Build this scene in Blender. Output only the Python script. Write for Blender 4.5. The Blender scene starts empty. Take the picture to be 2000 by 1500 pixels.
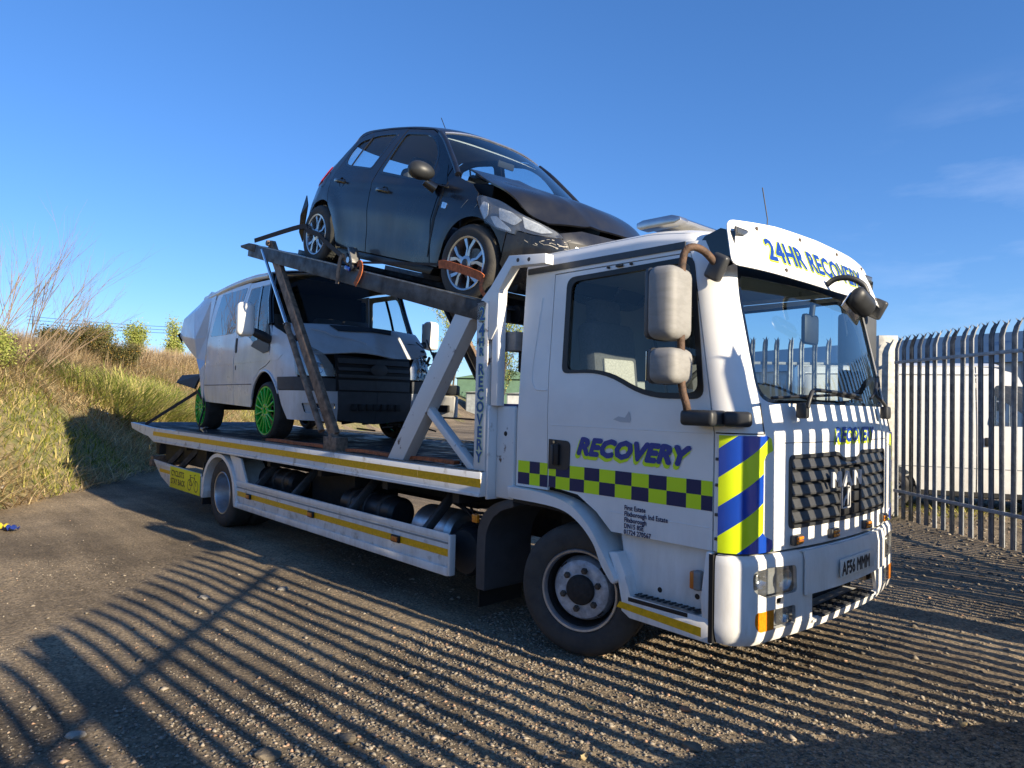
import bpy, bmesh, math, random
import numpy as np
from mathutils import Vector, Matrix, geometry
random.seed(7); RNG = np.random.default_rng(11)
R = math.radians; PI = math.pi
S = bpy.context.scene
C = S.collection

# ------------------------------------------------------------------ camera, sky, sun, exposure
cam = bpy.data.cameras.new('camera'); co = bpy.data.objects.new('camera', cam); C.objects.link(co)
S.camera = co
cam.sensor_width = 36; cam.lens = 36 * 1349 / 2000; cam.clip_end = 3000; cam.clip_start = 0.05
_y, _p, _r = R(137.016), R(1.594), R(1.351)
_v = Vector((math.cos(_y)*math.cos(_p), math.sin(_y)*math.cos(_p), math.sin(_p)))
_rt = Vector((math.sin(_y), -math.cos(_y), 0)); _u = _rt.cross(_v)
_r2 = _rt*math.cos(_r) + _u*math.sin(_r); _u2 = -_rt*math.sin(_r) + _u*math.cos(_r)
co.matrix_world = Matrix(((_r2.x, _u2.x, -_v.x, 3.04), (_r2.y, _u2.y, -_v.y, -4.5), (_r2.z, _u2.z, -_v.z, 1.64), (0, 0, 0, 1)))

SUN_AZ = math.atan2(.48, 6.6); SUN_EL = math.atan2(2.2, 6.62)
W = bpy.data.worlds.new('World'); S.world = W; W.use_nodes = True
wn, wl = W.node_tree.nodes, W.node_tree.links
wn.clear()
wo = wn.new('ShaderNodeOutputWorld'); bg = wn.new('ShaderNodeBackground'); sky = wn.new('ShaderNodeTexSky')
sky.sky_type = 'NISHITA'; sky.sun_disc = False; sky.sun_elevation = SUN_EL
sky.sun_rotation = PI/2 - SUN_AZ
sky.altitude = 0; sky.air_density = 1.0; sky.dust_density = 0.05; sky.ozone_density = 3.0
hs = wn.new('ShaderNodeHueSaturation'); hs.inputs['Saturation'].default_value = 1.10
# a few faint wisps of cirrus low in the sky
tc = wn.new('ShaderNodeTexCoord'); mp = wn.new('ShaderNodeMapping'); nz = wn.new('ShaderNodeTexNoise')
mp.inputs['Scale'].default_value = (2.2, 2.2, 8.0); mp.inputs['Location'].default_value = (3.1, 0.4, 0.2)
nz.inputs['Scale'].default_value = 1.7; nz.inputs['Detail'].default_value = 7; nz.inputs['Roughness'].default_value = .6
cr = wn.new('ShaderNodeValToRGB'); cr.color_ramp.elements[0].position = .50; cr.color_ramp.elements[1].position = .80
cr.color_ramp.elements[1].color = (.24, .24, .24, 1)
mx = wn.new('ShaderNodeMixRGB'); mx.inputs[2].default_value = (3.4, 3.9, 5.0, 1)
wl.new(tc.outputs['Generated'], mp.inputs[0]); wl.new(mp.outputs[0], nz.inputs['Vector']); wl.new(nz.outputs[0], cr.inputs[0])
gmn = wn.new('ShaderNodeGamma'); gmn.inputs[1].default_value = .80; tin = wn.new('ShaderNodeMixRGB'); tin.blend_type = 'MULTIPLY'; tin.inputs[0].default_value = 1; tin.inputs[2].default_value = (.555, .705, 1.0, 1)
dpn = wn.new('ShaderNodeVectorMath'); dpn.operation = 'DOT_PRODUCT'; dv = Vector((-.731+.652*.682+.05, .682+.652*.731, .235)).normalized(); dpn.inputs[1].default_value = dv
mkr = wn.new('ShaderNodeMapRange'); mkr.inputs[1].default_value = .978; mkr.inputs[2].default_value = .998; wl.new(tc.outputs['Generated'], dpn.inputs[0]); wl.new(dpn.outputs['Value'], mkr.inputs[0])
mlt = wn.new('ShaderNodeMath'); mlt.operation = 'MULTIPLY'; wl.new(cr.outputs[0], mlt.inputs[0]); wl.new(mkr.outputs[0], mlt.inputs[1])
wl.new(sky.outputs[0], gmn.inputs[0]); wl.new(gmn.outputs[0], tin.inputs[1]); wl.new(tin.outputs[0], hs.inputs['Color']); wl.new(hs.outputs[0], mx.inputs[1]); wl.new(mlt.outputs[0], mx.inputs[0])
wl.new(mx.outputs[0], bg.inputs[0]); wl.new(bg.outputs[0], wo.inputs[0])
bg.inputs[1].default_value = 0.127
sl = bpy.data.lights.new('sun', 'SUN'); so = bpy.data.objects.new('sun', sl); C.objects.link(so)
sl.energy = 4.8; sl.angle = R(.5); sl.color = (1, .86, .64)
sd = Vector((math.cos(SUN_AZ)*math.cos(SUN_EL), math.sin(SUN_AZ)*math.cos(SUN_EL), math.sin(SUN_EL)))
so.rotation_euler = sd.to_track_quat('Z', 'Y').to_euler()
S.view_settings.view_transform = 'Standard'; S.view_settings.look = 'None'
S.view_settings.exposure = 1.10; S.view_settings.gamma = 1; S.view_settings.use_curve_mapping = False
S.render.engine = 'CYCLES'
S.cycles.max_bounces = 8; S.cycles.transparent_max_bounces = 16; S.cycles.caustics_reflective = False; S.cycles.caustics_refractive = False

# ------------------------------------------------------------------ materials
M = {}
def mat(name, col, rough=.5, metal=0, coat=0, var=.0, vscale=3, bump=0, bscale=60, bdist=.01, col2=None, det=5, spec=.5, aniso=None, emit=None, lo=.35, hi=.65, rvar=0):
    m = bpy.data.materials.new(name); m.use_nodes = True; n, l = m.node_tree.nodes, m.node_tree.links
    b = n['Principled BSDF']; b.inputs['Base Color'].default_value = (*col, 1); b.inputs['Roughness'].default_value = rough
    b.inputs['Metallic'].default_value = metal; b.inputs['Coat Weight'].default_value = coat; b.inputs['Coat Roughness'].default_value = .04
    b.inputs['Specular IOR Level'].default_value = spec
    if emit: b.inputs['Emission Color'].default_value = (*emit, 1); b.inputs['Emission Strength'].default_value = 1
    t = n.new('ShaderNodeTexCoord')
    vec = t.outputs['Object']
    if aniso:
        mpn = n.new('ShaderNodeMapping'); mpn.inputs['Scale'].default_value = aniso; l.new(vec, mpn.inputs[0]); vec = mpn.outputs[0]
    if col2 or var:
        z = n.new('ShaderNodeTexNoise'); z.inputs['Scale'].default_value = vscale; z.inputs['Detail'].default_value = det; z.inputs['Roughness'].default_value = .62
        l.new(vec, z.inputs['Vector'])
        r = n.new('ShaderNodeValToRGB'); r.color_ramp.elements[0].position = lo; r.color_ramp.elements[1].position = hi
        c2 = col2 or tuple(c*(1-var) for c in col)
        r.color_ramp.elements[0].color = (*c2, 1); r.color_ramp.elements[1].color = (*col, 1)
        l.new(z.outputs[0], r.inputs[0]); l.new(r.outputs[0], b.inputs['Base Color'])
        if rvar:
            mr = n.new('ShaderNodeMapRange'); mr.inputs[1].default_value = lo; mr.inputs[2].default_value = hi
            mr.inputs[3].default_value = rough+rvar; mr.inputs[4].default_value = rough
            l.new(z.outputs[0], mr.inputs[0]); l.new(mr.outputs[0], b.inputs['Roughness'])
    if bump:
        z2 = n.new('ShaderNodeTexNoise'); z2.inputs['Scale'].default_value = bscale; z2.inputs['Detail'].default_value = 4
        l.new(vec, z2.inputs['Vector']); bp = n.new('ShaderNodeBump'); bp.inputs['Strength'].default_value = bump; bp.inputs['Distance'].default_value = bdist
        l.new(z2.outputs[0], bp.inputs['Height']); l.new(bp.outputs[0], b.inputs['Normal'])
    M[name] = m; return m

def glass(name, tint, refl=1.0, rough=.01, dust=None, k=1.15):
    m = bpy.data.materials.new(name); m.use_nodes = True; n, l = m.node_tree.nodes, m.node_tree.links
    n.clear(); o = n.new('ShaderNodeOutputMaterial'); tr = n.new('ShaderNodeBsdfTransparent'); gl = n.new('ShaderNodeBsdfGlossy')
    tr.inputs[0].default_value = (*tint, 1); gl.inputs['Roughness'].default_value = rough
    gl.inputs[0].default_value = (refl, refl, refl, 1)
    f = n.new('ShaderNodeLayerWeight'); f.inputs[0].default_value = .5
    pw = n.new('ShaderNodeMath'); pw.operation = 'POWER'; pw.inputs[1].default_value = 4.5; l.new(f.outputs['Facing'], pw.inputs[0])
    ma = n.new('ShaderNodeMath'); ma.operation = 'MULTIPLY_ADD'; ma.inputs[1].default_value = .92*min(1, k); ma.inputs[2].default_value = .06*k; ma.use_clamp = True
    l.new(pw.outputs[0], ma.inputs[0])
    ms = n.new('ShaderNodeMixShader'); l.new(ma.outputs[0], ms.inputs[0]); l.new(tr.outputs[0], ms.inputs[1]); l.new(gl.outputs[0], ms.inputs[2])
    last = ms.outputs[0]
    if dust:
        d = n.new('ShaderNodeBsdfDiffuse'); d.inputs[0].default_value = (.5, .5, .48, 1); m2 = n.new('ShaderNodeMixShader'); m2.inputs[0].default_value = dust
        l.new(last, m2.inputs[1]); l.new(d.outputs[0], m2.inputs[2]); last = m2.outputs[0]
    l.new(last, o.inputs[0]); M[name] = m; return m

mat('white', (.84, .83, .80), .32, coat=.35, var=.10, vscale=1.7, rvar=.12)
mat('white_dirty', (.74, .74, .72), .42, col2=(.46, .43, .38), vscale=9, lo=.30, hi=.44, rvar=.2)
mat('white_rust', (.72, .71, .68), .5, col2=(.13, .07, .04), vscale=7, lo=.33, hi=.40, rvar=.3)
mat('van_white', (.70, .735, .78), .26, coat=.5, var=.16, vscale=2.2, rvar=.15)
mat('yellow_tape', (.88, .47, .008), .32, var=.25, vscale=40, bump=.3, bscale=90)
mat('hi_yellow', (.66, .82, .01), .3, coat=.3); mat('hi_blue', (.004, .05, .36), .22, coat=.5); mat('navy', (.004, .010, .075), .5)
mat('lime', (.66, .88, .015), .4); mat('sign_yellow', (.85, .78, .02), .4); mat('ink', (.012, .014, .02), .4); mat('text_blue', (.006, .04, .26), .35)
mat('glue_grey', (.50, .51, .52), .6); mat('seal_black', (.008, .009, .01), .45); mat('post_blue', (.015, .10, .30), .4)
mat('pale_green', (.55, .75, .35), .4)
mat('dark_plastic', (.028, .030, .033), .48, var=.3, vscale=14); mat('grey_plastic', (.060, .064, .070), .55, var=.2, vscale=10)
mat('charcoal', (.05, .052, .056), .42, var=.25, vscale=20); mat('black', (.006, .006, .007), .6); mat('gloss_black', (.006, .007, .009), .12, coat=.5)
mat('frit', (.004, .005, .007), .12, coat=.3)
mat('mirror_grey', (.215, .21, .20), .62, col2=(.25, .245, .235), vscale=5, lo=.42, hi=.62, bump=.12, bscale=90, aniso=(2, 2, 6))
mat('rusty_tube', (.13, .07, .04), .75, col2=(.05, .03, .02), vscale=22, bump=.5)
mat('rusty_steel', (.30, .205, .14), .7, col2=(.10, .07, .05), vscale=14, bump=.3, rvar=.1)
mat('steel_dark', (.075, .077, .082), .5, metal=.35, var=.5, vscale=8, bump=.2, rvar=.2)
mat('steel_plate', (.30, .30, .29), .45, metal=.6, var=.55, vscale=22, bump=.3, bscale=35)
mat('chassis', (.018, .018, .019), .7, var=.5, vscale=9, bump=.3)
mat('chrome', (.75, .76, .78), .12, metal=1); mat('silver', (.52, .53, .55), .28, metal=.9, var=.2, vscale=8)
mat('alloy', (.55, .55, .55), .26, metal=.75, var=.15, vscale=9); mat('alu', (.55, .56, .58), .35, metal=.9, var=.3, vscale=9, rvar=.1)
mat('rim_grey', (.58, .61, .66), .42, metal=.3, var=.45, vscale=18, rvar=.2); mat('hub_dark', (.03, .026, .024), .75, var=.5, vscale=30, bump=.5)
mat('nut', (.10, .075, .055), .6, var=.4, vscale=30)
mat('rubber', (.022, .022, .023), .78, col2=(.055, .050, .044), vscale=6, lo=.45, hi=.75, bump=.3, bscale=80)
mat('green_paint', (.03, .56, .05), .32, coat=.4, var=.25, vscale=8)
mat('strap_orange', (.62, .17, .06), .8, var=.5, vscale=30, bump=.6, bscale=200); mat('strap_dark', (.035, .032, .035), .8, var=.4, vscale=30)
mat('amber', (.85, .26, .01), .2, coat=.6, var=.3, vscale=60); mat('amber_dim', (.55, .15, .02), .3, coat=.3); mat('red_lens', (.45, .01, .015), .2, coat=.6)
mat('lamp_chrome', (.85, .85, .83), .16, metal=.95, var=.3, vscale=25, bump=.5, bscale=30); mat('lamp_housing', (.62, .63, .63), .25, metal=.5)
mat('seat', (.085, .085, .088), .9, var=.3, vscale=60); mat('seat_grey', (.42, .40, .36), .9, var=.35, vscale=90); mat('interior', (.02, .021, .022), .8); mat('interior_grey', (.20, .22, .20), .8); mat('headliner', (.50, .50, .50), .9)
mat('galv', (.36, .37, .38), .5, metal=.12, var=.4, vscale=14, bump=.15, rvar=.1); mat('galv_post', (.48, .47, .43), .6, metal=.1, var=.4, vscale=12, bump=.2)
mat('concrete', (.30, .29, .26), .85, var=.4, vscale=5, bump=.6); mat('plate_white', (.72, .72, .68), .3, coat=.3)
mat('car_paint', (.006, .008, .016), .24, coat=.32, col2=(.018, .018, .020), vscale=2.0, lo=.3, hi=.62, rvar=.2, spec=.4)
mat('car_trim', (.010, .010, .011), .4); mat('scratch', (.42, .39, .33), .8)
mat('reflector', (.6, .6, .6), .3, metal=.5); mat('blue_shade', (.01, .03, .16), .3)
mat('shed_green', (.10, .19, .13), .6, var=.2, vscale=2); mat('shed_grey', (.30, .33, .34), .6, var=.3, vscale=3); mat('roof_blue', (.06, .12, .20), .6); mat('wall_pale', (.50, .52, .52), .7, var=.2)
mat('bark', (.12, .09, .06), .9, var=.5, vscale=12, bump=.5); mat('twig', (.26, .19, .125), .9, var=.4); mat('leaf_spring', (.26, .30, .07), .8, var=.5, vscale=1.2)
mat('leaf_gorse', (.075, .085, .03), .85, var=.5, vscale=3); mat('bloom', (.55, .30, .03), .8); mat('leaf_sedge', (.20, .27, .06), .6, col2=(.34, .28, .11), vscale=2.5)
mat('paper', (.75, .75, .75), .7); mat('crisp_yellow', (.75, .55, .02), .3); mat('crisp_blue', (.02, .04, .22), .3); mat('brick_bit', (.42, .19, .10), .9)
glass('glass_screen', (.80, .90, .93), 1.0); glass('glass_side', (.88, .92, .91), k=.7); glass('glass_car', (.85, .92, .95), k=.8); glass('glass_tint', (.05, .06, .07), 1.0, k=1.4)
glass('glass_lamp', (.92, .93, .93), .9, .02, .05); glass('glass_amber', (.9, .35, .02), .9); glass('glass_van', (.75, .8, .82), .8, k=.35)

def grime(name, z0, z1, col, amount):
    '''road dirt thrown up low on the panels, broken up by noise (a stain of the paint itself)'''
    m = M[name]; n, l = m.node_tree.nodes, m.node_tree.links; b = n['Principled BSDF']; src = b.inputs['Base Color'].links[0].from_socket
    t = n.new('ShaderNodeTexCoord'); sp = n.new('ShaderNodeSeparateXYZ'); l.new(t.outputs['Object'], sp.inputs[0])
    mr = n.new('ShaderNodeMapRange'); mr.inputs[1].default_value = z1; mr.inputs[2].default_value = z0; l.new(sp.outputs[2], mr.inputs[0])
    mp = n.new('ShaderNodeMapping'); mp.inputs['Scale'].default_value = (5, 5, 1.2); l.new(t.outputs['Object'], mp.inputs[0])
    z = n.new('ShaderNodeTexNoise'); z.inputs['Scale'].default_value = 1.6; z.inputs['Detail'].default_value = 8; z.inputs['Roughness'].default_value = .7; l.new(mp.outputs[0], z.inputs['Vector'])
    r = n.new('ShaderNodeMapRange'); r.inputs[1].default_value = .42; r.inputs[2].default_value = .72; l.new(z.outputs[0], r.inputs[0])
    a = n.new('ShaderNodeMath'); a.operation = 'MULTIPLY'; l.new(mr.outputs[0], a.inputs[0]); l.new(r.outputs[0], a.inputs[1])
    a2 = n.new('ShaderNodeMath'); a2.operation = 'MULTIPLY'; a2.inputs[1].default_value = amount; l.new(a.outputs[0], a2.inputs[0])
    x = n.new('ShaderNodeMixRGB'); x.inputs[2].default_value = (*col, 1); l.new(a2.outputs[0], x.inputs[0]); l.new(src, x.inputs[1]); l.new(x.outputs[0], b.inputs['Base Color'])
grime('white', .3, 1.15, (.34, .30, .24), .55); grime('white_dirty', .3, 1.3, (.30, .26, .21), .45); grime('van_white', .2, 1.5, (.36, .33, .27), .6); grime('car_paint', .1, .75, (.10, .085, .06), .8)
mat('tank_black', (.02, .022, .026), .42, var=.3, vscale=12); mat('lamp_dark', (.14, .145, .15), .3, metal=.2); mat('lamp_white', (.88, .90, .92), .2, metal=.25, var=.25, vscale=30, bump=.4, bscale=60); mat('badge_silver', (.70, .71, .72), .3, metal=.35); mat('trim_grey', (.26, .27, .26), .8)
# ------------------------------------------------------------------ mesh helpers
def link(name, me, m, parent=None, smooth=False, label=None):
    o = bpy.data.objects.new(name, me); C.objects.link(o)
    if m: me.materials.append(M[m] if isinstance(m, str) else m)
    if parent: o.parent = parent
    if smooth: me.shade_smooth()
    if label: o['label'] = label
    return o
def mesh(name, V, F, m, parent=None, smooth=False, label=None):
    me = bpy.data.meshes.new(name); me.from_pydata([tuple(v) for v in V], [], [tuple(f) for f in F]); me.update()
    return link(name, me, m, parent, smooth, label)
def from_bm(name, bm, m, parent=None, smooth=False, label=None, angle=None):
    bmesh.ops.recalc_face_normals(bm, faces=bm.faces[:])
    me = bpy.data.meshes.new(name); bm.to_mesh(me); bm.free()
    o = link(name, me, m, parent, smooth, label)
    if angle is not None:
        me.shade_smooth(); me.set_sharp_from_angle(angle=R(angle))
    return o
def thing(name, label, cat, loc=(0, 0, 0), rot=(0, 0, 0), group=None):
    o = bpy.data.objects.new(name, None); C.objects.link(o); o.location = loc; o.rotation_euler = rot
    o['label'] = label; o['category'] = cat
    if group: o['group'] = group
    return o
def tag(o, label, cat, group=None):
    o['label'] = label; o['category'] = cat
    if group: o['group'] = group
    return o
def bm_box(bm, c, s, rot=None, bev=0, seg=2):
    r = bmesh.ops.create_cube(bm, size=1); vs = r['verts']
    bmesh.ops.scale(bm, vec=s, verts=vs)
    if bev:
        es = {e for v in vs for e in v.link_edges}
        r2 = bmesh.ops.bevel(bm, geom=list(es), offset=bev, segments=seg, affect='EDGES', profile=.5)
        vs = list({v for f in r2['faces'] for v in f.verts} | {v for v in vs if v.is_valid})
    if rot is not None: bmesh.ops.rotate(bm, cent=(0, 0, 0), matrix=rot, verts=vs)
    bmesh.ops.translate(bm, vec=c, verts=vs)
def box(name, c, s, m, parent=None, rot=None, bev=0, label=None, seg=2):
    bm = bmesh.new(); bm_box(bm, c, s, rot, bev, seg); return from_bm(name, bm, m, parent, label=label, angle=35 if bev else None)
def b2(name, lo, hi, m, parent=None, bev=0, label=None):
    return box(name, [(a+b)/2 for a, b in zip(lo, hi)], [abs(b-a) for a, b in zip(lo, hi)], m, parent, None, bev, label)
def frame_rot(d, up=(0, 0, 1)):
    x = Vector(d).normalized(); y = Vector(up).cross(x)
    if y.length < 1e-4: y = Vector((0, 1, 0)).cross(x)
    y.normalize(); z = x.cross(y)
    return Matrix((x, y, z)).transposed()
def bm_beam(bm, a, b, w, h, bev=0, up=(0, 0, 1)):
    a, b = Vector(a), Vector(b)
    bm_box(bm, (a+b)/2, ((b-a).length, w, h), frame_rot(b-a, up), bev)
def beam(name, a, b, w, h, m, parent=None, bev=.004, up=(0, 0, 1), label=None):
    bm = bmesh.new(); bm_beam(bm, a, b, w, h, bev, up); return from_bm(name, bm, m, parent, angle=35, label=label)
def bm_tube(bm, pts, r, n=10, caps=True):
    pts = [Vector(p) for p in pts]; rs = r if isinstance(r, (list, tuple)) else [r]*len(pts)
    rings = []; prev = None
    for i, p in enumerate(pts):
        d = (pts[min(i+1, len(pts)-1)] - pts[max(i-1, 0)]).normalized()
        if prev is None:
            a = d.cross(Vector((0, 0, 1)));
            if a.length < .05: a = d.cross(Vector((0, 1, 0)))
        else: a = prev - d*prev.dot(d)
        a.normalize(); prev = a; b = d.cross(a)
        rings.append([bm.verts.new(p + (a*math.cos(2*PI*k/n) + b*math.sin(2*PI*k/n))*rs[i]) for k in range(n)])
    for i in range(len(rings)-1):
        for k in range(n): bm.faces.new((rings[i][k], rings[i][(k+1) % n], rings[i+1][(k+1) % n], rings[i+1][k]))
    if caps and n > 2:
        bm.faces.new(rings[0][::-1]); bm.faces.new(rings[-1])
def tube(name, pts, r, m, parent=None, n=10, label=None):
    bm = bmesh.new(); bm_tube(bm, pts, r, n); return from_bm(name, bm, m, parent, label=label, angle=50)
def smooth_path(pts, k=6):
    P = [Vector(p) for p in pts]; out = []
    for i in range(len(P)-1):
        p0, p1, p2, p3 = P[max(i-1, 0)], P[i], P[i+1], P[min(i+2, len(P)-1)]
        for j in range(k):
            t = j/k; out.append(.5*((2*p1) + (p2-p0)*t + (2*p0-5*p1+4*p2-p3)*t*t + (3*p1-p0-3*p2+p3)*t**3))
    out.append(P[-1]); return out
def lathe(name, prof, c, m, parent=None, n=48, axis='y', label=None, angle=30, a0=0, a1=2*PI):
    # prof: (radius, offset along axis)
    V, F = [], []; full = abs(a1-a0-2*PI) < 1e-6; nn = n if full else n+1
    for k in range(nn):
        a = a0+(a1-a0)*k/n; ca, sa = math.cos(a), math.sin(a)
        for r, h in prof:
            p = (r*ca, h, r*sa) if axis == 'y' else ((h, r*ca, r*sa) if axis == 'x' else (r*ca, r*sa, h))
            V.append((p[0]+c[0], p[1]+c[1], p[2]+c[2]))
    L = len(prof)
    for k in range(n):
        k2 = (k+1) % nn
        for i in range(L-1): F.append((k*L+i, k*L+i+1, k2*L+i+1, k2*L+i))
    me = bpy.data.meshes.new(name); me.from_pydata(V, [], F); me.update()
    bm = bmesh.new(); bm.from_mesh(me); bmesh.ops.remove_doubles(bm, verts=bm.verts[:], dist=1e-5)
    bmesh.ops.recalc_face_normals(bm, faces=bm.faces[:]); bm.to_mesh(me); bm.free()
    o = link(name, me, m, parent, label=label); me.shade_smooth(); me.set_sharp_from_angle(angle=R(angle)); return o
def interp(tab, x):
    if x <= tab[0][0]: return tab[0][1]
    for (a, b), (c, d) in zip(tab, tab[1:]):
        if x <= c: return b + (d-b)*(x-a)/(c-a)
    return tab[-1][1]
def sstep(a, b, x):
    t = max(0., min(1., (x-a)/(b-a))); return t*t*(3-2*t)
def rounded(pts, r, k=4):
    out = []; n = len(pts); rr = r if isinstance(r, (list, tuple)) else [r]*n
    for i in range(n):
        p, a, b = Vector(pts[i]), Vector(pts[i-1]), Vector(pts[(i+1) % n])
        if rr[i] <= 0: out.append(tuple(p)); continue
        q = min(rr[i], (a-p).length*.45, (b-p).length*.45)
        s, e = p+(a-p).normalized()*q, p+(b-p).normalized()*q
        for j in range(k+1):
            t = j/k; out.append(tuple(s*(1-t)**2 + p*2*t*(1-t) + e*t*t))
    return out
def resample(pts, step):
    out = []; n = len(pts)
    for i in range(n):
        a, b = Vector(pts[i]), Vector(pts[(i+1) % n]); k = max(1, math.ceil((b-a).length/step))
        for j in range(k): out.append(tuple(a+(b-a)*j/k))
    return out
def pip(x, y, poly):
    c = False; j = len(poly)-1
    for i in range(len(poly)):
        xi, yi = poly[i]; xj, yj = poly[j]
        if (yi > y) != (yj > y) and x < (xj-xi)*(y-yi)/(yj-yi)+xi: c = not c
        j = i
    return c
def near(x, y, poly, d):
    p = Vector((x, y))
    for i in range(len(poly)):
        a, b = Vector(poly[i-1]), Vector(poly[i]); ab = b-a; L = ab.length_squared
        t = 0 if L == 0 else max(0, min(1, (p-a).dot(ab)/L))
        if (a+ab*t-p).length_squared < d*d: return True
    return False
def npip(G, poly):
    x, y = G[:, 0], G[:, 1]; c = np.zeros(len(G), bool); P = np.array(poly); Q = np.roll(P, 1, 0)
    for (xi, yi), (xj, yj) in zip(P, Q):
        if yi != yj: c ^= ((yi > y) != (yj > y)) & (x < (xj-xi)*(y-yi)/(yj-yi)+xi)
    return c
def nnear(G, poly, d):
    P = np.array(poly); Q = np.roll(P, 1, 0); m = np.zeros(len(G), bool)
    for a, b in zip(Q, P):
        ab = b-a; L = (ab*ab).sum()
        t = np.clip(((G-a)@ab)/L, 0, 1) if L > 0 else np.zeros(len(G)); q = a+t[:, None]*ab-G; m |= (q*q).sum(1) < d*d
    return m
def solid(o, th, off=-1):
    md = o.modifiers.new('thickness', 'SOLIDIFY'); md.thickness = th; md.offset = off; md.use_quality_normals = True
    es = o.modifiers.new('edges', 'EDGE_SPLIT'); es.split_angle = R(38)
def panel(name, outline, holes, mapf, m, parent=None, step=.05, thick=0, ref=(0, 0, 0), label=None, mirror=False, angle=None, inset=0):
    """A sheet cut to outline (less holes) in a flat (u, v) chart, bent onto the surface mapf and given thickness."""
    polys = [resample(outline, step)] + [resample(h, step) for h in holes]
    pts, edges = [], []
    for pl in polys:
        b = len(pts); pts += pl; edges += [(b+i, b+(i+1) % len(pl)) for i in range(len(pl))]
    us = [p[0] for p in outline]; vs = [p[1] for p in outline]
    nu = max(1, int((max(us)-min(us))/step)); nv = max(1, int((max(vs)-min(vs))/step))
    gx = min(us)+(max(us)-min(us))*np.arange(1, nu)/nu; gy = min(vs)+(max(vs)-min(vs))*np.arange(1, nv)/nv
    if len(gx) and len(gy):
        G = np.stack(np.meshgrid(gx, gy, indexing='ij'), -1).reshape(-1, 2); ok = npip(G, polys[0])
        for h in polys[1:]: ok &= ~npip(G, h)
        G = G[ok]
        for pl in polys:
            if len(G): G = G[~nnear(G, pl, step*.45)]
        pts += [tuple(g) for g in G.tolist()]
    v2, e2, f2, *_ = geometry.delaunay_2d_cdt([Vector(p) for p in pts], edges, [], 0, 1e-6)
    A2 = np.array([(p.x, p.y) for p in v2]); FF = np.array(f2); cen = A2[FF].mean(1); ok = npip(cen, polys[0])
    for h in polys[1:]: ok &= ~npip(cen, h)
    F = [tuple(f) for f in FF[ok].tolist()]
    V = [Vector(mapf(p.x, p.y)) for p in v2]
    s = 0; rf = Vector(ref)
    for a, b, c in F[::max(1, len(F)//60)]:
        nrm = (V[b]-V[a]).cross(V[c]-V[a]); s += nrm.normalized().dot(((V[a]+V[b]+V[c])/3-rf).normalized()) if nrm.length > 0 else 0
    if s < 0: F = [f[::-1] for f in F]
    if mirror:
        k = len(V); V = V+[Vector((v.x, -v.y, v.z)) for v in V]; F = F+[tuple(i+k for i in f[::-1]) for f in F]
    me = bpy.data.meshes.new(name); me.from_pydata([tuple(v) for v in V], [], F); me.update()
    bm = bmesh.new(); bm.from_mesh(me); bmesh.ops.remove_doubles(bm, verts=bm.verts[:], dist=1e-4)
    bmesh.ops.delete(bm, geom=[v for v in bm.verts if not v.link_faces], context='VERTS'); bm.to_mesh(me); bm.free()
    o = link(name, me, m, parent, True, label)
    if angle is not None: me.set_sharp_from_angle(angle=R(angle))
    if thick: solid(o, thick)
    return o
def grid(name, P, nu, nv, m, parent=None, thick=0, label=None, flip=False, angle=None):
    V = [P(i/nu, j/nv) for i in range(nu+1) for j in range(nv+1)]
    F = [(i*(nv+1)+j, (i+1)*(nv+1)+j, (i+1)*(nv+1)+j+1, i*(nv+1)+j+1) for i in range(nu) for j in range(nv)]
    if flip: F = [f[::-1] for f in F]
    o = mesh(name, V, F, m, parent, True, label)
    if angle is not None: o.data.set_sharp_from_angle(angle=R(angle))
    if thick: solid(o, thick)
    return o
def prism(name, poly, y0, y1, m, parent=None, bev=0, label=None, axis='y'):
    """polygon in (x, z) pushed along y (or in (y, z) along x, or (x, y) along z)"""
    bm = bmesh.new()
    def P(a, b, h): return (a, h, b) if axis == 'y' else ((h, a, b) if axis == 'x' else (a, b, h))
    lo = [bm.verts.new(P(a, b, y0)) for a, b in poly]; hi = [bm.verts.new(P(a, b, y1)) for a, b in poly]
    bm.faces.new(lo); bm.faces.new(hi[::-1]); n = len(poly)
    for i in range(n): bm.faces.new((lo[i], hi[i], hi[(i+1) % n], lo[(i+1) % n]))
    if bev: bmesh.ops.bevel(bm, geom=bm.edges[:], offset=bev, segments=2, affect='EDGES', profile=.5)
    return from_bm(name, bm, m, parent, label=label, angle=35)
def copy_tree(o, parent=None):
    c = o.copy(); C.objects.link(c)
    if parent: c.parent = parent
    for ch in [x for x in o.children]: copy_tree(ch, c)
    return c
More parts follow.
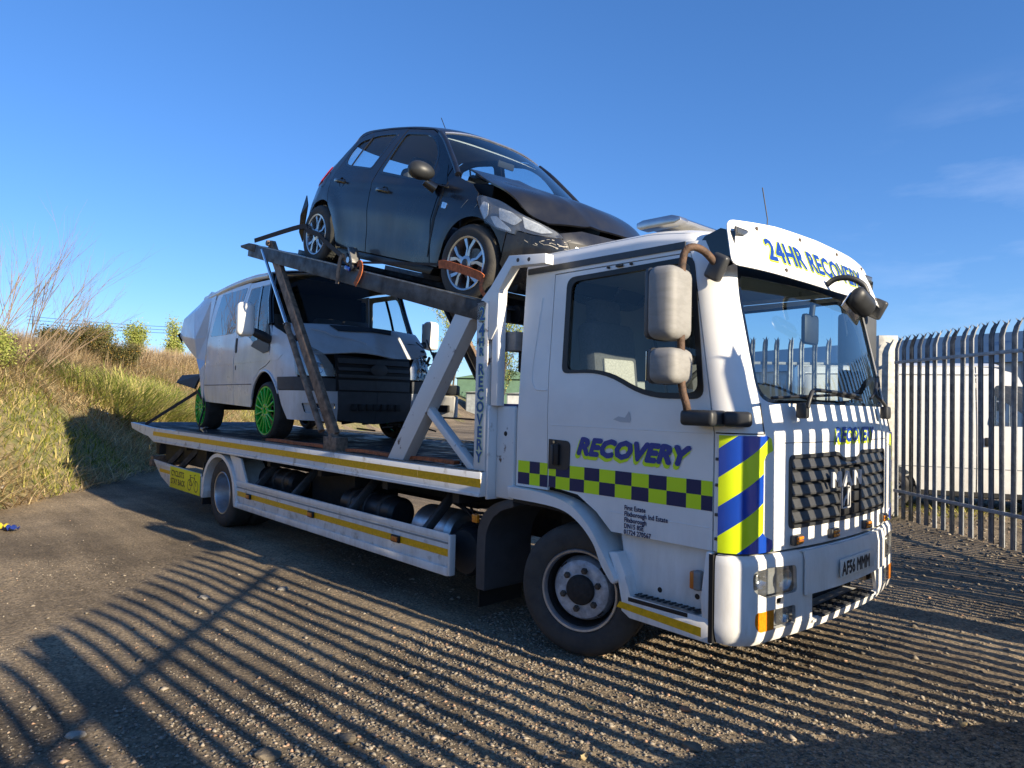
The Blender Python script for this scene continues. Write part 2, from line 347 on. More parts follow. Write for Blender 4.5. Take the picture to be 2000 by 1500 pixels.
def text(name, body, size, m, parent, mapf, bold=0, shear=0, space=1, ext=0, xs=1, align='LEFT', sub=0, label=None, ys=1):
    """lettering as thin mesh; mapf turns letter-plane (u, v) (+ height h) into a place on the thing.
    Weight comes from a ring of slightly stepped impressions, so no two faces share a plane."""
    cu = bpy.data.curves.new(name, 'FONT'); cu.body = body; cu.size = size; cu.shear = shear; cu.space_character = space
    cu.align_x = align; cu.resolution_u = 2
    to = bpy.data.objects.new(name, cu); C.objects.link(to)
    me = bpy.data.meshes.new_from_object(to.evaluated_get(bpy.context.evaluated_depsgraph_get()))
    bpy.data.objects.remove(to); bpy.data.curves.remove(cu)
    V0 = [v.co.copy() for v in me.vertices]; F0 = [tuple(p.vertices) for p in me.polygons]; V, F = [], []
    ring = [(0, 0)]+([(math.cos(2*PI*k/8)*bold, math.sin(2*PI*k/8)*bold) for k in range(8)] if bold else [])
    for i, (dx, dy) in enumerate(ring):
        b = len(V); V += [Vector(mapf(v.x*xs+dx, v.y*ys+dy, .00006*i+ext)) for v in V0]; F += [tuple(j+b for j in f) for f in F0]
        if ext:
            E_ = {}
            for f in F0:
                for p, q in zip(f, f[1:]+f[:1]): E_[(p, q)] = 1
            b2_ = len(V); V += [Vector(mapf(v.x*xs+dx, v.y*ys+dy, 0)) for v in V0]
            F += [(p+b, q+b, q+b2_, p+b2_) for p, q in E_ if (q, p) not in E_]
    me2 = bpy.data.meshes.new(name); me2.from_pydata([tuple(v) for v in V], [], F); me2.update(); bpy.data.meshes.remove(me)
    return link(name, me2, m, parent, label=label)
def strap(name, pts, w, m, parent=None, up=(0, 1, 0), th=.004, label=None):
    P = smooth_path(pts, 5); bm = bmesh.new()
    for a, b in zip(P, P[1:]):
        if (b-a).length > 1e-4: bm_beam(bm, a, b+(b-a).normalized()*.002, w, th, 0, up)
    return from_bm(name, bm, m, parent, label=label)
# ================================================================== THE GROUND AND THE BANK
def vnoise(x, y, seed=0):
    """smooth value noise on numpy arrays"""
    xi = np.floor(x).astype(np.int64); yi = np.floor(y).astype(np.int64); xf = x-xi; yf = y-yi
    def h(a, b):
        n = (a*374761393 + b*668265263 + seed*1442695041) & 0xffffffff
        n = ((n ^ (n >> 13))*1274126177) & 0xffffffff
        return ((n ^ (n >> 16)) & 0xffff)/65535.
    u = xf*xf*(3-2*xf); v = yf*yf*(3-2*yf)
    return (h(xi, yi)*(1-u)+h(xi+1, yi)*u)*(1-v)+(h(xi, yi+1)*(1-u)+h(xi+1, yi+1)*u)*v
def fbm(x, y, o=4, seed=0):
    s = 0; a = .5; t = 0
    for i in range(o): s = s+a*vnoise(x*2**i, y*2**i, seed+i); t += a; a *= .5
    return s/t
FOOT = np.array([(-1.5, -9.5), (-5.0, -6.0), (-7.2, -4.2), (-8.6, -3.1), (-10.2, -1.9), (-15, 1.3), (-20, 5), (-25, 11), (-30, 19.5), (-40, 31), (-70, 58), (-130, 110)], float)
def bank_d(x, y):
    """distance beyond the foot of the bank (positive on the bank)"""
    best = np.full(np.shape(x), 1e9); sg = np.ones(np.shape(x))
    for (ax, ay), (bx, by) in zip(FOOT, FOOT[1:]):
        dx, dy = bx-ax, by-ay; L = dx*dx+dy*dy
        t = np.clip(((x-ax)*dx+(y-ay)*dy)/L, 0, 1); px = x-ax-t*dx; py = y-ay-t*dy
        d = np.hypot(px, py); s = np.where(dx*py-dy*px > 0, 1., -1.)
        m = d < best-1e-9; best = np.where(m, d, best); sg = np.where(m, s, sg)
    return best*sg
def height(x, y):
    d = bank_d(x, y)
    wob = .35*(fbm(x*.45, y*.45, 3, 5)-.5)
    h = np.interp(d+wob, [-1, 0, .5, 1.3, 2.4, 4, 6, 9, 60], [0, .02, .42, 1.25, 2.05, 2.70, 2.95, 3.1, 3.0])
    far = np.hypot(x-3, y+4.5)
    h = h + np.clip(far-22, 0, 400)*.012
    return h
def ground_h(x, y):
    h = height(x, y); on = np.clip(1-bank_d(x, y)*2, 0, 1)
    h = h + .016*(fbm(x*.8, y*.8, 3, 9)-.5)*2*on
    return h
def arr_grid(x0, x1, y0, y1, sx, sy, H, name, m, smooth=True):
    nx, ny = int((x1-x0)/sx), int((y1-y0)/sy)
    X, Y = np.meshgrid(np.linspace(x0, x1, nx+1), np.linspace(y0, y1, ny+1), indexing='ij')
    Z = H(X, Y); V = np.stack([X, Y, Z], -1).reshape(-1, 3)
    i, j = np.meshgrid(np.arange(nx), np.arange(ny), indexing='ij'); a = (i*(ny+1)+j).ravel()
    F = np.stack([a, a+ny+1, a+ny+2, a+1], -1)
    me = bpy.data.meshes.new(name); me.vertices.add(len(V)); me.vertices.foreach_set('co', V.ravel().astype(np.float32))
    me.loops.add(F.size); me.loops.foreach_set('vertex_index', F.ravel().astype(np.int32)); me.polygons.add(len(F))
    me.polygons.foreach_set('loop_start', np.arange(0, F.size, 4, dtype=np.int32)); me.update(); me.validate()
    o = link(name, me, m, None, smooth); return o

# gravel: dusty tan fines over dark stone, damp dark patches, pale chips
gm = bpy.data.materials.new('gravel'); gm.use_nodes = True; n, l = gm.node_tree.nodes, gm.node_tree.links
b = n['Principled BSDF']; b.inputs['Specular IOR Level'].default_value = .25
t = n.new('ShaderNodeTexCoord')
def nz_(scale, det=6, rough=.6, vec=None):
    z = n.new('ShaderNodeTexNoise'); z.inputs['Scale'].default_value = scale; z.inputs['Detail'].default_value = det; z.inputs['Roughness'].default_value = rough
    l.new(vec or t.outputs['Object'], z.inputs['Vector']); return z.outputs[0]
def ramp(src, stops):
    r = n.new('ShaderNodeValToRGB'); e = r.color_ramp.elements
    while len(e) < len(stops): e.new(.5)
    for q, (p, c) in zip(e, stops): q.position = p; q.color = (*c, 1)
    l.new(src, r.inputs[0]); return r.outputs[0]
def mixc(f, a, bb, mode='MIX'):
    q = n.new('ShaderNodeMixRGB'); q.blend_type = mode
    for i, s in enumerate((f, a, bb)):
        if isinstance(s, (int, float)): q.inputs[i].default_value = s
        elif isinstance(s, tuple): q.inputs[i].default_value = (*s, 1)
        else: l.new(s, q.inputs[i])
    return q.outputs[0]
base = ramp(nz_(.55, 8, .65), [(.32, (.17, .14, .105)), (.50, (.32, .262, .19)), (.66, (.46, .375, .265))])
fine = ramp(nz_(48, 5, .7), [(.30, (.28, .27, .25)), (.55, (.85, .84, .82)), (.75, (1.35, 1.3, 1.2))])
c = mixc(1., base, fine, 'MULTIPLY')
vor = n.new('ShaderNodeTexVoronoi'); vor.inputs['Scale'].default_value = 60; l.new(t.outputs['Object'], vor.inputs['Vector'])
stone = ramp(vor.outputs['Color'], [(.0, (.6, .58, .55)), (.6, (1., .98, .95)), (.96, (1.3, 1.25, 1.18))])
c = mixc(.8, c, stone, 'MULTIPLY')
# streaks worn by wheels along the yard
mpg = n.new('ShaderNodeMapping'); mpg.inputs['Rotation'].default_value = (0, 0, R(38)); mpg.inputs['Scale'].default_value = (.18, 1.6, 1); l.new(t.outputs['Object'], mpg.inputs[0])
trk = ramp(nz_(1.2, 5, .6, mpg.outputs[0]), [(.36, (.62, .61, .60)), (.62, (1.18, 1.16, 1.12))])
c = mixc(.85, c, trk, 'MULTIPLY')
l.new(c, b.inputs['Base Color']); b.inputs['Roughness'].default_value = .92
bp1 = n.new('ShaderNodeBump'); bp1.inputs['Strength'].default_value = .9; bp1.inputs['Distance'].default_value = .012; l.new(nz_(55, 6, .7), bp1.inputs['Height'])
vb = n.new('ShaderNodeTexVoronoi'); vb.inputs['Scale'].default_value = 42; vb.feature = 'SMOOTH_F1'; l.new(t.outputs['Object'], vb.inputs['Vector'])
bp2 = n.new('ShaderNodeBump'); bp2.invert = True; bp2.inputs['Strength'].default_value = .55; bp2.inputs['Distance'].default_value = .012; l.new(vb.outputs['Distance'], bp2.inputs['Height']); l.new(bp1.outputs[0], bp2.inputs['Normal'])
l.new(bp2.outputs[0], b.inputs['Normal']); M['gravel'] = gm
mat('bank_soil', (.24, .19, .10), .95, col2=(.15, .15, .055), vscale=3.6, lo=.42, hi=.58, bump=1, bscale=7, bdist=.09)

NX0, NX1, NY0, NY1 = -5.2, 3.9, -4.4, 3.2      # finely modelled yard
def near_h(X, Y):
    e = np.minimum(np.minimum(X-NX0, NX1-X), np.minimum(Y-NY0, NY1-Y)); w = np.clip(e/.5, 0, 1)
    flat = .30+.70*(1/(1+np.exp(-(X+1.6)*2.2)))
    rough = flat*.022*(fbm(X*9, Y*9, 4, 21)-.5)*(.35+1.1*fbm(X*.9, Y*.9, 2, 3)) + .012*np.maximum(0, fbm(X*28, Y*28, 2, 33)-.55)
    return ground_h(X, Y) + w*rough + .004
yard = arr_grid(NX0, NX1, NY0, NY1, .024, .024, near_h, 'gravel_yard', 'gravel'); yard['kind'] = 'structure'
def mid_h(X, Y):
    inside = (X > NX0+.1) & (X < NX1-.1) & (Y > NY0+.1) & (Y < NY1-.1)
    return ground_h(X, Y) - .05*inside + .01*(fbm(X*5, Y*5, 3, 2)-.5)
# one ground sheet, finer near, to the horizon
def warp_axis(lo, hi, near0, near1, s, g=1.16):
    a = list(np.arange(near0, near1, s)); q = s; x = near1
    while x < hi: a.append(x); q *= g; x += q
    q = s; x = near0-s; pre = []
    while x > lo: pre.append(x); q *= g; x -= q
    return np.array([lo]+pre[::-1]+a+[hi])
ax = warp_axis(-900, 900, -20, 12, .16); ay = warp_axis(-900, 900, -12, 14, .16)
X, Y = np.meshgrid(ax, ay, indexing='ij'); Z = mid_h(X, Y)
V = np.stack([X, Y, Z], -1).reshape(-1, 3); nx, ny = len(ax)-1, len(ay)-1
i, j = np.meshgrid(np.arange(nx), np.arange(ny), indexing='ij'); a = (i*(ny+1)+j).ravel(); F = np.stack([a, a+ny+1, a+ny+2, a+1], -1)
me = bpy.data.meshes.new('ground'); me.vertices.add(len(V)); me.vertices.foreach_set('co', V.ravel().astype(np.float32))
me.loops.add(F.size); me.loops.foreach_set('vertex_index', F.ravel().astype(np.int32)); me.polygons.add(len(F))
me.polygons.foreach_set('loop_start', np.arange(0, F.size, 4, dtype=np.int32)); me.update(); me.validate()
ground = link('ground', me, 'gravel', None, True); ground['kind'] = 'structure'; me.materials.append(M['bank_soil'])
dc = bank_d((X[:-1, :-1]+X[1:, 1:])/2, (Y[:-1, :-1]+Y[1:, 1:])/2) + .35*(fbm(X[:-1, :-1]*1.3, Y[:-1, :-1]*1.3, 3, 8)-.5)
mi = np.where((dc > .12) | (np.hypot(X[:-1, :-1], Y[:-1, :-1]) > 120), 1, 0).astype(np.int32).ravel()
me.polygons.foreach_set('material_index', mi)

# ------------------------------------------------------------------ stones, pebbles
def scatter_mesh(name, P, sz, m, squash=.6, ico=True):
    """many small angular stones in one mesh"""
    base_v = np.array([(1, 0, 0), (-1, 0, 0), (0, 1, 0), (0, -1, 0), (0, 0, 1), (0, 0, -1)], float)
    base_f = np.array([(0, 2, 4), (2, 1, 4), (1, 3, 4), (3, 0, 4), (2, 0, 5), (1, 2, 5), (3, 1, 5), (0, 3, 5)])
    N = len(P); V = np.repeat(base_v[None], N, 0)*(1+RNG.uniform(-.35, .35, (N, 6, 3))) + RNG.uniform(-.25, .25, (N, 6, 3))
    V = V*sz[:, None, None]*np.stack([np.ones(N), RNG.uniform(.6, 1, N), RNG.uniform(squash*.6, squash, N)], -1)[:, None]
    a = RNG.uniform(0, 2*PI, N); ca, sa = np.cos(a)[:, None], np.sin(a)[:, None]
    X_, Y_ = V[..., 0]*ca-V[..., 1]*sa, V[..., 0]*sa+V[..., 1]*ca
    V = np.stack([X_, Y_, V[..., 2]], -1) + P[:, None]
    F = (base_f[None]+(np.arange(N)*6)[:, None, None]).reshape(-1, 3); V = V.reshape(-1, 3)
    me = bpy.data.meshes.new(name); me.vertices.add(len(V)); me.vertices.foreach_set('co', V.ravel().astype(np.float32))
    me.loops.add(F.size); me.loops.foreach_set('vertex_index', F.ravel().astype(np.int32)); me.polygons.add(len(F))
    me.polygons.foreach_set('loop_start', np.arange(0, F.size, 3, dtype=np.int32)); me.update(); me.validate()
    o = link(name, me, m, None, False); o['kind'] = 'stuff'; return o
sm = bpy.data.materials.new('stone'); sm.use_nodes = True; n, l = sm.node_tree.nodes, sm.node_tree.links; b = n['Principled BSDF']; b.inputs['Roughness'].default_value = .85
gi = n.new('ShaderNodeNewGeometry'); r_ = n.new('ShaderNodeValToRGB'); e = r_.color_ramp.elements
e[0].color = (.11, .095, .075, 1); e[1].position = .9; e[1].color = (.33, .285, .22, 1); q = e.new(.6); q.color = (.22, .187, .145, 1); q = e.new(.97); q.color = (.40, .25, .16, 1)
l.new(gi.outputs['Random Per Island'], r_.inputs[0]); l.new(r_.outputs[0], b.inputs['Base Color']); M['stone'] = sm
def pebbles(name, N, x0, x1, y0, y1, s0, s1, dens=None, pw=2.5, sink=.2):
    x = RNG.uniform(x0, x1, N); y = RNG.uniform(y0, y1, N)
    k = (bank_d(x, y) < .15)
    if dens: k &= RNG.uniform(0, 1, N) < dens(x, y)
    x, y = x[k], y[k]; s = s0+(s1-s0)*RNG.uniform(0, 1, len(x))**pw
    inside = (x > NX0+.1) & (x < NX1-.1) & (y > NY0+.1) & (y < NY1-.1)
    z = np.where(inside, near_h(x, y), mid_h(x, y)) + s*sink
    return scatter_mesh(name, np.stack([x, y, z], -1), s, 'stone')
dn = lambda x, y: np.clip((fbm(x*.9, y*.9, 3, 17)-.36)*4.2, .05, 1)
pebbles('loose_gravel', 90000, -5, 3.6, -4.2, 2.6, .003, .011, lambda x, y: dn(x, y)*np.clip(.35+(x+3)*.25, .25, 1))
pebbles('loose_gravel', 34000, -1.0, 3.2, -3.6, .6, .005, .018, lambda x, y: np.clip((fbm(x*.7, y*.7, 2, 19)-.3)*4, .1, 1))
pebbles('loose_gravel', 9000, -16, -3, -7, 2, .004, .013, dn, 3)
pebbles('loose_gravel', 2200, -5, 3.6, -4.2, 3, .012, .030, lambda x, y: np.clip(.3+(x+3)*.2, .2, 1), 3)
pebbles('loose_gravel', 7000, -1, 6, 3, 14, .01, .035, None, 2)

def rock(label, x, y, s, rot=0, m='stone_big', h=.6, seed=0):
    rr = random.Random(seed); bm = bmesh.new(); bmesh.ops.create_icosphere(bm, subdivisions=2, radius=1)
    for v in bm.verts:
        k = 1+rr.uniform(-.16, .16); v.co = Vector((v.co.x*k, v.co.y*k*.7, v.co.z*h*k*.7))
        if v.co.z < -.2: v.co.z = -.2
    bmesh.ops.scale(bm, vec=(s, s, s), verts=bm.verts); bmesh.ops.rotate(bm, cent=(0, 0, 0), matrix=Matrix.Rotation(rot, 3, 'Z'), verts=bm.verts)
    o = from_bm('rock', bm, m); o.location = (x, y, float(near_h(np.array([x]), np.array([y]))[0])+.01); tag(o, label, 'rock'); return o
mat('stone_big', (.20, .16, .11), .9, col2=(.09, .075, .055), vscale=14, bump=.7, bscale=40); mat('stone_pale', (.34, .31, .26), .85, var=.3, vscale=14, bump=.5)
rock('flat brown stone lying in the fence shadow at the bottom left', -.02, -3.11, .065, .6, h=.45, seed=3)
rock('grey rounded stone in the shadow stripes left of the brown slab', -.78, -3.72, .045, .9, 'stone_pale', seed=4)
rock('long tan stone on the gravel right of the brown slab', .06, -2.75, .05, .1, h=.4, seed=6)
rock('pale flat stone at the head of the scattered chippings on the left', -2.75, -2.45, .05, .3, 'stone_pale', .5, 8)
rock('pale rounded stone in the lit gravel beside the truck shadow', -2.6, -1.85, .05, 1.2, 'stone_pale', .6, 9)
rock('dark angular stone half in shade by the bottom edge', 1.2, -1.55, .05, .4, h=.7, seed=12)
rock('reddish brick fragment in front of the front wheel', .95, -1.22, .035, .2, 'brick_bit', .5, 15)
rock('white stone where the grass verge meets the gravel', -9.3, -3.05, .09, .2, 'stone_pale', .6, 22)

# ------------------------------------------------------------------ grass and weeds on the bank
def blades(name, P, L, wid, lean, m_list, mats, bend=.5, seg=3, az=None):
    """grass blades: tapered bent ribbons, one mesh"""
    N = len(P); a = RNG.uniform(0, 2*PI, N) if az is None else az
    d = np.stack([np.cos(a), np.sin(a)], -1); V = []; t = np.linspace(0, 1, seg+1)
    side = np.stack([-np.sin(a), np.cos(a)], -1)
    for k in range(seg+1):
        out = (lean*t[k] + bend*lean*t[k]**2)*L; up = L*t[k]*(1-.35*np.minimum(1, lean)*t[k])
        c = np.stack([P[:, 0]+d[:, 0]*out, P[:, 1]+d[:, 1]*out, P[:, 2]+up], -1); w = wid*(1-t[k])**.7
        off = np.stack([side[:, 0]*w, side[:, 1]*w, np.zeros(N)], -1)
        V += [c-off, c+off] if k < seg else [c]
    nv = 2*seg+1; V = np.stack(V, 1)
    f = []
    for k in range(seg-1): f += [(2*k, 2*k+1, 2*k+3), (2*k, 2*k+3, 2*k+2)]
    f += [(2*seg-2, 2*seg-1, 2*seg)]
    F = (np.array(f)[None]+(np.arange(N)*nv)[:, None, None]).reshape(-1, 3); V = V.reshape(-1, 3)
    me = bpy.data.meshes.new(name); me.vertices.add(len(V)); me.vertices.foreach_set('co', V.ravel().astype(np.float32))
    me.loops.add(F.size); me.loops.foreach_set('vertex_index', F.ravel().astype(np.int32)); me.polygons.add(len(F))
    me.polygons.foreach_set('loop_start', np.arange(0, F.size, 3, dtype=np.int32)); me.update(); me.validate()
    o = link(name, me, None, None, False); me.materials.append(M[m_list]); o['kind'] = 'stuff'; return o
def leafmat(name, stops, rough=.6, trans=.35):
    m = bpy.data.materials.new(name); m.use_nodes = True; n, l = m.node_tree.nodes, m.node_tree.links; b = n['Principled BSDF']
    g = n.new('ShaderNodeNewGeometry'); r = n.new('ShaderNodeValToRGB'); e = r.color_ramp.elements
    while len(e) < len(stops): e.new(.5)
    for q, (p, c) in zip(e, stops): q.position = p; q.color = (*c, 1)
    l.new(g.outputs['Random Per Island'], r.inputs[0]); l.new(r.outputs[0], b.inputs['Base Color']); b.inputs['Roughness'].default_value = rough
    b.inputs['Specular IOR Level'].default_value = .25
    tr = n.new('ShaderNodeBsdfTranslucent'); l.new(r.outputs[0], tr.inputs[0]); ms = n.new('ShaderNodeMixShader'); ms.inputs[0].default_value = trans
    l.new(b.outputs[0], ms.inputs[1]); l.new(tr.outputs[0], ms.inputs[2]); l.new(ms.outputs[0], n['Material Output'].inputs[0]); M[name] = m
leafmat('grass_green', [(0, (.10, .13, .02)), (.35, (.25, .28, .05)), (.65, (.44, .41, .11)), (1, (.62, .50, .22))])
leafmat('grass_dry', [(0, (.24, .16, .08)), (.35, (.54, .41, .21)), (.7, (.74, .60, .35)), (1, (.38, .25, .13))])
leafmat('stalk_dry', [(0, (.34, .22, .13)), (.5, (.54, .40, .24)), (1, (.68, .54, .34))])
leafmat('sedge', [(0, (.12, .17, .03)), (.4, (.30, .34, .07)), (.7, (.50, .46, .15)), (1, (.66, .52, .26))])
leafmat('foliage_spring', [(0, (.24, .30, .06)), (.6, (.40, .44, .11)), (1, (.52, .50, .18))], trans=.4)
leafmat('foliage_gorse', [(0, (.05, .06, .02)), (.6, (.13, .13, .045)), (.9, (.24, .18, .08)), (1, (.5, .30, .04))])
leafmat('foliage_dark', [(0, (.03, .045, .02)), (1, (.09, .11, .045))])
def on_bank(N, d0, d1, x0, x1, y0, y1, dens=None):
    x = RNG.uniform(x0, x1, N); y = RNG.uniform(y0, y1, N); d = bank_d(x, y); k = (d > d0) & (d < d1)
    if dens is not None: k &= RNG.uniform(0, 1, N) < dens(x, y, d)
    x, y, d = x[k], y[k], d[k]; return np.stack([x, y, mid_h(x, y)-.02], -1), d
P, d = on_bank(150000, .0, 6.5, -26, -4, -9, 9, lambda x, y, d: np.clip((fbm(x*.9, y*.9, 3, 40)-.47)*7, .04, 1)*np.clip(1.6-d*.22, .2, 1))
blades('short_green_grass', P, RNG.uniform(.09, .28, len(P)), RNG.uniform(.007, .016, len(P)), RNG.uniform(.2, 1.0, len(P)), 'grass_green', None, .6, 2)
P, d = on_bank(150000, -.1, 7.5, -28, -4, -9, 11, lambda x, y, d: np.clip((.70-fbm(x*.9, y*.9, 3, 40))*7, .06, 1))
blades('matted_dry_grass', P, RNG.uniform(.16, .50, len(P)), RNG.uniform(.006, .013, len(P)), RNG.uniform(.5, 1.7, len(P)), 'grass_dry', None, .7, 3)
P, d = on_bank(100000, 1.7, 12, -38, -7, -9, 22, lambda x, y, d: np.clip((d-1.4)*.5, 0, 1)*np.clip((fbm(x*.6, y*.6, 3, 60)-.25)*2.4, .15, 1))
blades('tall_dry_stalks', P, RNG.uniform(.25, .80, len(P)), RNG.uniform(.003, .007, len(P)), RNG.uniform(.08, .55, len(P)), 'stalk_dry', None, .5, 3, az=RNG.normal(.5, 1.1, len(P)))
P, d = on_bank(90000, 2.0, 30, -110, -20, 4, 100, None)
blades('distant_dry_grass', P, RNG.uniform(.3, .8, len(P)), RNG.uniform(.010, .022, len(P)), RNG.uniform(.1, .6, len(P)), 'grass_dry', None, .5, 2)
P, d = on_bank(40000, .1, 2.5, -90, -15, 2, 80, None)
blades('distant_green_grass', P, RNG.uniform(.1, .3, len(P)), RNG.uniform(.01, .02, len(P)), RNG.uniform(.2, 1., len(P)), 'grass_green', None, .5, 2)

def plant_blades(name, label, cat, spots, nb, Lr, wr, lr, m, seed=0, group=None):
    x, y = spots; a = RNG.uniform(0, 2*PI, nb); r = RNG.uniform(0, 1, nb)**.6*.75
    P = np.stack([np.cos(a)*r, np.sin(a)*r, np.zeros(nb)], -1); P[:, 2] = mid_h(P[:, 0]+x, P[:, 1]+y)-float(mid_h(np.array([x]), np.array([y]))[0])
    o = blades(name, P, RNG.uniform(*Lr, nb), RNG.uniform(*wr, nb), RNG.uniform(*lr, nb)*(.3+r/.75), m, None, .9, 4, az=a+RNG.normal(0, .5, nb))
    del o['kind']; o.location = (x, y, float(mid_h(np.array([x]), np.array([y]))[0])); tag(o, label, cat, group); return o
plant_blades('pendulous_sedge', 'tallest clump of strappy green sedge on the bank behind the truck tail', 'plant', (-16.3, .45), 1300, (.5, .95), (.014, .028), (.25, .9), 'sedge')
plant_blades('pendulous_sedge', 'strappy green sedge clump on the bank directly behind the rear of the grey van', 'plant', (-17.3, 1.45), 1000, (.45, .9), (.014, .028), (.25, .9), 'sedge')
plant_blades('pendulous_sedge', 'lower clump of sedge half in the truck shadow on the bank', 'plant', (-15.5, -.30), 900, (.4, .8), (.012, .024), (.3, 1.), 'sedge')
plant_blades('pendulous_sedge', 'smallest sedge tuft at the left end of the sedge clumps', 'plant', (-15.3, -.95), 600, (.3, .6), (.010, .02), (.3, 1.), 'sedge')
for i_, (x, y, lb) in enumerate([(-1.35, 6.95, 'weedy green tuft at the foot of the light gate post'), (-.2, 8.6, 'green weeds on the gravel under the white parked van'), (1.6, 7.6, 'green weeds behind the fence pales near the right edge')]):
    plant_blades('weed_tuft', lb, 'plant', (x, y), 260, (.06, .2), (.005, .011), (.3, 1.2), 'grass_green')

# ------------------------------------------------------------------ trees and bushes
def branchy(bm, p, d, L, r, depth, rr, spread=.55, k=3, tips=None, droop=0.0, n=5):
    steps = 4; pts = [p.copy()]; q = p.copy(); dd = d.copy()
    for _ in range(steps):
        dd = (dd+Vector((rr.uniform(-1, 1), rr.uniform(-1, 1), rr.uniform(-.6, 1)-droop))*.11).normalized(); q = q+dd*L/steps; pts.append(q.copy())
    bm_tube(bm, pts, [r*(1-.5*i/steps) for i in range(steps+1)], n if depth > 1 else 3, False)
    if tips is not None and depth <= 1: tips.extend(pts[1:])
    if depth <= 0: return
    for i in range(k):
        t = rr.uniform(.3, 1); s = pts[min(steps, int(t*steps)+0)]
        nd = (dd+Vector((rr.uniform(-1, 1), rr.uniform(-1, 1), rr.uniform(-.3, .8)))*spread).normalized()
        branchy(bm, s, nd, L*rr.uniform(.5, .8), r*.5, depth-1, rr, spread, k, tips, droop, n)
def leaves(name, tips, per, sp, size, m, parent, seed, flat=1.0):
    T = np.array([tuple(t) for t in tips]); g = np.random.default_rng(seed); N = len(T)*per
    P = np.repeat(T, per, 0)+g.normal(0, sp, (N, 3)); A = g.normal(size=(N, 3)); A /= np.linalg.norm(A, axis=1)[:, None]
    B = np.cross(A, g.normal(size=(N, 3))); B /= np.linalg.norm(B, axis=1)[:, None]; s = g.uniform(.5, 1.2, N)[:, None]*size
    V = np.stack([P-A*s, P+B*s*.45, P+A*s, P-B*s*.45], 1).reshape(-1, 3); F = np.arange(N*4).reshape(-1, 4)
    me = bpy.data.meshes.new(name); me.from_pydata(V.tolist(), [], F.tolist()); me.update()
    return link(name, me, m, parent)
def tree(kind, label, x, y, h, seed, crown='foliage_spring', spread=.45, trunk_r=.1, per=10, size=.12, sp=.25, group=None, depth=3, k=4, z=None, nstem=1, lean=(0, 0), cat='tree', splay=.0, Lk=.5):
    z = float(mid_h(np.array([x]), np.array([y]))[0]) if z is None else z
    t = thing(kind, label, cat, (x, y, z), group=group); rr = random.Random(seed); bm = bmesh.new(); tips = []
    for s in range(nstem):
        d = Vector((lean[0]+rr.uniform(-splay, splay), lean[1]+rr.uniform(-splay, splay), 1)).normalized()
        branchy(bm, Vector((rr.uniform(-.15, .15)*(nstem > 1), rr.uniform(-.15, .15)*(nstem > 1), -.1)), d, h*Lk, trunk_r, depth, rr, spread, k, tips)
    from_bm('trunk', bm, 'bark' if crown else 'twig', t)
    if crown: leaves('crown', tips, per, sp, size, crown, t, seed)
    return t

for k_, (x, y, a_, lb) in enumerate([(.62, -1.62, .4, 'curled yellow brown leaf in the shadow stripes in front of the front wheel'), (.95, -2.05, 1.7, 'second dry leaf, a little nearer the bottom edge'), (2.0, -.25, 2.5, 'small dry leaf on the gravel ahead of the bumper')]):
    o = grid('dry_leaf', lambda u, v: ((u-.5)*.055, (v-.5)*.028*math.sin(PI*(.08+.84*u)), .008*math.cos(u*6)+.01*(v-.5)**2*8), 8, 4, 'grass_dry', None); o.location = (x, y, float(near_h(np.array([x]), np.array([y]))[0])+.014); o.rotation_euler = (.1, .15, a_); tag(o, lb, 'leaf')
# positions found along sight lines (bare whips, gorse, poplars beyond the bank)
for i_, (x, y, h, sd_, ln, lb) in enumerate([(-13.6, -2.9, 3.6, 1, (.1, .25), 'bare whippy sapling at the left edge on top of the bank'), (-14.3, -2.3, 3.6, 2, (.15, .38), 'bare sapling with long arching twigs next to the left edge one'), (-15.0, -1.8, 2.9, 3, (.05, .55), 'bare sapling leaning right, nearest to the gorse bush')]):
    tree('bare_sapling', lb, x, y, h, sd_, None, .42, .012, depth=3, k=3, nstem=5, lean=ln, splay=.35, group='bare saplings on the bank', Lk=.55)
tree('leafing_shrub', 'low green leafing shrub on the bank at the left edge of the picture', -13.3, -2.9, 1.0, 8, 'foliage_spring', .8, .02, 5, .035, .12, depth=2, k=5, nstem=6, splay=.8, cat='bush')
for x, y, h, sd_, lb in [(-20.3, -.6, .85, 21, 'dark gorse bush on the bank skyline, the left and lower one'), (-19.9, .1, 1.05, 22, 'tallest gorse bush with orange blooms on the bank skyline'), (-19.6, .8, .9, 23, 'gorse bush at the right end of the gorse thicket')]:
    tree('gorse_bush', lb, x, y, h, sd_, 'foliage_gorse', .8, .02, 9, .028, .09, depth=2, k=6, nstem=9, splay=.8, cat='bush', group='gorse bushes on the bank', Lk=.6)
# distant poplars just coming into leaf
for x, y, h, sd_, lb in [(-65, 13.2, 4.2, 31, 'pale young poplar beyond the bank, leftmost of the far ones'), (-63.5, 15.4, 4.0, 32, 'pale young poplar beyond the bank, between two others'), (-63, 17.6, 4.4, 33, 'pale young poplar beyond the bank, nearest the grey van'), (-66, 10.6, 3.4, 34, 'faint low poplar just right of the gorse thicket'),
                         (-48, 35.5, 8.6, 35, 'spring green poplar seen between the grey van mirror and the diagonal brace'), (-47, 37.8, 7.4, 36, 'spring green poplar behind the slanting ramp props'), (-45, 39.0, 9.2, 37, 'tall spring green poplar seen between the lettered post and the cab'), (-43, 41.2, 6.5, 38, 'shorter poplar just left of the cab back wall')]:
    tree('poplar_tree', lb, x, y, h, sd_, 'foliage_spring', .34, .10, 7, .11, .30, group='young poplars beyond the bank', depth=3, k=5, Lk=.62)
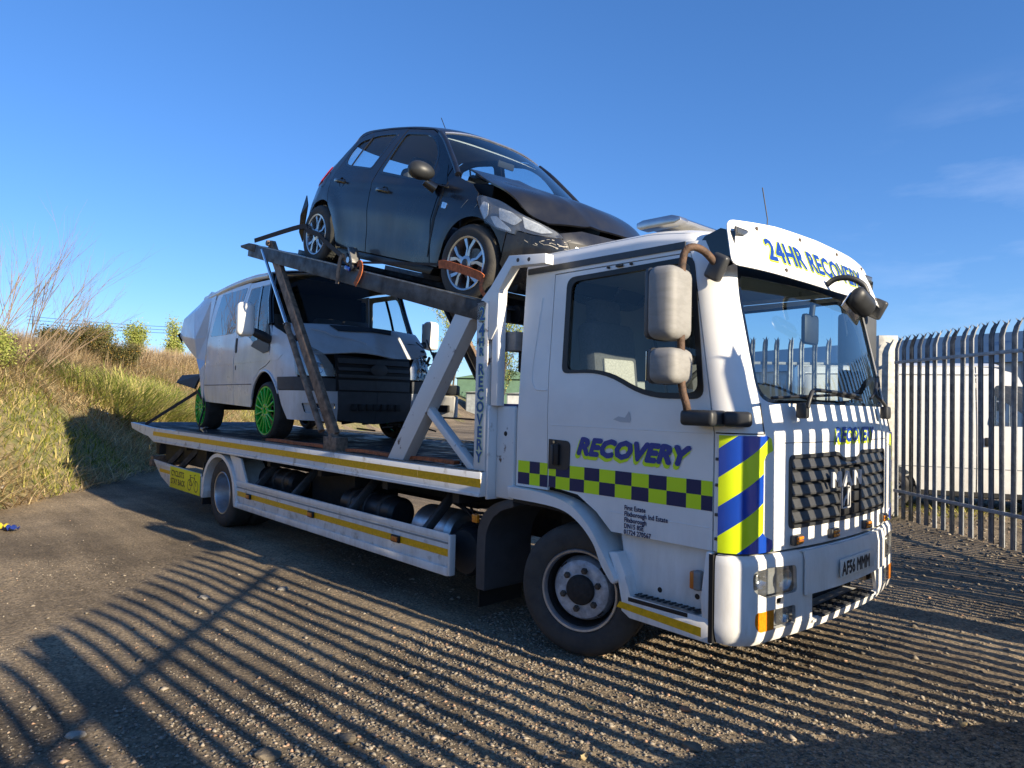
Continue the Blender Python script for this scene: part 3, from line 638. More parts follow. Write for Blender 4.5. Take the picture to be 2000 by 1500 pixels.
for x, y, h, sd_, lb in [(1.5, 37, 6.0, 41, 'dark tree behind the white van, leftmost beside the gate post'), (5.5, 38, 6.4, 42, 'tree behind the white van roof, second from the gate post'), (9.5, 36, 6.0, 43, 'green tree behind the white van, the one with the widest crown'), (16.5, 38, 4.8, 44, 'low tree at the right edge behind the fence')]:
    tree('hedgerow_tree', lb, x, y, h, sd_, 'foliage_dark' if sd_ != 43 else 'foliage_spring', .6, .16, 14, .2, .4, group='trees behind the white van', depth=3, k=5, Lk=.55)

# ------------------------------------------------------------------ palisade fences
def pale_mesh(H, flare=1):
    """one W-section steel pale with the split, splayed triple point"""
    bm = bmesh.new(); w = .042; prof = [(-w, .0), (-w*.55, -.028), (0, -.012), (w*.55, -.028), (w, .0)]
    levels = [(0, 0, 1), (H-.22, 0, 1), (H-.12, -.03, 1), (H-.06, -.065, .8)]
    rows = [[bm.verts.new((px*s, py+o, z)) for px, py in prof] for z, o, s in levels]
    for a, b in zip(rows, rows[1:]):
        for i in range(4): bm.faces.new((a[i], a[i+1], b[i+1], b[i]))
    top = rows[-1]
    for tip, (i0, i1) in (((-w*1.25, -.05, H-.015), (0, 1)), ((0, -.13, H), (1, 3)), ((w*1.25, -.05, H-.015), (3, 4))):
        t = bm.verts.new(tip)
        for i in range(i0, i1): bm.faces.new((top[i], top[i+1], t))
    r = bmesh.ops.solidify(bm, geom=bm.faces[:], thickness=.003)
    bmesh.ops.recalc_face_normals(bm, faces=bm.faces[:])
    me = bpy.data.meshes.new('pale'); bm.to_mesh(me); bm.free(); me.materials.append(M['galv']); return me
PALE = {}
def fence(label, a, b, H, pitch, zr, posts=(), out=1, m='galv', name='palisade_fence', cat='fence', post_h=None, base=None, zb=0, group=None):
    a, b = Vector((*a, zb)), Vector((*b, zb)); d = (b-a); L = d.length; d.normalize(); ang = math.atan2(d.y, d.x)
    t = thing(name, label, cat, a, (0, 0, ang + (0 if out > 0 else 0)), group=group)
    if H not in PALE: PALE[H] = pale_mesh(H)
    for z in zr: box('rail', (L/2, out*.02, z), (L, .035, .045), m, t, bev=.003)
    for i in range(int(L/pitch)+1):
        o = bpy.data.objects.new('pale', PALE[H]); C.objects.link(o); o.parent = t; o.location = (i*pitch+.01, 0, .0+random.uniform(-.008, .008))
        o.rotation_euler = (0, random.uniform(-.008, .008), 0)
        if out < 0: o.scale = (-1, -1, 1)
    for p in posts: box('post', (p, out*.10, (H-.25)/2), (.055, .11, H-.25), m, t, bev=.004)
    return t
# the fence beside the yard on the far side of the truck, its face to us in shade
fence('galvanised palisade fence in shade running to the right edge in front of the white van', (-.78, 7.32), (4.4, 2.85), 2.86, .1845, (.42, 2.42), (5.6,), out=-1)
o = prism('gate_post', [(-.15, -.1), (.15, -.1), (.15, .1), (-.15, .1)], 0, 2.86, 'galv_post', None, .006, axis='z'); o.location = (-.98, 7.42, 0); o.rotation_euler = (0, 0, R(45)); tag(o, 'tall square pale grey gate post beside the cab front', 'post')
# open gate leaf seen through the cab, its face in the sun
fence('sunlit palisade gate leaf seen through the windscreen and cab', (-3.9, 5.55), (-1.25, 7.6), 2.86, .205, (.42, 2.42), (.03, 3.3), out=1, name='palisade_gate', cat='gate')
# the roadside fence beyond the truck nose, just out of the picture: it throws the striped shadow
fence('palisade fence in front of the cab that throws its striped shadow on the truck', (2.64, -1.10), (2.78, 2.05), 2.47, .155, (.10, 2.02), (3.1,), out=-1)
fence('palisade fence beside the photographer that throws the fanned shadow on the gravel', (6.1, -4.1), (2.68, -1.16), 2.47, .205, (.30, 2.02), (), out=-1)
fence('palisade fence beyond the cab nose, parallel to the one by the white van', (2.80, 2.15), (5.8, 4.9), 2.47, .155, (.42, 1.95), (1.5,), out=-1)
o = box('gate_post', (4.92, -3.05, 1.24), (.17, .17, 2.45), 'galv_post', bev=.006); tag(o, 'wide gate post in the fence beside the photographer', 'post')
o = box('gate_post', (2.75, 1.82, 1.24), (.06, .30, 2.4), 'galv_post', bev=.006); tag(o, 'flat broad gate post beyond the cab nose', 'post')
o = box('shade_board', (2.62, -.08, 1.13), (.02, 1.22, .42), 'galv_post', bev=.004); tag(o, 'added unseen board on the fence that shades the truck bumper', 'board')  # added out of view to cast the band of shade on the bumper
o = prism('shade_kerb', [(-1.32, -.05), (2.0, -.05), (2.0, .10), (.4, .16), (-.5, .34), (-1.32, .50)], 2.82, 2.96, 'concrete', None, .008, axis='x'); tag(o, 'added unseen kerb under the fence, sloped to shade the gravel in front of the cab', 'kerb')  # unseen block, its slope shaped to darken the gravel before the cab
o = prism('shade_wall', [(0, -.1), (4.4, -.1), (4.4, .9), (1.2, .88), (.0, .50)], 0, .18, 'concrete', None, .01); o.location = (2.78, -1.22, 0); o.rotation_euler = (0, 0, math.atan2(-2.94, 3.42)); tag(o, 'added unseen wall under the fence beside the photographer, shading the near gravel', 'wall')  # unseen wall added for its shadow along the bottom of the view

# ------------------------------------------------------------------ far buildings, yard fence, wires
def shed(name, label, cat, c, s, rot, wall, roof, rh=.8, panels=12, win=None):
    t = thing(name, label, cat, c, (0, 0, rot)); L, D, H = s
    b2('wall', (-L/2, -D/2, -.5), (L/2, D/2, H), wall, t)
    prism('roof', [(-D/2-.3, H), (D/2+.3, H), (0, H+rh)], -L/2-.3, L/2+.3, roof, t, axis='x')
    for i in range(panels): box('panel', (-L/2+(i+.5)*L/panels, -D/2-.03, H/2), (L/panels*.86, .05, H*.98), wall, t, bev=.01)
    for i in range(win or 0): box('window', (-L/2+(i+.5)*L/(win), -D/2-.08, H*.55), (L/win*.5, .06, H*.28), 'gloss_black', t)
    return t
def gz(x, y): return float(mid_h(np.array([x]), np.array([y]))[0])
shed('industrial_shed', 'green clad shed with low roof far off between the post and the cab', 'building', (-60, 53, gz(-60, 53)), (26, 10, 3.4), R(-42), 'shed_green', 'shed_green', 1.0, 16)
shed('storage_container', 'grey steel container below the green shed, left half of the gap', 'container', (-40.5, 33.2, gz(-40.5, 33.2)), (6, 2.4, 2.0), R(-48), 'shed_grey', 'shed_grey', .12, 14)
shed('storage_container', 'pale container with open doors below the green shed beside the cab edge', 'container', (-37.0, 34.2, gz(-37, 34)), (3.2, 2.4, 2.0), R(-48), 'wall_pale', 'shed_grey', .12, 8)
shed('warehouse', 'long pale warehouse with a blue roof seen through the cab', 'building', (-16, 42, gz(-16, 42)), (30, 12, 3.6), R(-18), 'wall_pale', 'roof_blue', 2.0, 14, 10)
fence('far white palisade fence behind the white van, left stretch', (-9, 22), (2, 26), 2.4, .42, (.4, 2.0), (3, 8), out=1, zb=.1, group=None)
fence('far white palisade fence behind the white van, right stretch', (2, 26), (13, 27), 2.4, .42, (.4, 2.0), (3, 8), out=1, zb=.1)
for k, (z0, lb) in enumerate([(11.6, 'uppermost overhead wire crossing the sky left of the grey van'), (11.1, 'middle overhead wire left of the grey van'), (10.6, 'lowest overhead wire left of the grey van')]):
    P0, P1 = Vector((-118, 12, z0+1.0)), Vector((-104, 60, z0+2.8)); pts = [P0.lerp(P1, t/12)-Vector((0, 0, 1.0*(1-(2*t/12-1)**2))) for t in range(13)]
    tag(tube('overhead_wire', pts, .03, 'black', n=4), lb, 'wire', 'overhead wires')

# ------------------------------------------------------------------ litter
t = thing('snack_packet', 'crumpled yellow and blue snack packet on the gravel at the left edge', 'litter', (-7.05, -3.28, .03), (0, 0, .3))
def crump(u, v, x0, x1): return (x0+(x1-x0)*u, -.05+.1*v, .022*math.sin(u*9+v*5)+.02+.018*math.sin(v*PI))
grid('yellow_part', lambda u, v: crump(u, v, -.02, .17), 10, 6, 'crisp_yellow', t, .002); grid('blue_part', lambda u, v: crump(u, v, .17, .31), 10, 6, 'crisp_blue', t, .002)
o = tube('plastic_tube', [(0, 0, 0), (.05, .17, .02)], .014, 'paper', n=8); o.location = (-15.1, -1.40, 1.97); tag(o, 'white plastic tube lying on the grassy bank', 'litter')
o = box('paper_scrap', (0, 0, 0), (.05, .04, .03), 'paper', rot=Matrix.Rotation(.6, 3, 'X'), bev=.006); o.location = (-14.3, -.60, 1.2); tag(o, 'tiny white scrap in the truck shadow on the bank', 'litter')
# ================================================================== THE RECOVERY TRUCK
T = thing('recovery_truck', 'white two-deck recovery truck carrying a wrecked van and a black hatchback', 'truck')
# plan outline of the cab from the right door seam round the nose to the left one
def _plan():
    pts = []
    for i in range(13):
        a = -PI/2+PI/2*i/12; pts.append((1.05+.19*math.cos(a), -.92+.20*math.sin(a)))
    for i in range(1, 25):
        y = -.92+.92*i/24; pts.append((1.24+.085*(1-(y/.92)**2), y))
    return pts+[(x, -y) for x, y in pts[-2::-1]]
PL = _plan(); PT = [0]
for a, b in zip(PL, PL[1:]): PT.append(PT[-1]+math.hypot(b[0]-a[0], b[1]-a[1]))
LF = PT[-1]
def plan(t):
    if t <= 0: return (1.05+t, -1.12)
    if t >= LF: return (1.05-(t-LF), 1.12)
    i = min(len(PT)-2, int(np.searchsorted(PT, t))-1); i = max(0, i); k = (t-PT[i])/(PT[i+1]-PT[i])
    return (PL[i][0]+(PL[i+1][0]-PL[i][0])*k, PL[i][1]+(PL[i+1][1]-PL[i][1])*k)
def t_of_y(y):
    lo, hi = .15, LF-.15
    for _ in range(40):
        m_ = (lo+hi)/2
        if plan(m_)[1] < y: lo = m_
        else: hi = m_
    return (lo+hi)/2
CW = [(0, 1.12), (1.55, 1.12), (2.58, 1.06), (2.8, 1.05)]; CDX = [(0, 0), (1.5, 0), (1.66, -.03), (2.45, -.20), (2.60, -.26)]
def cab(t, z, off=0, top=None):
    x, y = plan(t); f = interp(CW, z)/1.12; x += interp(CDX, z)*sstep(.15, 1.2, x)
    if off:
        x1, y1 = plan(t-.01); x2, y2 = plan(t+.01); nx, ny = (y2-y1), -(x2-x1); L = math.hypot(nx, ny) or 1
        x += off*nx/L; y += off*ny/L
    return (x, y*f, z)
def tx(x, z):
    """chart t on the right side for a point measured at (x, z)"""
    lo, hi = -2, .0
    for _ in range(30):
        m_ = (lo+hi)/2
        if cab(m_, z)[0] < x: lo = m_
        else: hi = m_
    return (lo+hi)/2
REF = (.2, 0, 1.7)
seam_r = [(tx(-.215, 1.075), 1.075), (tx(-.235, 2.53), 2.53)]
win = rounded([(-1.155, 1.86), (-1.13, 2.48), (-.09, 2.50), (.0, 1.70), (-.47, 1.70), (-.78, 1.86)], [.06, .06, .05, .06, .14, .16], 5)
win = rounded([(tx(-.10, 1.86), 1.855), (tx(-.10, 2.485), 2.485), (tx(.90, 2.50), 2.50), (tx(.955, 1.70), 1.70), (tx(.58, 1.70), 1.70), (tx(.25, 1.86), 1.855)], [.05, .07, .05, .07, .16, .16], 5)
tf = -.015
door = [(tx(-.205, 1.09), 1.09), (tx(-.235, 1.85), 1.85), (tx(-.23, 2.53), 2.53), (tx(.93, 2.53)-.0, 2.53), (tf, 1.60), (tf, .865), (tx(.74, .865), .865), (tx(.34, .865), .865), (tx(.22, .97), .97), (tx(.06, 1.06), 1.06)]
def mirror_t(poly): return [(LF-t, z) for t, z in poly]
g_ = .006
def shell_side():
    return [(tx(-.52, 1.05), 1.05), (tx(-.52, 2.58), 2.58)]
L0 = tx(-.52, 1.05)
shell = [(L0, 1.06), (tx(-.211, 1.06), 1.06), (tx(-.241, 1.85), 1.85), (tx(-.238, 2.537), 2.537), (tx(.925, 2.537)+.008, 2.537), (-.006, 1.60), (-.006, .865)]
shell = shell+[(LF-t, z) for t, z in shell[::-1]]+[(LF-tx(-.52, 2.60), 2.60), (tx(-.52, 2.60), 2.60)]
# the lower front (grille panel) is its own part; the shell stops at the windscreen base
yw = .955
ws = rounded([(t_of_y(-yw), 1.675), (t_of_y(-.975), 2.30), (t_of_y(-.93), 2.52), (t_of_y(.93), 2.52), (t_of_y(.975), 2.30), (t_of_y(yw), 1.675)], [.13, .1, .05, .05, .1, .13], 5)
grille_hole = rounded([(t_of_y(-.71), .985), (t_of_y(-.71), 1.375), (t_of_y(-.17), 1.385), (t_of_y(-.11), 1.345), (t_of_y(.11), 1.345), (t_of_y(.17), 1.385), (t_of_y(.71), 1.375), (t_of_y(.71), .985)], [.04, .04, .03, .02, .02, .03, .04, .04])
panel('cab_body', shell, [ws, grille_hole], cab, 'white', T, .03, .022, REF)
def roof(u, v):
    # u along the outline, v from edge to crown
    t = tx(-.52, 2.6)+(LF-2*tx(-.52, 2.6))*u; p = Vector(cab(t, 2.60)); ins = [(0, 0, 0), (.25, .012, .055), (.45, .05, .10), (.65, .14, .135), (.82, .36, .16), (1, 1, .175)]
    k = interp([(a, b) for a, b, c in ins], v); z = interp([(a, c) for a, b, c in ins], v); cen = Vector((.15, 0, 0))
    q = Vector((p.x+(cen.x-p.x)*k, p.y*(1-k), 2.60+z-.02*sstep(.3, 1.0, p.x)*(1-v)*0)); q.z -= .05*sstep(.45, 1.0, q.x)
    return q
grid('roof', roof, 90, 22, 'white', T, .015)
# rear edge of the roof down to the cab back
b2('cab_back', (-.53, -1.05, 1.0), (-.49, 1.05, 2.66), 'white', T, .01)
def strip(name, x0, x1, z0, z1, m, off=.004, side=1, step=.1, th=.004, parent=None):
    P = [(tx(x0, z0), z0), (tx(x1, z0), z0), (tx(x1, z1), z1), (tx(x0, z1), z1)]
    f = (lambda t, z: cab(t, z, off)) if side > 0 else (lambda t, z: cab(LF-t, z, off))
    return panel(name, P, [], f, m, parent or T, step, th, REF)
for s in (1, -1): strip('roof_gutter', -.50, .80, 2.560, 2.602, 'charcoal', .009, s, .06, .012)
def P2(poly, side, off):
    return (poly, (lambda t, z: cab(t, z, off)) if side > 0 else (lambda t, z: cab(LF-t, z, off)))
win_in = [(t+(-.545-t)*.03, z+(2.1-z)*.035) for t, z in win]
for s in (1, -1):
    dpoly, f = P2(door, s, .0); d_ = panel('cab_door', dpoly, [win], f, 'white', T, .05, .03, REF)
    panel('window_seal', [(t+(-.55-t)*-.028, z+(2.1-z)*-.03) for t, z in win], [[(t+(-.545-t)*.045, z+(2.1-z)*.055) for t, z in win]], P2(win, s, .005)[1], 'seal_black', d_, .05, .014, REF)
    panel('window_pane', win_in, [], P2(win, s, -.012)[1], 'glass_side', d_, .08, 0, REF)
    if s > 0:
        hp = rounded([(tx(-.203, 1.205), 1.205), (tx(-.203, 1.405), 1.405), (tx(-.01, 1.40), 1.40), (tx(-.015, 1.21), 1.21)], [.0, .0, .04, .04])
        h_ = panel('door_handle', hp, [], P2(hp, s, .006)[1], 'dark_plastic', d_, .03, .006, REF)
        b2('grip', (-.145, -1.146, 1.235), (-.10, -1.128, 1.375), 'black', h_, .006); b2('grip_bar', (-.165, -1.152, 1.24), (-.142, -1.13, 1.37), 'charcoal', h_, .006)
        lathe('lock', [(0, -.004), (.009, -.004), (.009, .004)], (-.15, -1.13, 1.388), 'silver', h_, 12)
        for k, (x, w) in enumerate([(.24, .014), (.33, .05), (.42, .014)]):
            b2('vent_button', (x-w/2, -1.086, 2.512), (x+w/2, -1.062, 2.512+.016), 'dark_plastic', d_, .004)
        # crease low on the door
        for zc in (1.50, .985): tube('crease', [cab(tx(x, zc), zc, -.0012) for x in np.linspace(-.19 if zc > 1.2 else .3, 1.02, 14)], .0035, 'white', d_, 6)
# recessed pressing behind the door
tube('pressing', smooth_path([cab(tx(x, z), z, 0) for x, z in [(-.345, 2.38), (-.375, 2.1), (-.40, 1.9), (-.395, 1.80), (-.36, 1.745), (-.30, 1.735), (-.245, 1.735)]], 5), .006, 'white', T, 8)
# ---------------- grille
GR = thing_ = None
gl = panel('grille', rounded([(t_of_y(-.72), .978), (t_of_y(-.72), 1.382), (t_of_y(-.175), 1.392), (t_of_y(-.115), 1.352), (t_of_y(.115), 1.352), (t_of_y(.175), 1.392), (t_of_y(.72), 1.382), (t_of_y(.72), .978)], [.04]*8), [], lambda t, z: cab(t, z, -.035), 'black', T, .06, .004, REF)
rim_o = rounded([(t_of_y(-.725), .975), (t_of_y(-.725), 1.386), (t_of_y(-.18), 1.396), (t_of_y(-.12), 1.356), (t_of_y(.12), 1.356), (t_of_y(.18), 1.396), (t_of_y(.725), 1.386), (t_of_y(.725), .975)], [.04]*8)
rim_i = rounded([(t_of_y(-.70), .995), (t_of_y(-.70), 1.366), (t_of_y(-.165), 1.372), (t_of_y(-.105), 1.334), (t_of_y(.105), 1.334), (t_of_y(.165), 1.372), (t_of_y(.70), 1.366), (t_of_y(.70), .995)], [.03]*8)
panel('grille_frame', rim_o, [rim_i], lambda t, z: cab(t, z, .006), 'dark_plastic', gl, .05, .03, REF)
hz = (1.37-.995)/5
for k in range(5):
    z1 = 1.372-k*hz; z0 = z1-hz
    for lo, hi in ([(-.70, .70)] if k == 0 else [(-.70, -.165), (.165, .70)]):
        n_ = 20
        def sl(u, v, lo=lo, hi=hi, z0=z0, z1=z1):
            y = lo+(hi-lo)*u; prof = [(-.026, z1-.001), (-.006, z1-.010), (.010, z0+.020), (.008, z0+.010), (-.02, z0+.004)]
            i = min(3, int(v*4)); q = v*4-i; o_ = prof[i][0]+(prof[i+1][0]-prof[i][0])*q; zz = prof[i][1]+(prof[i+1][1]-prof[i][1])*q
            if k == 0: zz = min(zz, 1.334) if abs(y) < .11 else zz
            return cab(t_of_y(y), zz, o_)
        grid('slat', sl, n_, 4, 'charcoal', gl, 0, angle=20)
        for e_ in (lo, hi):
            if abs(e_) < .2: box('slat_end', (cab(t_of_y(e_), 0, -.004)[0], e_, (z0+z1)/2), (.03, .012, hz*.9), 'charcoal', gl, bev=.003)
for k in range(1, 5):
    z1 = 1.372-k*hz; z0 = z1-hz; y_ = .158
    b2('mesh_block', (1.295, -y_, z0+.004), (1.322, y_, z1-.012), 'dark_plastic' if k < 4 else 'black', gl, .003)
def onf(off=0.0, yc=0, zc=0): return lambda u, v, h=0: (plan(t_of_y(yc+u))[0]+off+h, yc+u, zc+v)
text('maker_letters', 'MAN', .118, 'badge_silver', gl, onf(.032, -.345, 1.193), .006, 0, 1.32, .012, 1.40, label='silver maker letters MAN on the grille')
EY = -.09
em = b2('emblem', (1.330, EY-.058, 1.055), (1.336, EY+.058, 1.175), 'black', gl, .002)
for a, b in (((-.06, 1.05), (.06, 1.05)), ((.06, 1.05), (.06, 1.18)), ((.06, 1.18), (-.06, 1.18)), ((-.06, 1.18), (-.06, 1.05))):
    beam('emblem_frame', (1.336, a[0]+EY, a[1]), (1.336, b[0]+EY, b[1]), .009, .009, 'badge_silver', em, .001)
prism('lion', [(p_+EY, q_) for p_, q_ in [(-.048, 1.065), (-.036, 1.065), (-.022, 1.092), (-.006, 1.105), (.012, 1.10), (.018, 1.065), (.026, 1.065), (.030, 1.105), (.038, 1.135), (.050, 1.150), (.044, 1.165), (.030, 1.168), (.020, 1.150), (.004, 1.128), (-.018, 1.118), (-.034, 1.10)]], 1.336, 1.341, 'badge_silver', em, axis='x')
# ---------------- chevron corner panels
def clip_poly(poly, a, b, c, keep):
    out = []
    f = lambda p: (a*p[0]+b*p[1]-c)*keep
    for i in range(len(poly)):
        p, q = poly[i-1], poly[i]; fp, fq = f(p), f(q)
        if fp*fq < 0: k = fp/(fp-fq); out.append((p[0]+(q[0]-p[0])*k, p[1]+(q[1]-p[1])*k))
        if fq >= 0: out.append(q)
    return out
te = t_of_y(-.925)
cpoly = [(.022, .865), (.022, 1.495), (te-.01, 1.495), (te+.03, 1.48), (te+.045, 1.415), (te-.02, 1.39), (te-.035, 1.36), (te-.035, .975), (te-.02, .955), (te+.045, .93), (te+.05, .87)]
base_poly = [(.012, .86), (.012, 1.50), (te+.04, 1.50), (te+.055, .865)]
for s in (1, -1):
    f = (lambda t, z, s=s: cab(t if s > 0 else LF-t, z, .008)); f2 = (lambda t, z, s=s: cab(t if s > 0 else LF-t, z, .0115))
    cp = panel('corner_panel', cpoly, [], f, 'white', T, .04, .012, REF)
    k = 0
    for i_ in range(-2, 7):
        c0 = .464+(i_+2)*.157
        pl = clip_poly(clip_poly(cpoly, -.76, 1, c0, 1), -.76, 1, c0+.157, -1)
        if len(pl) > 2: panel('stripe', pl, [], f2, 'hi_blue' if (i_ % 2) else 'hi_yellow', cp, .03, .002, REF)
    for z in (1.36, 1.22, 1.06, .93): b2('fin', (1.052, s*-1.128, z-.004), (1.075, s*-1.116, z+.012), 'charcoal', cp, .002)
# joint between nose panel and corner column
for s in (1, -1):
    ty = t_of_y(-.945); f = lambda t, z, o: cab(t if s > 0 else LF-t, z, o)
    tube('panel_gap', [f(ty, z, .0005) for z in (1.505, 1.56, 1.61, 1.672)], .0035, 'black', T, 5)
    tube('panel_gap', [f(t, 1.505, .0005) for t in np.linspace(.0, ty, 12)], .0035, 'black', T, 5)
tube('panel_gap', [cab(t_of_y(y), 1.455, .0003) for y in np.linspace(-.78, .78, 24)], .0022, 'charcoal', T, 5)
# windscreen
wi = [(t+(LF/2-t)*.004, z+(2.1-z)*.01) for t, z in ws]
wsp = panel('windscreen', wi, [], lambda t, z: cab(t, z, -.014), 'glass_screen', T, .06, 0, REF)
win_band = [(t+(LF/2-t)*.03, z+(2.06-z)*.05) for t, z in ws]
panel('black_border', [(t+(LF/2-t)*-.012, z+(2.1-z)*-.012) for t, z in ws], [[(a, min(b, 2.40)) for a, b in win_band]], lambda t, z: cab(t, z, -.004), 'frit', wsp, .05, .01, REF)
b2('cab_floor', (-.5, -1.03, 1.0), (1.1, 1.03, 1.06), 'interior', T)
# inside the cab
b2('dashboard', (.78, -1.0, 1.36), (1.17, 1.0, 1.62), 'interior_grey', T, .05)
b2('bulkhead_trim', (-.48, -1.04, 1.06), (-.46, 1.04, 2.55), 'trim_grey', T); b2('headlining', (-.48, -1.0, 2.56), (.80, 1.0, 2.58), 'interior_grey', T)
for yy in (-.62, .58):
    st = box('seat', (.20, yy, 1.42), (.52, .50, .16), 'seat', T, bev=.05)
    box('backrest', (-.10, yy, 1.84), (.17, .50, .78), 'seat', st, Matrix.Rotation(-.12, 3, 'Y'), .06); box('backrest_panel', (.0, yy, 1.76), (.03, .34, .42), 'seat_grey', st, Matrix.Rotation(-.12, 3, 'Y'), .02)
    box('headrest', (-.17, yy, 2.30), (.13, .30, .2), 'seat', st, Matrix.Rotation(-.12, 3, 'Y'), .05)
    tube('seat_belt', [(-.36, yy-.30, 2.2), (-.25, yy-.24, 1.7), (-.1, yy-.27, 1.45)], .012, 'black', st, 6)
b2('belt_anchor', (-.28, -1.03, 2.12), (-.24, -1.0, 2.24), 'mirror_grey', T, .01)
sw = Matrix.Rotation(R(-58), 3, 'Y'); bm = bmesh.new()
bm_tube(bm, [Vector((.62, -.60, 1.72))+sw@Vector((math.cos(a)*.23, math.sin(a)*.23, 0)) for a in np.linspace(0, 2*PI, 33)], .016, 8)
for a in (0, 2.1, 4.2): bm_tube(bm, [Vector((.62, -.60, 1.72)), Vector((.62, -.60, 1.72))+sw@Vector((math.cos(a)*.22, math.sin(a)*.22, 0))], .015, 6)
from_bm('steering_wheel', bm, 'interior', T, True)
im = box('interior_mirror', (1.02, .10, 2.18), (.04, .22, .20), 'dark_plastic', T, bev=.03); tube('mirror_stem', [(1.03, .10, 2.27), (1.04, .10, 2.38)], .02, 'dark_plastic', im, 8)
# wipers
for y0, pts in ((-.66, [(1.345, -.66, 1.655), (1.35, -.64, 1.71), (1.345, -.58, 1.752), (1.35, -.40, 1.752), (1.348, -.12, 1.745), (1.345, .06, 1.735)]), (.62, [(1.325, .62, 1.655), (1.32, .58, 1.70), (1.29, .52, 1.76), (1.262, .60, 1.82), (1.225, .72, 1.87)])):
    wp = tube('wiper_arm', smooth_path(pts, 4), .012, 'dark_plastic', T, 8)
    tube('wiper_blade', [(1.325, y0-.38, 1.70) if y0 < 0 else (1.305, .38, 1.725), (1.345 if y0 < 0 else 1.262, (pts[3][1]+pts[4][1])/2, 1.735 if y0 < 0 else 1.815), (1.335, .14, 1.715) if y0 < 0 else (1.205, .80, 1.89)], .009, 'black', wp, 6)
    box('wiper_cap', (1.318+(.0 if y0 < 0 else 0), y0, 1.635), (.05, .085, .085), 'dark_plastic', T, bev=.014)
# side mirrors: two heads on a bent rusty tube
for s in (-1, 1):
    hm_ = 'mirror_grey' if s < 0 else 'grey_plastic'; dx_ = 0 if s < 0 else .08
    q = lambda x, y, z: (x+dx_, s*(y-(.13*sstep(1.1, 1.2, y) if s > 0 else 0)), z)
    mt = tube('mirror_bar', smooth_path([q(1.02, 1.09, 2.43), q(.985, 1.16, 2.50), q(.955, 1.24, 2.515), q(.925, 1.27, 2.47), q(.915, 1.275, 2.3), q(.92, 1.275, 2.0), q(.93, 1.275, 1.76), q(.955, 1.27, 1.66), q(.95, 1.25, 1.62)], 4), .021, 'rusty_tube', T, 12)
    mh = box('mirror_head', q(.862, 1.30, 2.205), (.175, .25, .40), hm_, mt, Matrix.Rotation(s*-.12, 3, 'Z'), .055, seg=4)
    box('mirror_bezel', q(.778, 1.29, 2.205), (.06, .245, .395), 'charcoal', mh, Matrix.Rotation(s*-.12, 3, 'Z'), .03, seg=3); box('mirror_glass', q(.760, 1.295, 2.205), (.004, .21, .34), 'chrome', mh, Matrix.Rotation(s*-.12, 3, 'Z'))
    mh = box('mirror_head', q(.875, 1.30, 1.862), (.175, .235, .195), hm_, mt, Matrix.Rotation(s*-.12, 3, 'Z'), .05, seg=4)
    box('mirror_bezel', q(.80, 1.29, 1.862), (.06, .235, .20), 'charcoal', mh, Matrix.Rotation(s*-.12, 3, 'Z'), .03, seg=3); box('mirror_glass', q(.766, 1.295, 1.862), (.004, .20, .16), 'chrome', mh, Matrix.Rotation(s*-.12, 3, 'Z'))
    if s < 0: box('mirror_bracket', q(1.02, 1.20, 1.585), (.20, .17, .085), 'dark_plastic', mt, Matrix.Rotation(s*.0, 3, 'Z'), .022, seg=3)
    if s < 0: box('mirror_bracket', q(1.17, 1.115, 1.583), (.15, .085, .082), 'dark_plastic', mt, Matrix.Rotation(s*-.55, 3, 'Z')if s < 0 else Matrix.Rotation(.55*-1, 3, 'Z'), .022, seg=3)
    box('mirror_bracket', q(1.02, 1.085, 2.42), (.10, .06, .15), 'charcoal', mt, Matrix.Rotation(.5, 3, 'Y'), .02, seg=3)
# front down-view mirror hanging from the visor
fm = tube('front_mirror_arm', smooth_path([(1.20, -.10, 2.425), (1.27, -.12, 2.46), (1.35, -.10, 2.46), (1.41, -.06, 2.42), (1.43, -.04, 2.36)], 5), .018, 'dark_plastic', T, 10)
mr3 = Matrix.Rotation(-.30, 3, 'X')@Matrix.Rotation(.5, 3, 'Y')
box('front_mirror_head', (1.43, -.12, 2.30), (.09, .26, .13), 'dark_plastic', fm, mr3, .055, seg=5); box('front_mirror_glass', (1.385, -.14, 2.275), (.01, .23, .10), 'chrome', fm, mr3, .004)
# ---------------- sun visor board
def vis(y, z, off=0):
    k = (z-2.43)/.27; xb = 1.215-.095*(abs(y)/1.06)**3.4; return (xb-.10*k+off, y, z)
vo = rounded([(-1.09, 2.425), (-1.02, 2.70), (-.55, 2.735), (0, 2.75), (.55, 2.735), (1.02, 2.70), (1.09, 2.425), (.55, 2.405), (0, 2.40), (-.55, 2.405)], [.05, .06, .01, .01, .01, .06, .05, .01, .01, .01])
vb = panel('sun_visor', vo, [], vis, 'white', T, .05, .006, REF)
TX = (lambda o, yc, zc: (lambda u, v, h=0: vis(yc+u, zc+v, o+h)))
text('visor_lettering', '24HR RECOVERY', .18, 'hi_yellow', vb, TX(.0035, -.76, 2.497), .012, 0, 1.05, .0, .97, label='yellow outline of the words 24HR RECOVERY')
text('visor_lettering', '24HR RECOVERY', .18, 'text_blue', vb, TX(.0055, -.76, 2.500), .006, 0, 1.05, .0, .97, label='blue words 24HR RECOVERY')
for y, z in [(-.78, 2.68), (-.28, 2.70), (.28, 2.70), (.78, 2.68), (-.62, 2.45), (-.10, 2.44), (.92, 2.47)]:
    p = vis(y, z, .002); lathe('bolt', [(0, .006), (.011, .005), (.014, 0)], p, 'nut', vb, 10, 'x')
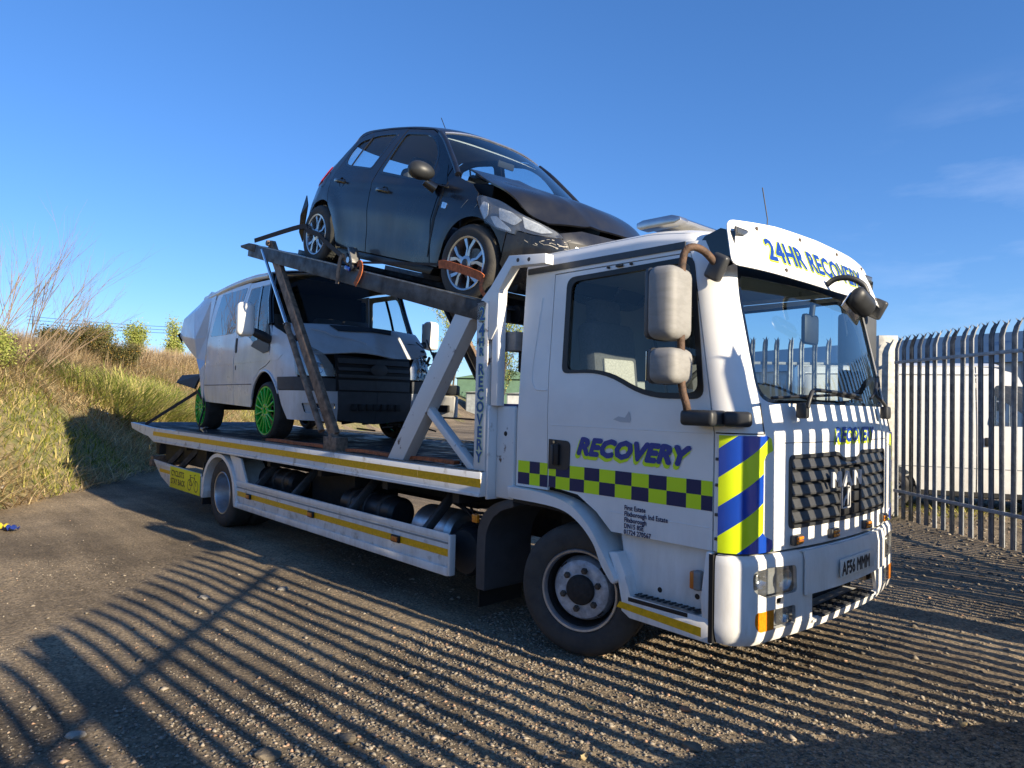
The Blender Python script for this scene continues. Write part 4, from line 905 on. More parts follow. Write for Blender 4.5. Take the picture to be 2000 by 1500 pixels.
for s in (-1, 1):
    p = vis(s*.94, 2.63, .004); l_ = box('marker_lamp', p, (.012, .14, .05), 'dark_plastic', vb, bev=.005); box('lens', (p[0]+.007, p[1], p[2]), (.008, .11, .03), 'glass_lamp', l_, bev=.003)
    beam('visor_bracket', (.95, s*.9, 2.62), (1.09, s*.9, 2.60), .03, .03, 'dark_plastic', vb)
    panel('visor_cheek', [(.84, 2.56), (.90, 2.625), (1.0, 2.655), (1.09, 2.62), (1.08, 2.44), (1.0, 2.42)], [], lambda x, z, s=s: (x, s*(1.02-.0*z), z), 'gloss_black', vb, .05, .004, REF)
# light bar, aerial, roof details
lb = box('light_bar', (.44, 0, 2.826), (.28, 1.52, .03), 'alu', T, bev=.015)
box('light_bar_lid', (.44, 0, 2.846), (.25, 1.50, .014), 'chrome', lb, bev=.008)
for s in (-1, 1):
    prism('end_cap', [(.27, 2.815), (.30, 2.795), (.56, 2.795), (.61, 2.812), (.60, 2.835), (.54, 2.855), (.32, 2.858), (.27, 2.845)], s*.74, s*.83, 'silver', lb, .006)
    b2('foot', (.38, s*.45-.03, 2.74), (.50, s*.45+.03, 2.83), 'dark_plastic', lb, .005)
ar = tube('aerial', [(.75, 0, 2.72), (.76, 0, 2.95), (.72, 0, 3.18)], .004, 'black', T, 6); lathe('aerial_base', [(0, .05), (.012, .045), (.02, 0)], (.75, 0, 2.71), 'black', ar, 12, 'z')
tube('roof_bead', [roof(u, .44) for u in np.linspace(.02, .36, 26)], .003, 'white', T, 5)
# ---------------- bumper
def bump(t, z, off=0):
    x, y = plan(t); o = interp([(.36, -.035), (.385, -.005), (.45, .014), (.80, .014), (.838, .010), (.86, -.012)], z)+off
    x1, y1 = plan(t-.01); x2, y2 = plan(t+.01); nx, ny = y2-y1, -(x2-x1); L = math.hypot(nx, ny)
    z2 = z + (.030*sstep(.35, .0, abs(y))*(1 if z < .45 else 0))*0
    return (x+nx/L*o, y+ny/L*o, z2)
bo = [(.012, .375), (.10, .368), (LF/2, .40), (LF-.1, .368), (LF-.012, .375), (LF-.012, .845), (LF-.20, .855), (LF-t_of_y(-.62), .85), (t_of_y(-.62), .85), (.20, .855), (.012, .845)]
def ty2(y): return t_of_y(y)
hl = rounded([(.205, .665), (.20, .775), (.33, .785), (ty2(-.665), .775), (ty2(-.655), .625), (.30, .625)], [.03, .04, .02, .03, .03, .02])
il = rounded([(.215, .49), (.22, .555), (ty2(-.67), .555), (ty2(-.665), .45), (.24, .45)], [.02, .02, .02, .02, .03])
tl = rounded([(ty2(-.84), .575), (ty2(-.84), .612), (ty2(-.775), .612), (ty2(-.775), .575)], .012)
slot = rounded([(ty2(-.50), .44), (ty2(-.50), .59), (ty2(-.155), .605), (ty2(-.15), .60), (ty2(.42), .60), (ty2(.50), .44)], [.02, .01, .005, .005, .02, .02])
bp_ = panel('bumper', bo, [hl, il, slot, mirror_t(hl), mirror_t(il), tl], bump, 'white', T, .03, .02, (.9, 0, .6))
# centre panel stands a little proud and carries the number plate
cpn = [(ty2(-.60), .60), (ty2(-.60), .845), (ty2(.60), .845), (ty2(.60), .60)]
panel('bumper_centre', cpn, [], lambda t, z: bump(t, z, .022), 'white', bp_, .05, .012, (.9, 0, .6))
grid('bumper_shelf', lambda u, v: Vector(bump(ty2(-.62+1.24*u), .845, .016-.13*v))+Vector((0, 0, .0)), 24, 3, 'white', bp_, .004)
for s in (1, -1):
    grid('bumper_corner_top', lambda u, v, s=s: Vector(bump((.015+(ty2(-.62)-.015)*u) if s > 0 else LF-(.015+(ty2(-.62)-.015)*u), .852, -.004-.10*v)), 24, 3, 'white', bp_, .004)
b2('slot_back', (1.10, -.56, .42), (1.12, .56, .84), 'black', bp_); b2('slot_floor', (1.12, -.50, .425), (1.32, .50, .44), 'white_dirty', bp_)
stp = b2('bumper_step', (1.22, -.40, .442), (1.335, .40, .456), 'steel_dark', bp_, .004)
for i in range(16):
    for j in range(3): box('tread_bar', (1.245+j*.035, -.37+i*.049, .460), (.022, .006, .005), 'charcoal', stp, Matrix.Rotation(.7 if (i+j) % 2 else -.7, 3, 'Z'))
# lamps
for s in (1, -1):
    g = (lambda t, z, o, s=s: bump(t if s > 0 else LF-t, z, o))
    lh = panel('headlight', hl, [], lambda t, z: g(t, z, -.045), 'lamp_housing', bp_, .04, .004, (.9, 0, .6))
    panel('lens', hl, [], lambda t, z: g(t, z, .002), 'glass_lamp', lh, .04, .003, (.9, 0, .6))
    for tt, zz, rr_ in ((.27, .715, .045), (ty2(-.745), .70, .062)):
        p = g(tt, zz, -.05); nrm = Vector(g(tt, zz, 0))-Vector(p); nrm.normalize(); bm = bmesh.new()
        for i in range(8):
            a0 = i/8*1.2; a1 = (i+1)/8*1.2
            for k in range(20):
                f0, f1 = 2*PI*k/20, 2*PI*(k+1)/20; mt_ = frame_rot(nrm)
                vs = [Vector(p)+mt_@Vector((.055*(1-math.cos(a)), rr_*math.sin(a)/.93*math.cos(ff), rr_*math.sin(a)/.93*math.sin(ff))) for a, ff in ((a0, f0), (a1, f0), (a1, f1), (a0, f1))]
                try: bm.faces.new([bm.verts.new(v_) for v_ in vs])
                except Exception: pass
        bmesh.ops.remove_doubles(bm, verts=bm.verts[:], dist=1e-5); from_bm('reflector', bm, 'lamp_chrome', lh, True)
    ih = panel('fog_lamp_housing', il, [], lambda t, z: g(t, z, -.04), 'lamp_housing', bp_, .04, .004, (.9, 0, .6))
    ia = clip_poly(il, 1, 0, ty2(-.865), -1); ic = clip_poly(il, 1, 0, ty2(-.865)+.004, 1)
    panel('indicator_lens', ia, [], lambda t, z: g(t, z, .003), 'amber', ih, .03, .006, (.9, 0, .6)); panel('fog_lens', ic, [], lambda t, z: g(t, z, .002), 'glass_lamp', ih, .03, .003, (.9, 0, .6))
    p = g(ty2(-.76), .505, -.03); lathe('reflector', [(0, -.01), (.03, .0), (.045, .02)], p, 'lamp_chrome', ih, 20, 'x')
box('tow_cover', (1.19, -.805, .593), (.05, .06, .034), 'black', bp_, Matrix.Rotation(.5, 3, 'Z'), .01)
for y in (-.66, -.255, .255, .66):
    p = (plan(t_of_y(y))[0]+.012, y, .912); ml = box('marker_light', p, (.03, .105, .055), 'charcoal', T, bev=.006)
    for dz in (-.011, .011): box('amber_lens', (p[0]+.016, y+.004, p[2]+dz), (.014, .078, .017), 'amber', ml, bev=.003)
npl = box('number_plate', (1.376, -.0, .706), (.006, .52, .111), 'plate_white', bp_, bev=.002)
text('plate_lettering', 'AF56 MMM', .108, 'ink', npl, lambda u, v, h=0: (1.3802+h, -.243+u, .666+v*1.02), .0035, 0, 1.0, 0, .835, label='black registration AF56 MMM')
text('plate_lettering', 'www.recovery.co.uk', .012, 'ink', npl, lambda u, v, h=0: (1.3802, -.10+u, .655+v), 0, label='fine print under the registration') if False else None
b2('front_gap', (1.15, -.9, .82), (1.22, .9, .90), 'black', T)
# ---------------- below the door: fender, step well
def arch(x0, z0, x1, z1): pass
AO = smooth_path([(-.555, 1.055, 0), (-.22, 1.045, 0), (.03, 1.0, 0), (.20, .885, 0), (.33, .72, 0), (.42, .59, 0)], 5)
AI = smooth_path([(.40, .56, 0), (.31, .66, 0), (.235, .79, 0), (.09, .91, 0), (-.10, .965, 0), (-.545, .975, 0)], 5)
for s in (-1, 1):
    ap = [(p.x, p.y) for p in AO]+[(p.x, p.y) for p in AI]
    fd = prism('wing', ap, s*1.175, s*.92, 'white', T, .008)
    prism('wheel_arch_liner', [(p.x, p.y-.004) for p in AI[::-1]]+[(p.x, p.y-.035) for p in AI], s*1.12, s*.62, 'chassis', fd)
    # panel from wing down to the sill with a recessed step
    sp = prism('sill_panel', [(.33, .74), (.42, .585), (.45, .47), (.435, .41), (.50, .375), (1.045, .365), (1.045, .49), (.98, .50), (.50, .50), (.47, .62), (.40, .75)], s*1.135, s*1.04, 'white', T, .008)
    prism('step_well', [(.36, .86), (.42, .60), (.46, .49), (1.045, .49), (1.045, .86)], s*1.055, s*.93, 'white', T, .01)
    prism('sill_column', [(.985, .49), (1.045, .49), (1.045, .86), (1.005, .86), (.975, .60)], s*1.135, s*1.05, 'white', T, .012)
    b2('step_ledge', (.46, s*1.13, .478), (.99, s*.95, .494), 'white', T, .004)
    st = prism('step_tread', [(.50, .499), (.56, .512), (.87, .515), (.955, .502), (.955, .497), (.50, .495)], s*1.128, s*1.02, 'steel_plate', T, .002)
    b2('tread_edge', (.49, s*1.137, .475), (.90, s*1.128, .500), 'black', st, .003)
    for i in range(11):
        for j in range(3): lathe('tread_hole', [(.0, .0005), (.006, .001), (.012, .003), (.014, 0)], (.53+i*.04, s*(1.045+j*.03), .515), 'black', st, 8, 'z') if s < 0 else None
    panel('reflective_strip', [(.405, .425), (.43, .462), (.985, .442), (.985, .392)], [], lambda x, z, s=s: (x, s*1.1375, z), 'yellow_tape', T, .05, .002, (.7, 0, .5))
    rp = box('side_repeater', (.945, s*1.105, .685), (.05, .05, .11), 'mirror_grey', T, bev=.014, seg=3); box('amber_lens', (.918, s*1.11, .685), (.03, .045, .10), 'amber_dim', rp, bev=.01)
    for x, z in ((.66, .565), (.91, .58)): lathe('grommet', [(0, s*.003), (.014, s*.003), (.016, 0)], (x, s*1.056, z), 'black', T, 14)
    b2('under_cab', (-.6, s*.45, .42), (1.05, s*.55, 1.05), 'chassis', T)
    b2('valance', (1.03, s*1.14, .375), (1.055, s*1.06, .85), 'black', T)
b2('engine', (-.5, -.44, .42), (1.0, .44, 1.0), 'chassis', T)
# ---------------- livery
def sd_(off=.003): return lambda u, v, h=0: cab(tx(u, v), v, off)
zb0, zb1 = 1.078, 1.240; zm = (zb0+zb1)/2
edges_x = [-.50, -.385, -.285, -.213] ; ex2 = [-.200, -.135, -.01, .115, .24, .365, .49, .615, .74, .87, .965, 1.035]
def door_floor(x): return interp([(-.21, 1.085), (.06, 1.062), (.22, .97)], x)
for arr, st_ in ((edges_x, 0), (ex2, 0)):
    for i in range(len(arr)-1):
        for row in (0, 1):
            z0, z1 = (zm, zb1) if row == 0 else (max(zb0, (1.075 if arr is edges_x else door_floor(arr[i+1])+.006)), zm)
            m_ = 'lime' if (i+row+st_) % 2 == 0 else 'navy'
            pl = [(tx(arr[i], z0), z0), (tx(arr[i+1], z0), z0), (tx(arr[i+1], z1), z1), (tx(arr[i], z1), z1)]
            panel('battenburg_square', pl, [], lambda t, z: cab(t, z, .0025), m_, T, .06, .0015, REF)
rl = lambda ox, oz, o: (lambda u, v, h=0: (.045+u+ox, -1.1235-o-h, 1.325+v+oz-.012*u))
text('door_lettering', 'RECOVERY', .145, 'lime', T, rl(-.012, -.018, .0), .014, .32, 1.02, 0, 1.12, label='lime shadow of the word RECOVERY on the door')
text('door_lettering', 'RECOVERY', .145, 'text_blue', T, rl(0, 0, .002), .0105, .32, 1.02, 0, 1.12, label='blue slanted word RECOVERY on the door')
for i, s_ in enumerate(['First Estate', 'Flixborough Ind Estate', 'Flixborough', 'DN15 8SE', '01724 270567']):
    text('address_line', s_, .041, 'navy', T, lambda u, v, h=0, i=i: (.44+u, -1.1232-h, 1.012-i*.0365+v), 0.0010, 0, 1.04, 0, .80, label='address line reading '+s_)
rf = lambda oy, oz, o: (lambda u, v, h=0: Vector(cab(t_of_y(-.235+u+oy), 1.456+v+oz, .004+o+h)))
text('nose_lettering', 'RECOVERY', .118, 'hi_yellow', T, rf(-.010, -.012, 0), .009, .32, 1.0, 0, 1.10, label='yellow shadow of the word RECOVERY above the grille')
text('nose_lettering', 'RECOVERY', .118, 'text_blue', T, rf(0, 0, .002), .006, .32, 1.0, 0, 1.10, label='blue slanted word RECOVERY above the grille')
panel('glue_mark', [(.34, 1.555), (.38, 1.575), (.43, 1.568), (.46, 1.61), (.475, 1.56), (.47, 1.54), (.40, 1.54)], [], lambda x, z: (x, -1.1215, z), 'glue_grey', T, .02, 0, REF)

# ---------------- wheels
def truck_wheel(name, c, yaw, dual=False, s=-1):
    w = bpy.data.objects.new(name, None); C.objects.link(w); w.parent = T; w.location = c; w.rotation_euler = (0, 0, yaw)
    # local: axis y, outer face at y = s*...
    k = s
    rad = .430
    def ty(y0): return [(.262, y0), (.275, y0+k*.012), (.31, y0+k*.020), (.36, y0+k*.022), (.395, y0+k*.012), (.418, y0-k*.008), (.428, y0-k*.03), (rad, y0-k*.06), (rad, y0-k*.19), (.420, y0-k*.23), (.38, y0-k*.255), (.30, y0-k*.25), (.262, y0-k*.235)]
    t_ = lathe('tyre', ty(k*.115), (0, 0, 0), 'rubber', w, 72, angle=40)
    for g in (-.05, -.02, .02, .05, .08) if False else (-.065, -.02, .03, .075): lathe('groove', [(.4303, k*(g)-.005), (.4245, k*g-.003), (.4245, k*g+.003), (.4303, k*g+.005)], (0, 0, 0), 'black', t_, 72)
    if dual: lathe('tyre', ty(k*-.165), (0, 0, 0), 'rubber', w, 60, angle=40)
    if not dual:
        lathe('rim', [(.262, k*.112), (.268, k*.124), (.262, k*.132), (.250, k*.130), (.244, k*.118), (.240, k*.095)], (0, 0, 0), 'alu', w, 64)
        lathe('rim_well', [(.240, k*.095), (.232, k*.02), (.226, -k*.03), (.214, -k*.03), (.212, k*.02)], (0, 0, 0), 'hub_dark', w, 64)
        lathe('rim_disc', [(.212, k*.02), (.205, k*.055), (.188, k*.084), (.166, k*.094), (.155, k*.097), (.09, k*.097), (.085, k*.08), (0, k*.08)], (0, 0, 0), 'rim_grey', w, 64)
        lathe('hub', [(.098, k*.10), (.098, k*.112), (.088, k*.125), (.075, k*.128), (.06, k*.136), (.03, k*.138), (0, k*.140)], (0, 0, 0), 'hub_dark', w, 32)
        for i in range(6):
            a = 2*PI*i/6+.32; lathe('nut', [(0, k*.130), (.014, k*.129), (.017, k*.120), (.021, k*.118), (.022, k*.097)], (math.cos(a)*.127, 0, math.sin(a)*.127), 'nut', w, 6, angle=20)
            b = a+.5
        for i in range(4):
            b = 2*PI*i/4+.75; m3 = Matrix.Rotation(-b, 3, 'Y')
            box('vent_slot', m3@Vector((.192, k*.068, 0)), (.016, .03, .05), 'black', w, m3, .006)
    else:
        lathe('rim', [(.262, k*.112), (.268, k*.124), (.262, k*.130), (.250, k*.126), (.242, k*.10), (.232, k*.0), (.215, -k*.06), (.17, -k*.075), (.09, -k*.07), (.085, k*.0), (.05, k*.02), (0, k*.02)], (0, 0, 0), 'alu', w, 64)
        for i in range(6):
            a = 2*PI*i/6; lathe('nut', [(0, -k*.035), (.014, -k*.036), (.017, -k*.07)], (math.cos(a)*.12, 0, math.sin(a)*.12), 'nut', w, 6, angle=20)
    return w
truck_wheel('front_wheel', (0, -.945, .43), R(19)); truck_wheel('front_wheel', (0, .945, .43), R(19), s=1)
truck_wheel('rear_wheel', (-5.86, -1.05, .42), 0, True); truck_wheel('rear_wheel', (-5.86, 1.05, .42), 0, True, s=1)
tube('axle', [(0, -.8, .43), (0, .8, .43)], .06, 'chassis', T); tube('axle', [(-5.86, -.9, .42), (-5.86, .9, .42)], .08, 'chassis', T); lathe('differential', [(0, -.2), (.15, -.14), (.2, 0), (.15, .14), (0, .2)], (-5.86, 0, .42), 'chassis', T, 20)
# ================================================================== CHASSIS, BED AND UPPER DECK
for s in (-1, 1):
    b2('chassis_rail', (-9.0, s*.36, .72), (-.6, s*.44, .94), 'chassis', T)
for x in (-8.6, -7.4, -6.6, -4.6, -3.4, -2.2, -1.2): b2('cross_member', (x, -1.15, .86), (x+.08, 1.15, .955), 'chassis', T)
# deck
mat('wet_deck', (.012, .013, .015), .34, col2=(.030, .031, .034), vscale=2.6, lo=.42, hi=.60, bump=.25, bscale=22, rvar=.45, aniso=(.7, 1.6, 1))
dk = b2('deck', (-9.70, -1.19, 1.09), (-.80, 1.19, 1.124), 'wet_deck', T)
for i in range(46): b2('deck_rib', (-9.5+i*.19, -1.17, 1.124), (-9.485+i*.19, 1.17, 1.128), 'steel_dark', dk)
prof = [(-9.83, 1.172), (-9.80, 1.150), (-9.72, 1.075), (-9.05, 1.005), (-8.80, .995), (-8.60, .935), (-8.52, .918), (-.76, .958), (-.76, 1.135), (-8.6, 1.128)]
for s in (-1, 1):
    er = prism('side_rail', prof, s*1.25, s*1.19, 'white_dirty', T, .006)
    for x0, x1 in [(-8.55+i*.78, -8.55+(i+1)*.78-.004) for i in range(10)]:
        zz = lambda x: 1.014+(x+8.55)/7.8*.012
        prism('reflective_strip', [(x0, zz(x0)), (x1, zz(x1)), (x1, zz(x1)+.062), (x0, zz(x0)+.062)], s*1.2505, s*1.2525, 'yellow_tape', er)
    prism('rail_lip', [(-8.5, .918), (-.76, .958), (-.76, .985), (-8.5, .945)], s*1.25, s*1.262, 'white_dirty', er, .004)
    tr = b2('tread_trim', (-7.6, s*1.245, 1.136), (-.78, s*1.16, 1.141), 'steel_plate', er, .001)
    bm = bmesh.new()
    for i in range(110):
        for j in range(2): bm_box(bm, (-7.57+i*.062+(.031 if j else 0), s*(1.185+j*.03), 1.143), (.034, .008, .004), Matrix.Rotation(.6 if j else -.6, 3, 'Z'))
    from_bm('tread_pattern', bm, 'steel_plate', tr)
prism('tail_ramp', [(-9.83, 1.172), (-9.80, 1.150), (-9.5, 1.06), (-9.4, 1.09), (-9.6, 1.13)], -1.19, 1.19, 'steel_dark', T)
b2('rear_beam', (-8.9, -1.1, .70), (-8.75, 1.1, .93), 'chassis', T, .01); b2('rear_bumper_bar', (-9.05, -1.15, .50), (-8.95, 1.15, .60), 'rusty_steel', T, .01)
b2('rear_lamp_box', (-9.10, -1.12, .52), (-8.96, -.80, .66), 'rusty_steel', T, .01)
lathe('rear_lamp', [(0, -.02), (.045, -.015), (.05, .01)], (-8.98, -1.16, .80), 'glass_lamp', T, 16); b2('tool_box', (-8.7, -1.02, .62), (-6.9, -.45, .93), 'chassis', T, .02)
# side guards
for s in (-1, 1):
    sg = prism('side_guard', [(-5.40, .325), (-1.15, .312), (-1.15, .62), (-5.40, .635)], s*1.20, s*1.175, 'white_dirty', T, .006)
    for z0, z1, o in ((.305, .372, .016), (.575, .63, .012)): b2('guard_fold', (-5.38, s*1.2, z0), (-1.16, s*(1.2+o), z1), 'white', sg, .006)
    b2('guard_fold', (-5.38, s*1.2, .545), (-1.16, s*1.203, .560), 'shed_grey', sg, .001)
    b2('guard_end', (-1.16, s*1.215, .312), (-1.135, s*1.16, .622), 'white', sg, .003)
    for i in range(5): b2('reflective_strip', (-5.32+i*.83, s*1.2005, .452), (-5.32+(i+1)*.83-.004, s*1.2025, .508), 'yellow_tape', sg)
    for x in (-4.95, -3.40, -1.88):
        lm = box('side_marker', (x, s*1.212, .480), (.125, .022, .062), 'black', sg, bev=.009); box('amber_lens', (x, s*1.225, .480), (.085, .012, .040), 'amber_dim', lm, bev=.004)
    for x in (-4.9, -3.95, -2.75, -1.55): beam('guard_bracket', (x, s*1.17, .56), (x+.02, s*.78, .97), .055, .07, 'steel_dark', T, .006)
    rg = prism('rear_guard', [(-8.66, .635), (-8.62, .60), (-8.25, .40), (-7.85, .295), (-6.50, .30), (-6.50, .565), (-6.9, .60)], s*1.20, s*1.18, 'white_dirty', T, .005)
    b2('guard_fold', (-8.5, s*1.2, .560), (-6.52, s*1.21, .60), 'white', rg, .004); b2('reflective_strip', (-8.33, s*1.2005, .475), (-7.85, s*1.2025, .525), 'yellow_tape', rg)
    for x in (-8.1, -7.55): beam('guard_bracket', (x, s*1.17, .56), (x+.35, s*.95, .97), .05, .08, 'steel_dark', T, .006)
    # rear wheel arch guard
    wo = [(-5.86+.56*math.cos(a), .42+.50*math.sin(a)) for a in np.linspace(PI*1.02, PI*-.02, 22)]; wi_ = [(-5.86+.50*math.cos(a), .42+.455*math.sin(a)) for a in np.linspace(PI*-.02, PI*1.02, 22)]
    prism('wheel_guard', [(-6.45, .30)]+wo+[(-5.28, .32), (-5.34, .32)]+wi_+[(-6.39, .30)], s*1.235, s*.80, 'white', T, .006)
    prism('wheel_guard_wing', [(-5.32, .60), (-5.05, .62), (-5.25, .90), (-5.6, .93), (-5.45, .78)], s*1.20, s*1.17, 'white', T, .004)
    prism('mud_flap', [(-6.50, .20), (-6.47, .20), (-6.47, .75), (-6.50, .75)], s*1.2, s*.75, 'black', T)
sgn = b2('cyclist_sign', (-7.80, -1.2125, .300), (-6.55, -1.2105, .602), 'sign_yellow', T, .001, 'yellow sticker with a bicycle on the rear side guard')
for i, s_ in enumerate(['CYCLISTS', 'STAY BACK']):
    text('sign_lettering', s_, .115, 'ink', sgn, lambda u, v, h=0, i=i: (-7.74+u, -1.2135-h, .475-i*.115+v), .003, 0, 1, 0, 1.12 if i == 0 else 1.0)
def ring(c, r, w, n=24): return [(c[0]+r*math.cos(2*PI*k/n), c[1]+r*math.sin(2*PI*k/n)) for k in range(n)]
for cx in (-6.96, -6.70): panel('bicycle_wheel', ring((cx, .41), .078, 0), [ring((cx, .41), .064, 0)], lambda x, z: (x, -1.2135, z), 'ink', sgn, .03)
bm = bmesh.new()
for a, b_ in [((-6.96, .41), (-6.915, .52)), ((-6.915, .52), (-6.755, .52)), ((-6.755, .52), (-6.70, .41)), ((-6.915, .50), (-6.85, .41)), ((-6.85, .41), (-6.755, .52)), ((-6.96, .41), (-6.85, .41)), ((-6.925, .54), (-6.96, .41)), ((-6.95, .545), (-6.89, .545)), ((-6.755, .52), (-6.765, .56)), ((-6.765, .56), (-6.72, .565))]:
    bm_beam(bm, (a[0], -1.2137, a[1]), (b_[0], -1.2137, b_[1]), .001, .011)
from_bm('bicycle_frame', bm, 'ink', sgn)
# tanks and under-deck kit
def tank(name, x0, x1, y, z, r, m, bands=2):
    o = lathe(name, [(0, x0), (r*.8, x0+.01), (r, x0+.05), (r, x1-.05), (r*.8, x1-.01), (0, x1)], (0, y, z), m, T, 28, 'x')
    for k in range(bands):
        xx = x0+(x1-x0)*(.22+.56*k/(max(1, bands-1))); lathe('tank_band', [(r+.001, xx-.03), (r+.008, xx-.025), (r+.008, xx+.025), (r+.001, xx+.03)], (0, y, z), 'steel_dark', o, 28, 'x')
tank('air_tank', -5.25, -4.35, -.85, .66, .14, 'tank_black', 3); tank('air_tank', -3.20, -2.25, -.88, .60, .15, 'tank_black', 3)
tank('fuel_tank', -2.0, -1.45, -.80, .52, .21, 'alu', 0); tank('air_filter', -1.42, -1.02, -.82, .46, .20, 'chassis', 0)
lathe('battery_cover', [(0, -.03), (.17, -.02), (.19, .02), (.19, .12)], (-1.20, -1.0, .46), 'dark_plastic', T, 28)
b2('under_box', (-4.3, -.75, .45), (-3.35, -.2, .88), 'chassis', T, .02); b2('under_box', (-2.2, .1, .40), (-1.0, .9, .90), 'chassis', T, .02); b2('under_box', (-5.0, .3, .5), (-2.6, .9, .85), 'chassis', T, .02)
for k in range(4): tube('air_hose', smooth_path([(-1.9+.1*k, -.7, .88), (-1.6+.1*k, -.85, .80-.02*k), (-1.2, -.8, .74-.03*k), (-.8, -.6, .85)], 5), .012, 'black', T, 6)
# front wheel rear mud wing
mw = smooth_path([(-.955, .24, 0), (-.955, .55, 0), (-.93, .74, 0), (-.80, .88, 0), (-.58, .96, 0)], 5); mi_ = smooth_path([(-.56, .90, 0), (-.74, .83, 0), (-.84, .70, 0), (-.86, .55, 0), (-.86, .24, 0)], 5)
for s in (-1, 1):
    prism('mud_wing', [(p.x, p.y) for p in mw]+[(p.x, p.y) for p in mi_], s*1.10, s*.62, 'grey_plastic', T, .006)
    prism('mud_flap', [(-.95, .10), (-.935, .10), (-.935, .30), (-.95, .30)], s*1.08, s*.64, 'black', T)
    lm = box('side_marker', (-.965, s*1.11, .765), (.065, .03, .065), 'amber', T, bev=.01)
# headboard: lettered post, braces, portal arm over the cab
HB = []
for s in (-1, 1):
    y0, y1 = (s*1.205, s*1.10)
    ps = prism('post', [(-.895, 1.135), (-.765, 1.135), (-.765, 2.385), (-.895, 2.385)], y0, y1, 'white_rust', T, .005)
    prism('post_plate', [(-.76, .95), (-.735, .95), (-.735, 2.13), (-.62, 2.24), (-.62, 2.50), (-.70, 2.49), (-.745, 2.60), (-.78, 2.42), (-.76, 2.36)], s*1.20, s*1.08, 'white', T, .004) if False else None
    prism('portal_arm', [(-.90, 2.30), (-.755, 2.10), (-.735, 2.10), (-.665, 2.20), (-.665, 2.46), (-.535, 2.615), (-.20, 2.585), (-.20, 2.655), (-.565, 2.69), (-.755, 2.475), (-.86, 2.40)], s*1.20, s*1.12, 'white', T, .005)
    for x, z in ((-.47, 2.645), (-.36, 2.635)): lathe('bolt', [(0, -s*-.004), (.012, s*.004), (.015, 0)], (x, s*1.20, z), 'nut', T, 10)
    dg = prism('diagonal_brace', [(-2.06, 1.135), (-1.82, 1.135), (-.985, 2.265), (-.90, 2.265), (-.90, 2.385), (-1.12, 2.385)], s*1.20, s*1.09, 'white_rust', T, .005)
    prism('small_brace', [(-1.56, 1.57), (-1.50, 1.60), (-.90, 1.15), (-.90, 1.135), (-.975, 1.135)], s*1.19, s*1.12, 'white_rust', T, .005)
    prism('corner_locker', [(-.735, .95), (-.54, .95), (-.54, 1.62), (-.735, 1.62)], s*1.13, s*.60, 'white_rust', T, .02)
    prism('locker_skirt', [(-.76, .94), (-.735, .94), (-.735, 1.62), (-.76, 1.62)], s*1.20, s*.9, 'white_dirty', T, .004)
    lathe('grommet', [(0, s*.002), (.016, s*.002), (.018, 0)], (-.63, s*1.131, 1.42), 'black', T, 12)
    b2('upright', (-.735, s*1.19, 1.62), (-.665, s*1.12, 2.2), 'white', T, .004)
lt = '24HR RECOVERY'; zs = [2.295, 2.175, 2.085, 2.015, None]+[1.885-.092*k for k in range(8)]; caps = [.092, .092, .056, .056, 0]+[.076]*8
for ch, z, cp_ in zip(lt, zs, caps):
    if z is None: continue
    for m_, b_, o_ in (('pale_green', .0085, .0), ('post_blue', .0042, .0015)):
        text('post_letter', ch, cp_/.69, m_, T, lambda u, v, h=0, z=z, o_=o_, cp_=cp_: (-.832+u, -1.2068-o_-h, z-cp_/2+v), b_, 0, 1, 0, .95, 'CENTER')
b2('cross_beam', (-.72, -1.1, 2.02), (-.58, 1.1, 2.16), 'mirror_grey', T, .008); b2('cross_beam', (-.85, -1.1, 2.25), (-.76, 1.1, 2.37), 'steel_dark', T, .006)
b2('head_panel', (-.80, -1.1, 1.135), (-.77, 1.1, 1.62), 'blue_shade', T, .004); b2('locker_lid', (-.735, -1.1, 1.62), (-.52, 1.1, 1.635), 'blue_shade', T, .004)
box('work_lamp', (-.60, -.98, 1.95), (.06, .10, .17), 'black', T, bev=.015); tube('lamp_stalk', [(-.60, -.98, 2.03), (-.62, -.98, 2.1)], .012, 'black', T, 6)
# winch roller / flexible duct behind the cab
tube('suspension_hose', [(-.70, -1.0, 2.30), (-.66, -.4, 2.30), (-.68, .3, 2.31), (-.70, 1.0, 2.30)], .07, 'black', T, 14)
# upper deck: two channels, trays, cross bars (slopes down to the front)
UX0, UZ0, UX1, UZ1 = -5.22, 3.455, -.80, 2.345
sl_ = (UZ1-UZ0)/(UX1-UX0)
ud = lambda x, y, dz=0: (x, y, UZ0+(x-UX0)*sl_+dz)
UD = bpy.data.objects.new('upper_deck', None); C.objects.link(UD); UD.parent = T
for s in (-1, 1):
    beam('deck_beam', ud(UX0, s*1.17, -.04), ud(UX1, s*1.17, -.04), .07, .15, 'steel_dark', UD, .006)
    beam('beam_flange', ud(UX0+.3, s*1.155, .038), ud(UX1-.1, s*1.155, .038), .11, .012, 'steel_plate', UD, .003)
    beam('wheel_track', ud(UX0+.15, s*.86, .012), ud(UX1+.1, s*.86, .012), .46, .012, 'steel_dark', UD, .003)
    beam('track_edge', ud(UX0+.15, s*.63, .04), ud(UX1+.1, s*.63, .04), .02, .07, 'steel_dark', UD, .003)
    bm = bmesh.new()
    for i in range(40): bm_beam(bm, ud(UX0+.25+i*.105, s*.66, .022), ud(UX0+.25+i*.105, s*1.06, .022), .012, .008)
    from_bm('track_ribs', bm, 'steel_dark', UD)
for x in (UX0+.05, -4.4, -3.4, -2.4, -1.4, UX1+.02): beam('cross_bar', ud(x, -1.16, -.05), ud(x, 1.16, -.05), .06, .09, 'steel_dark', UD, .005)
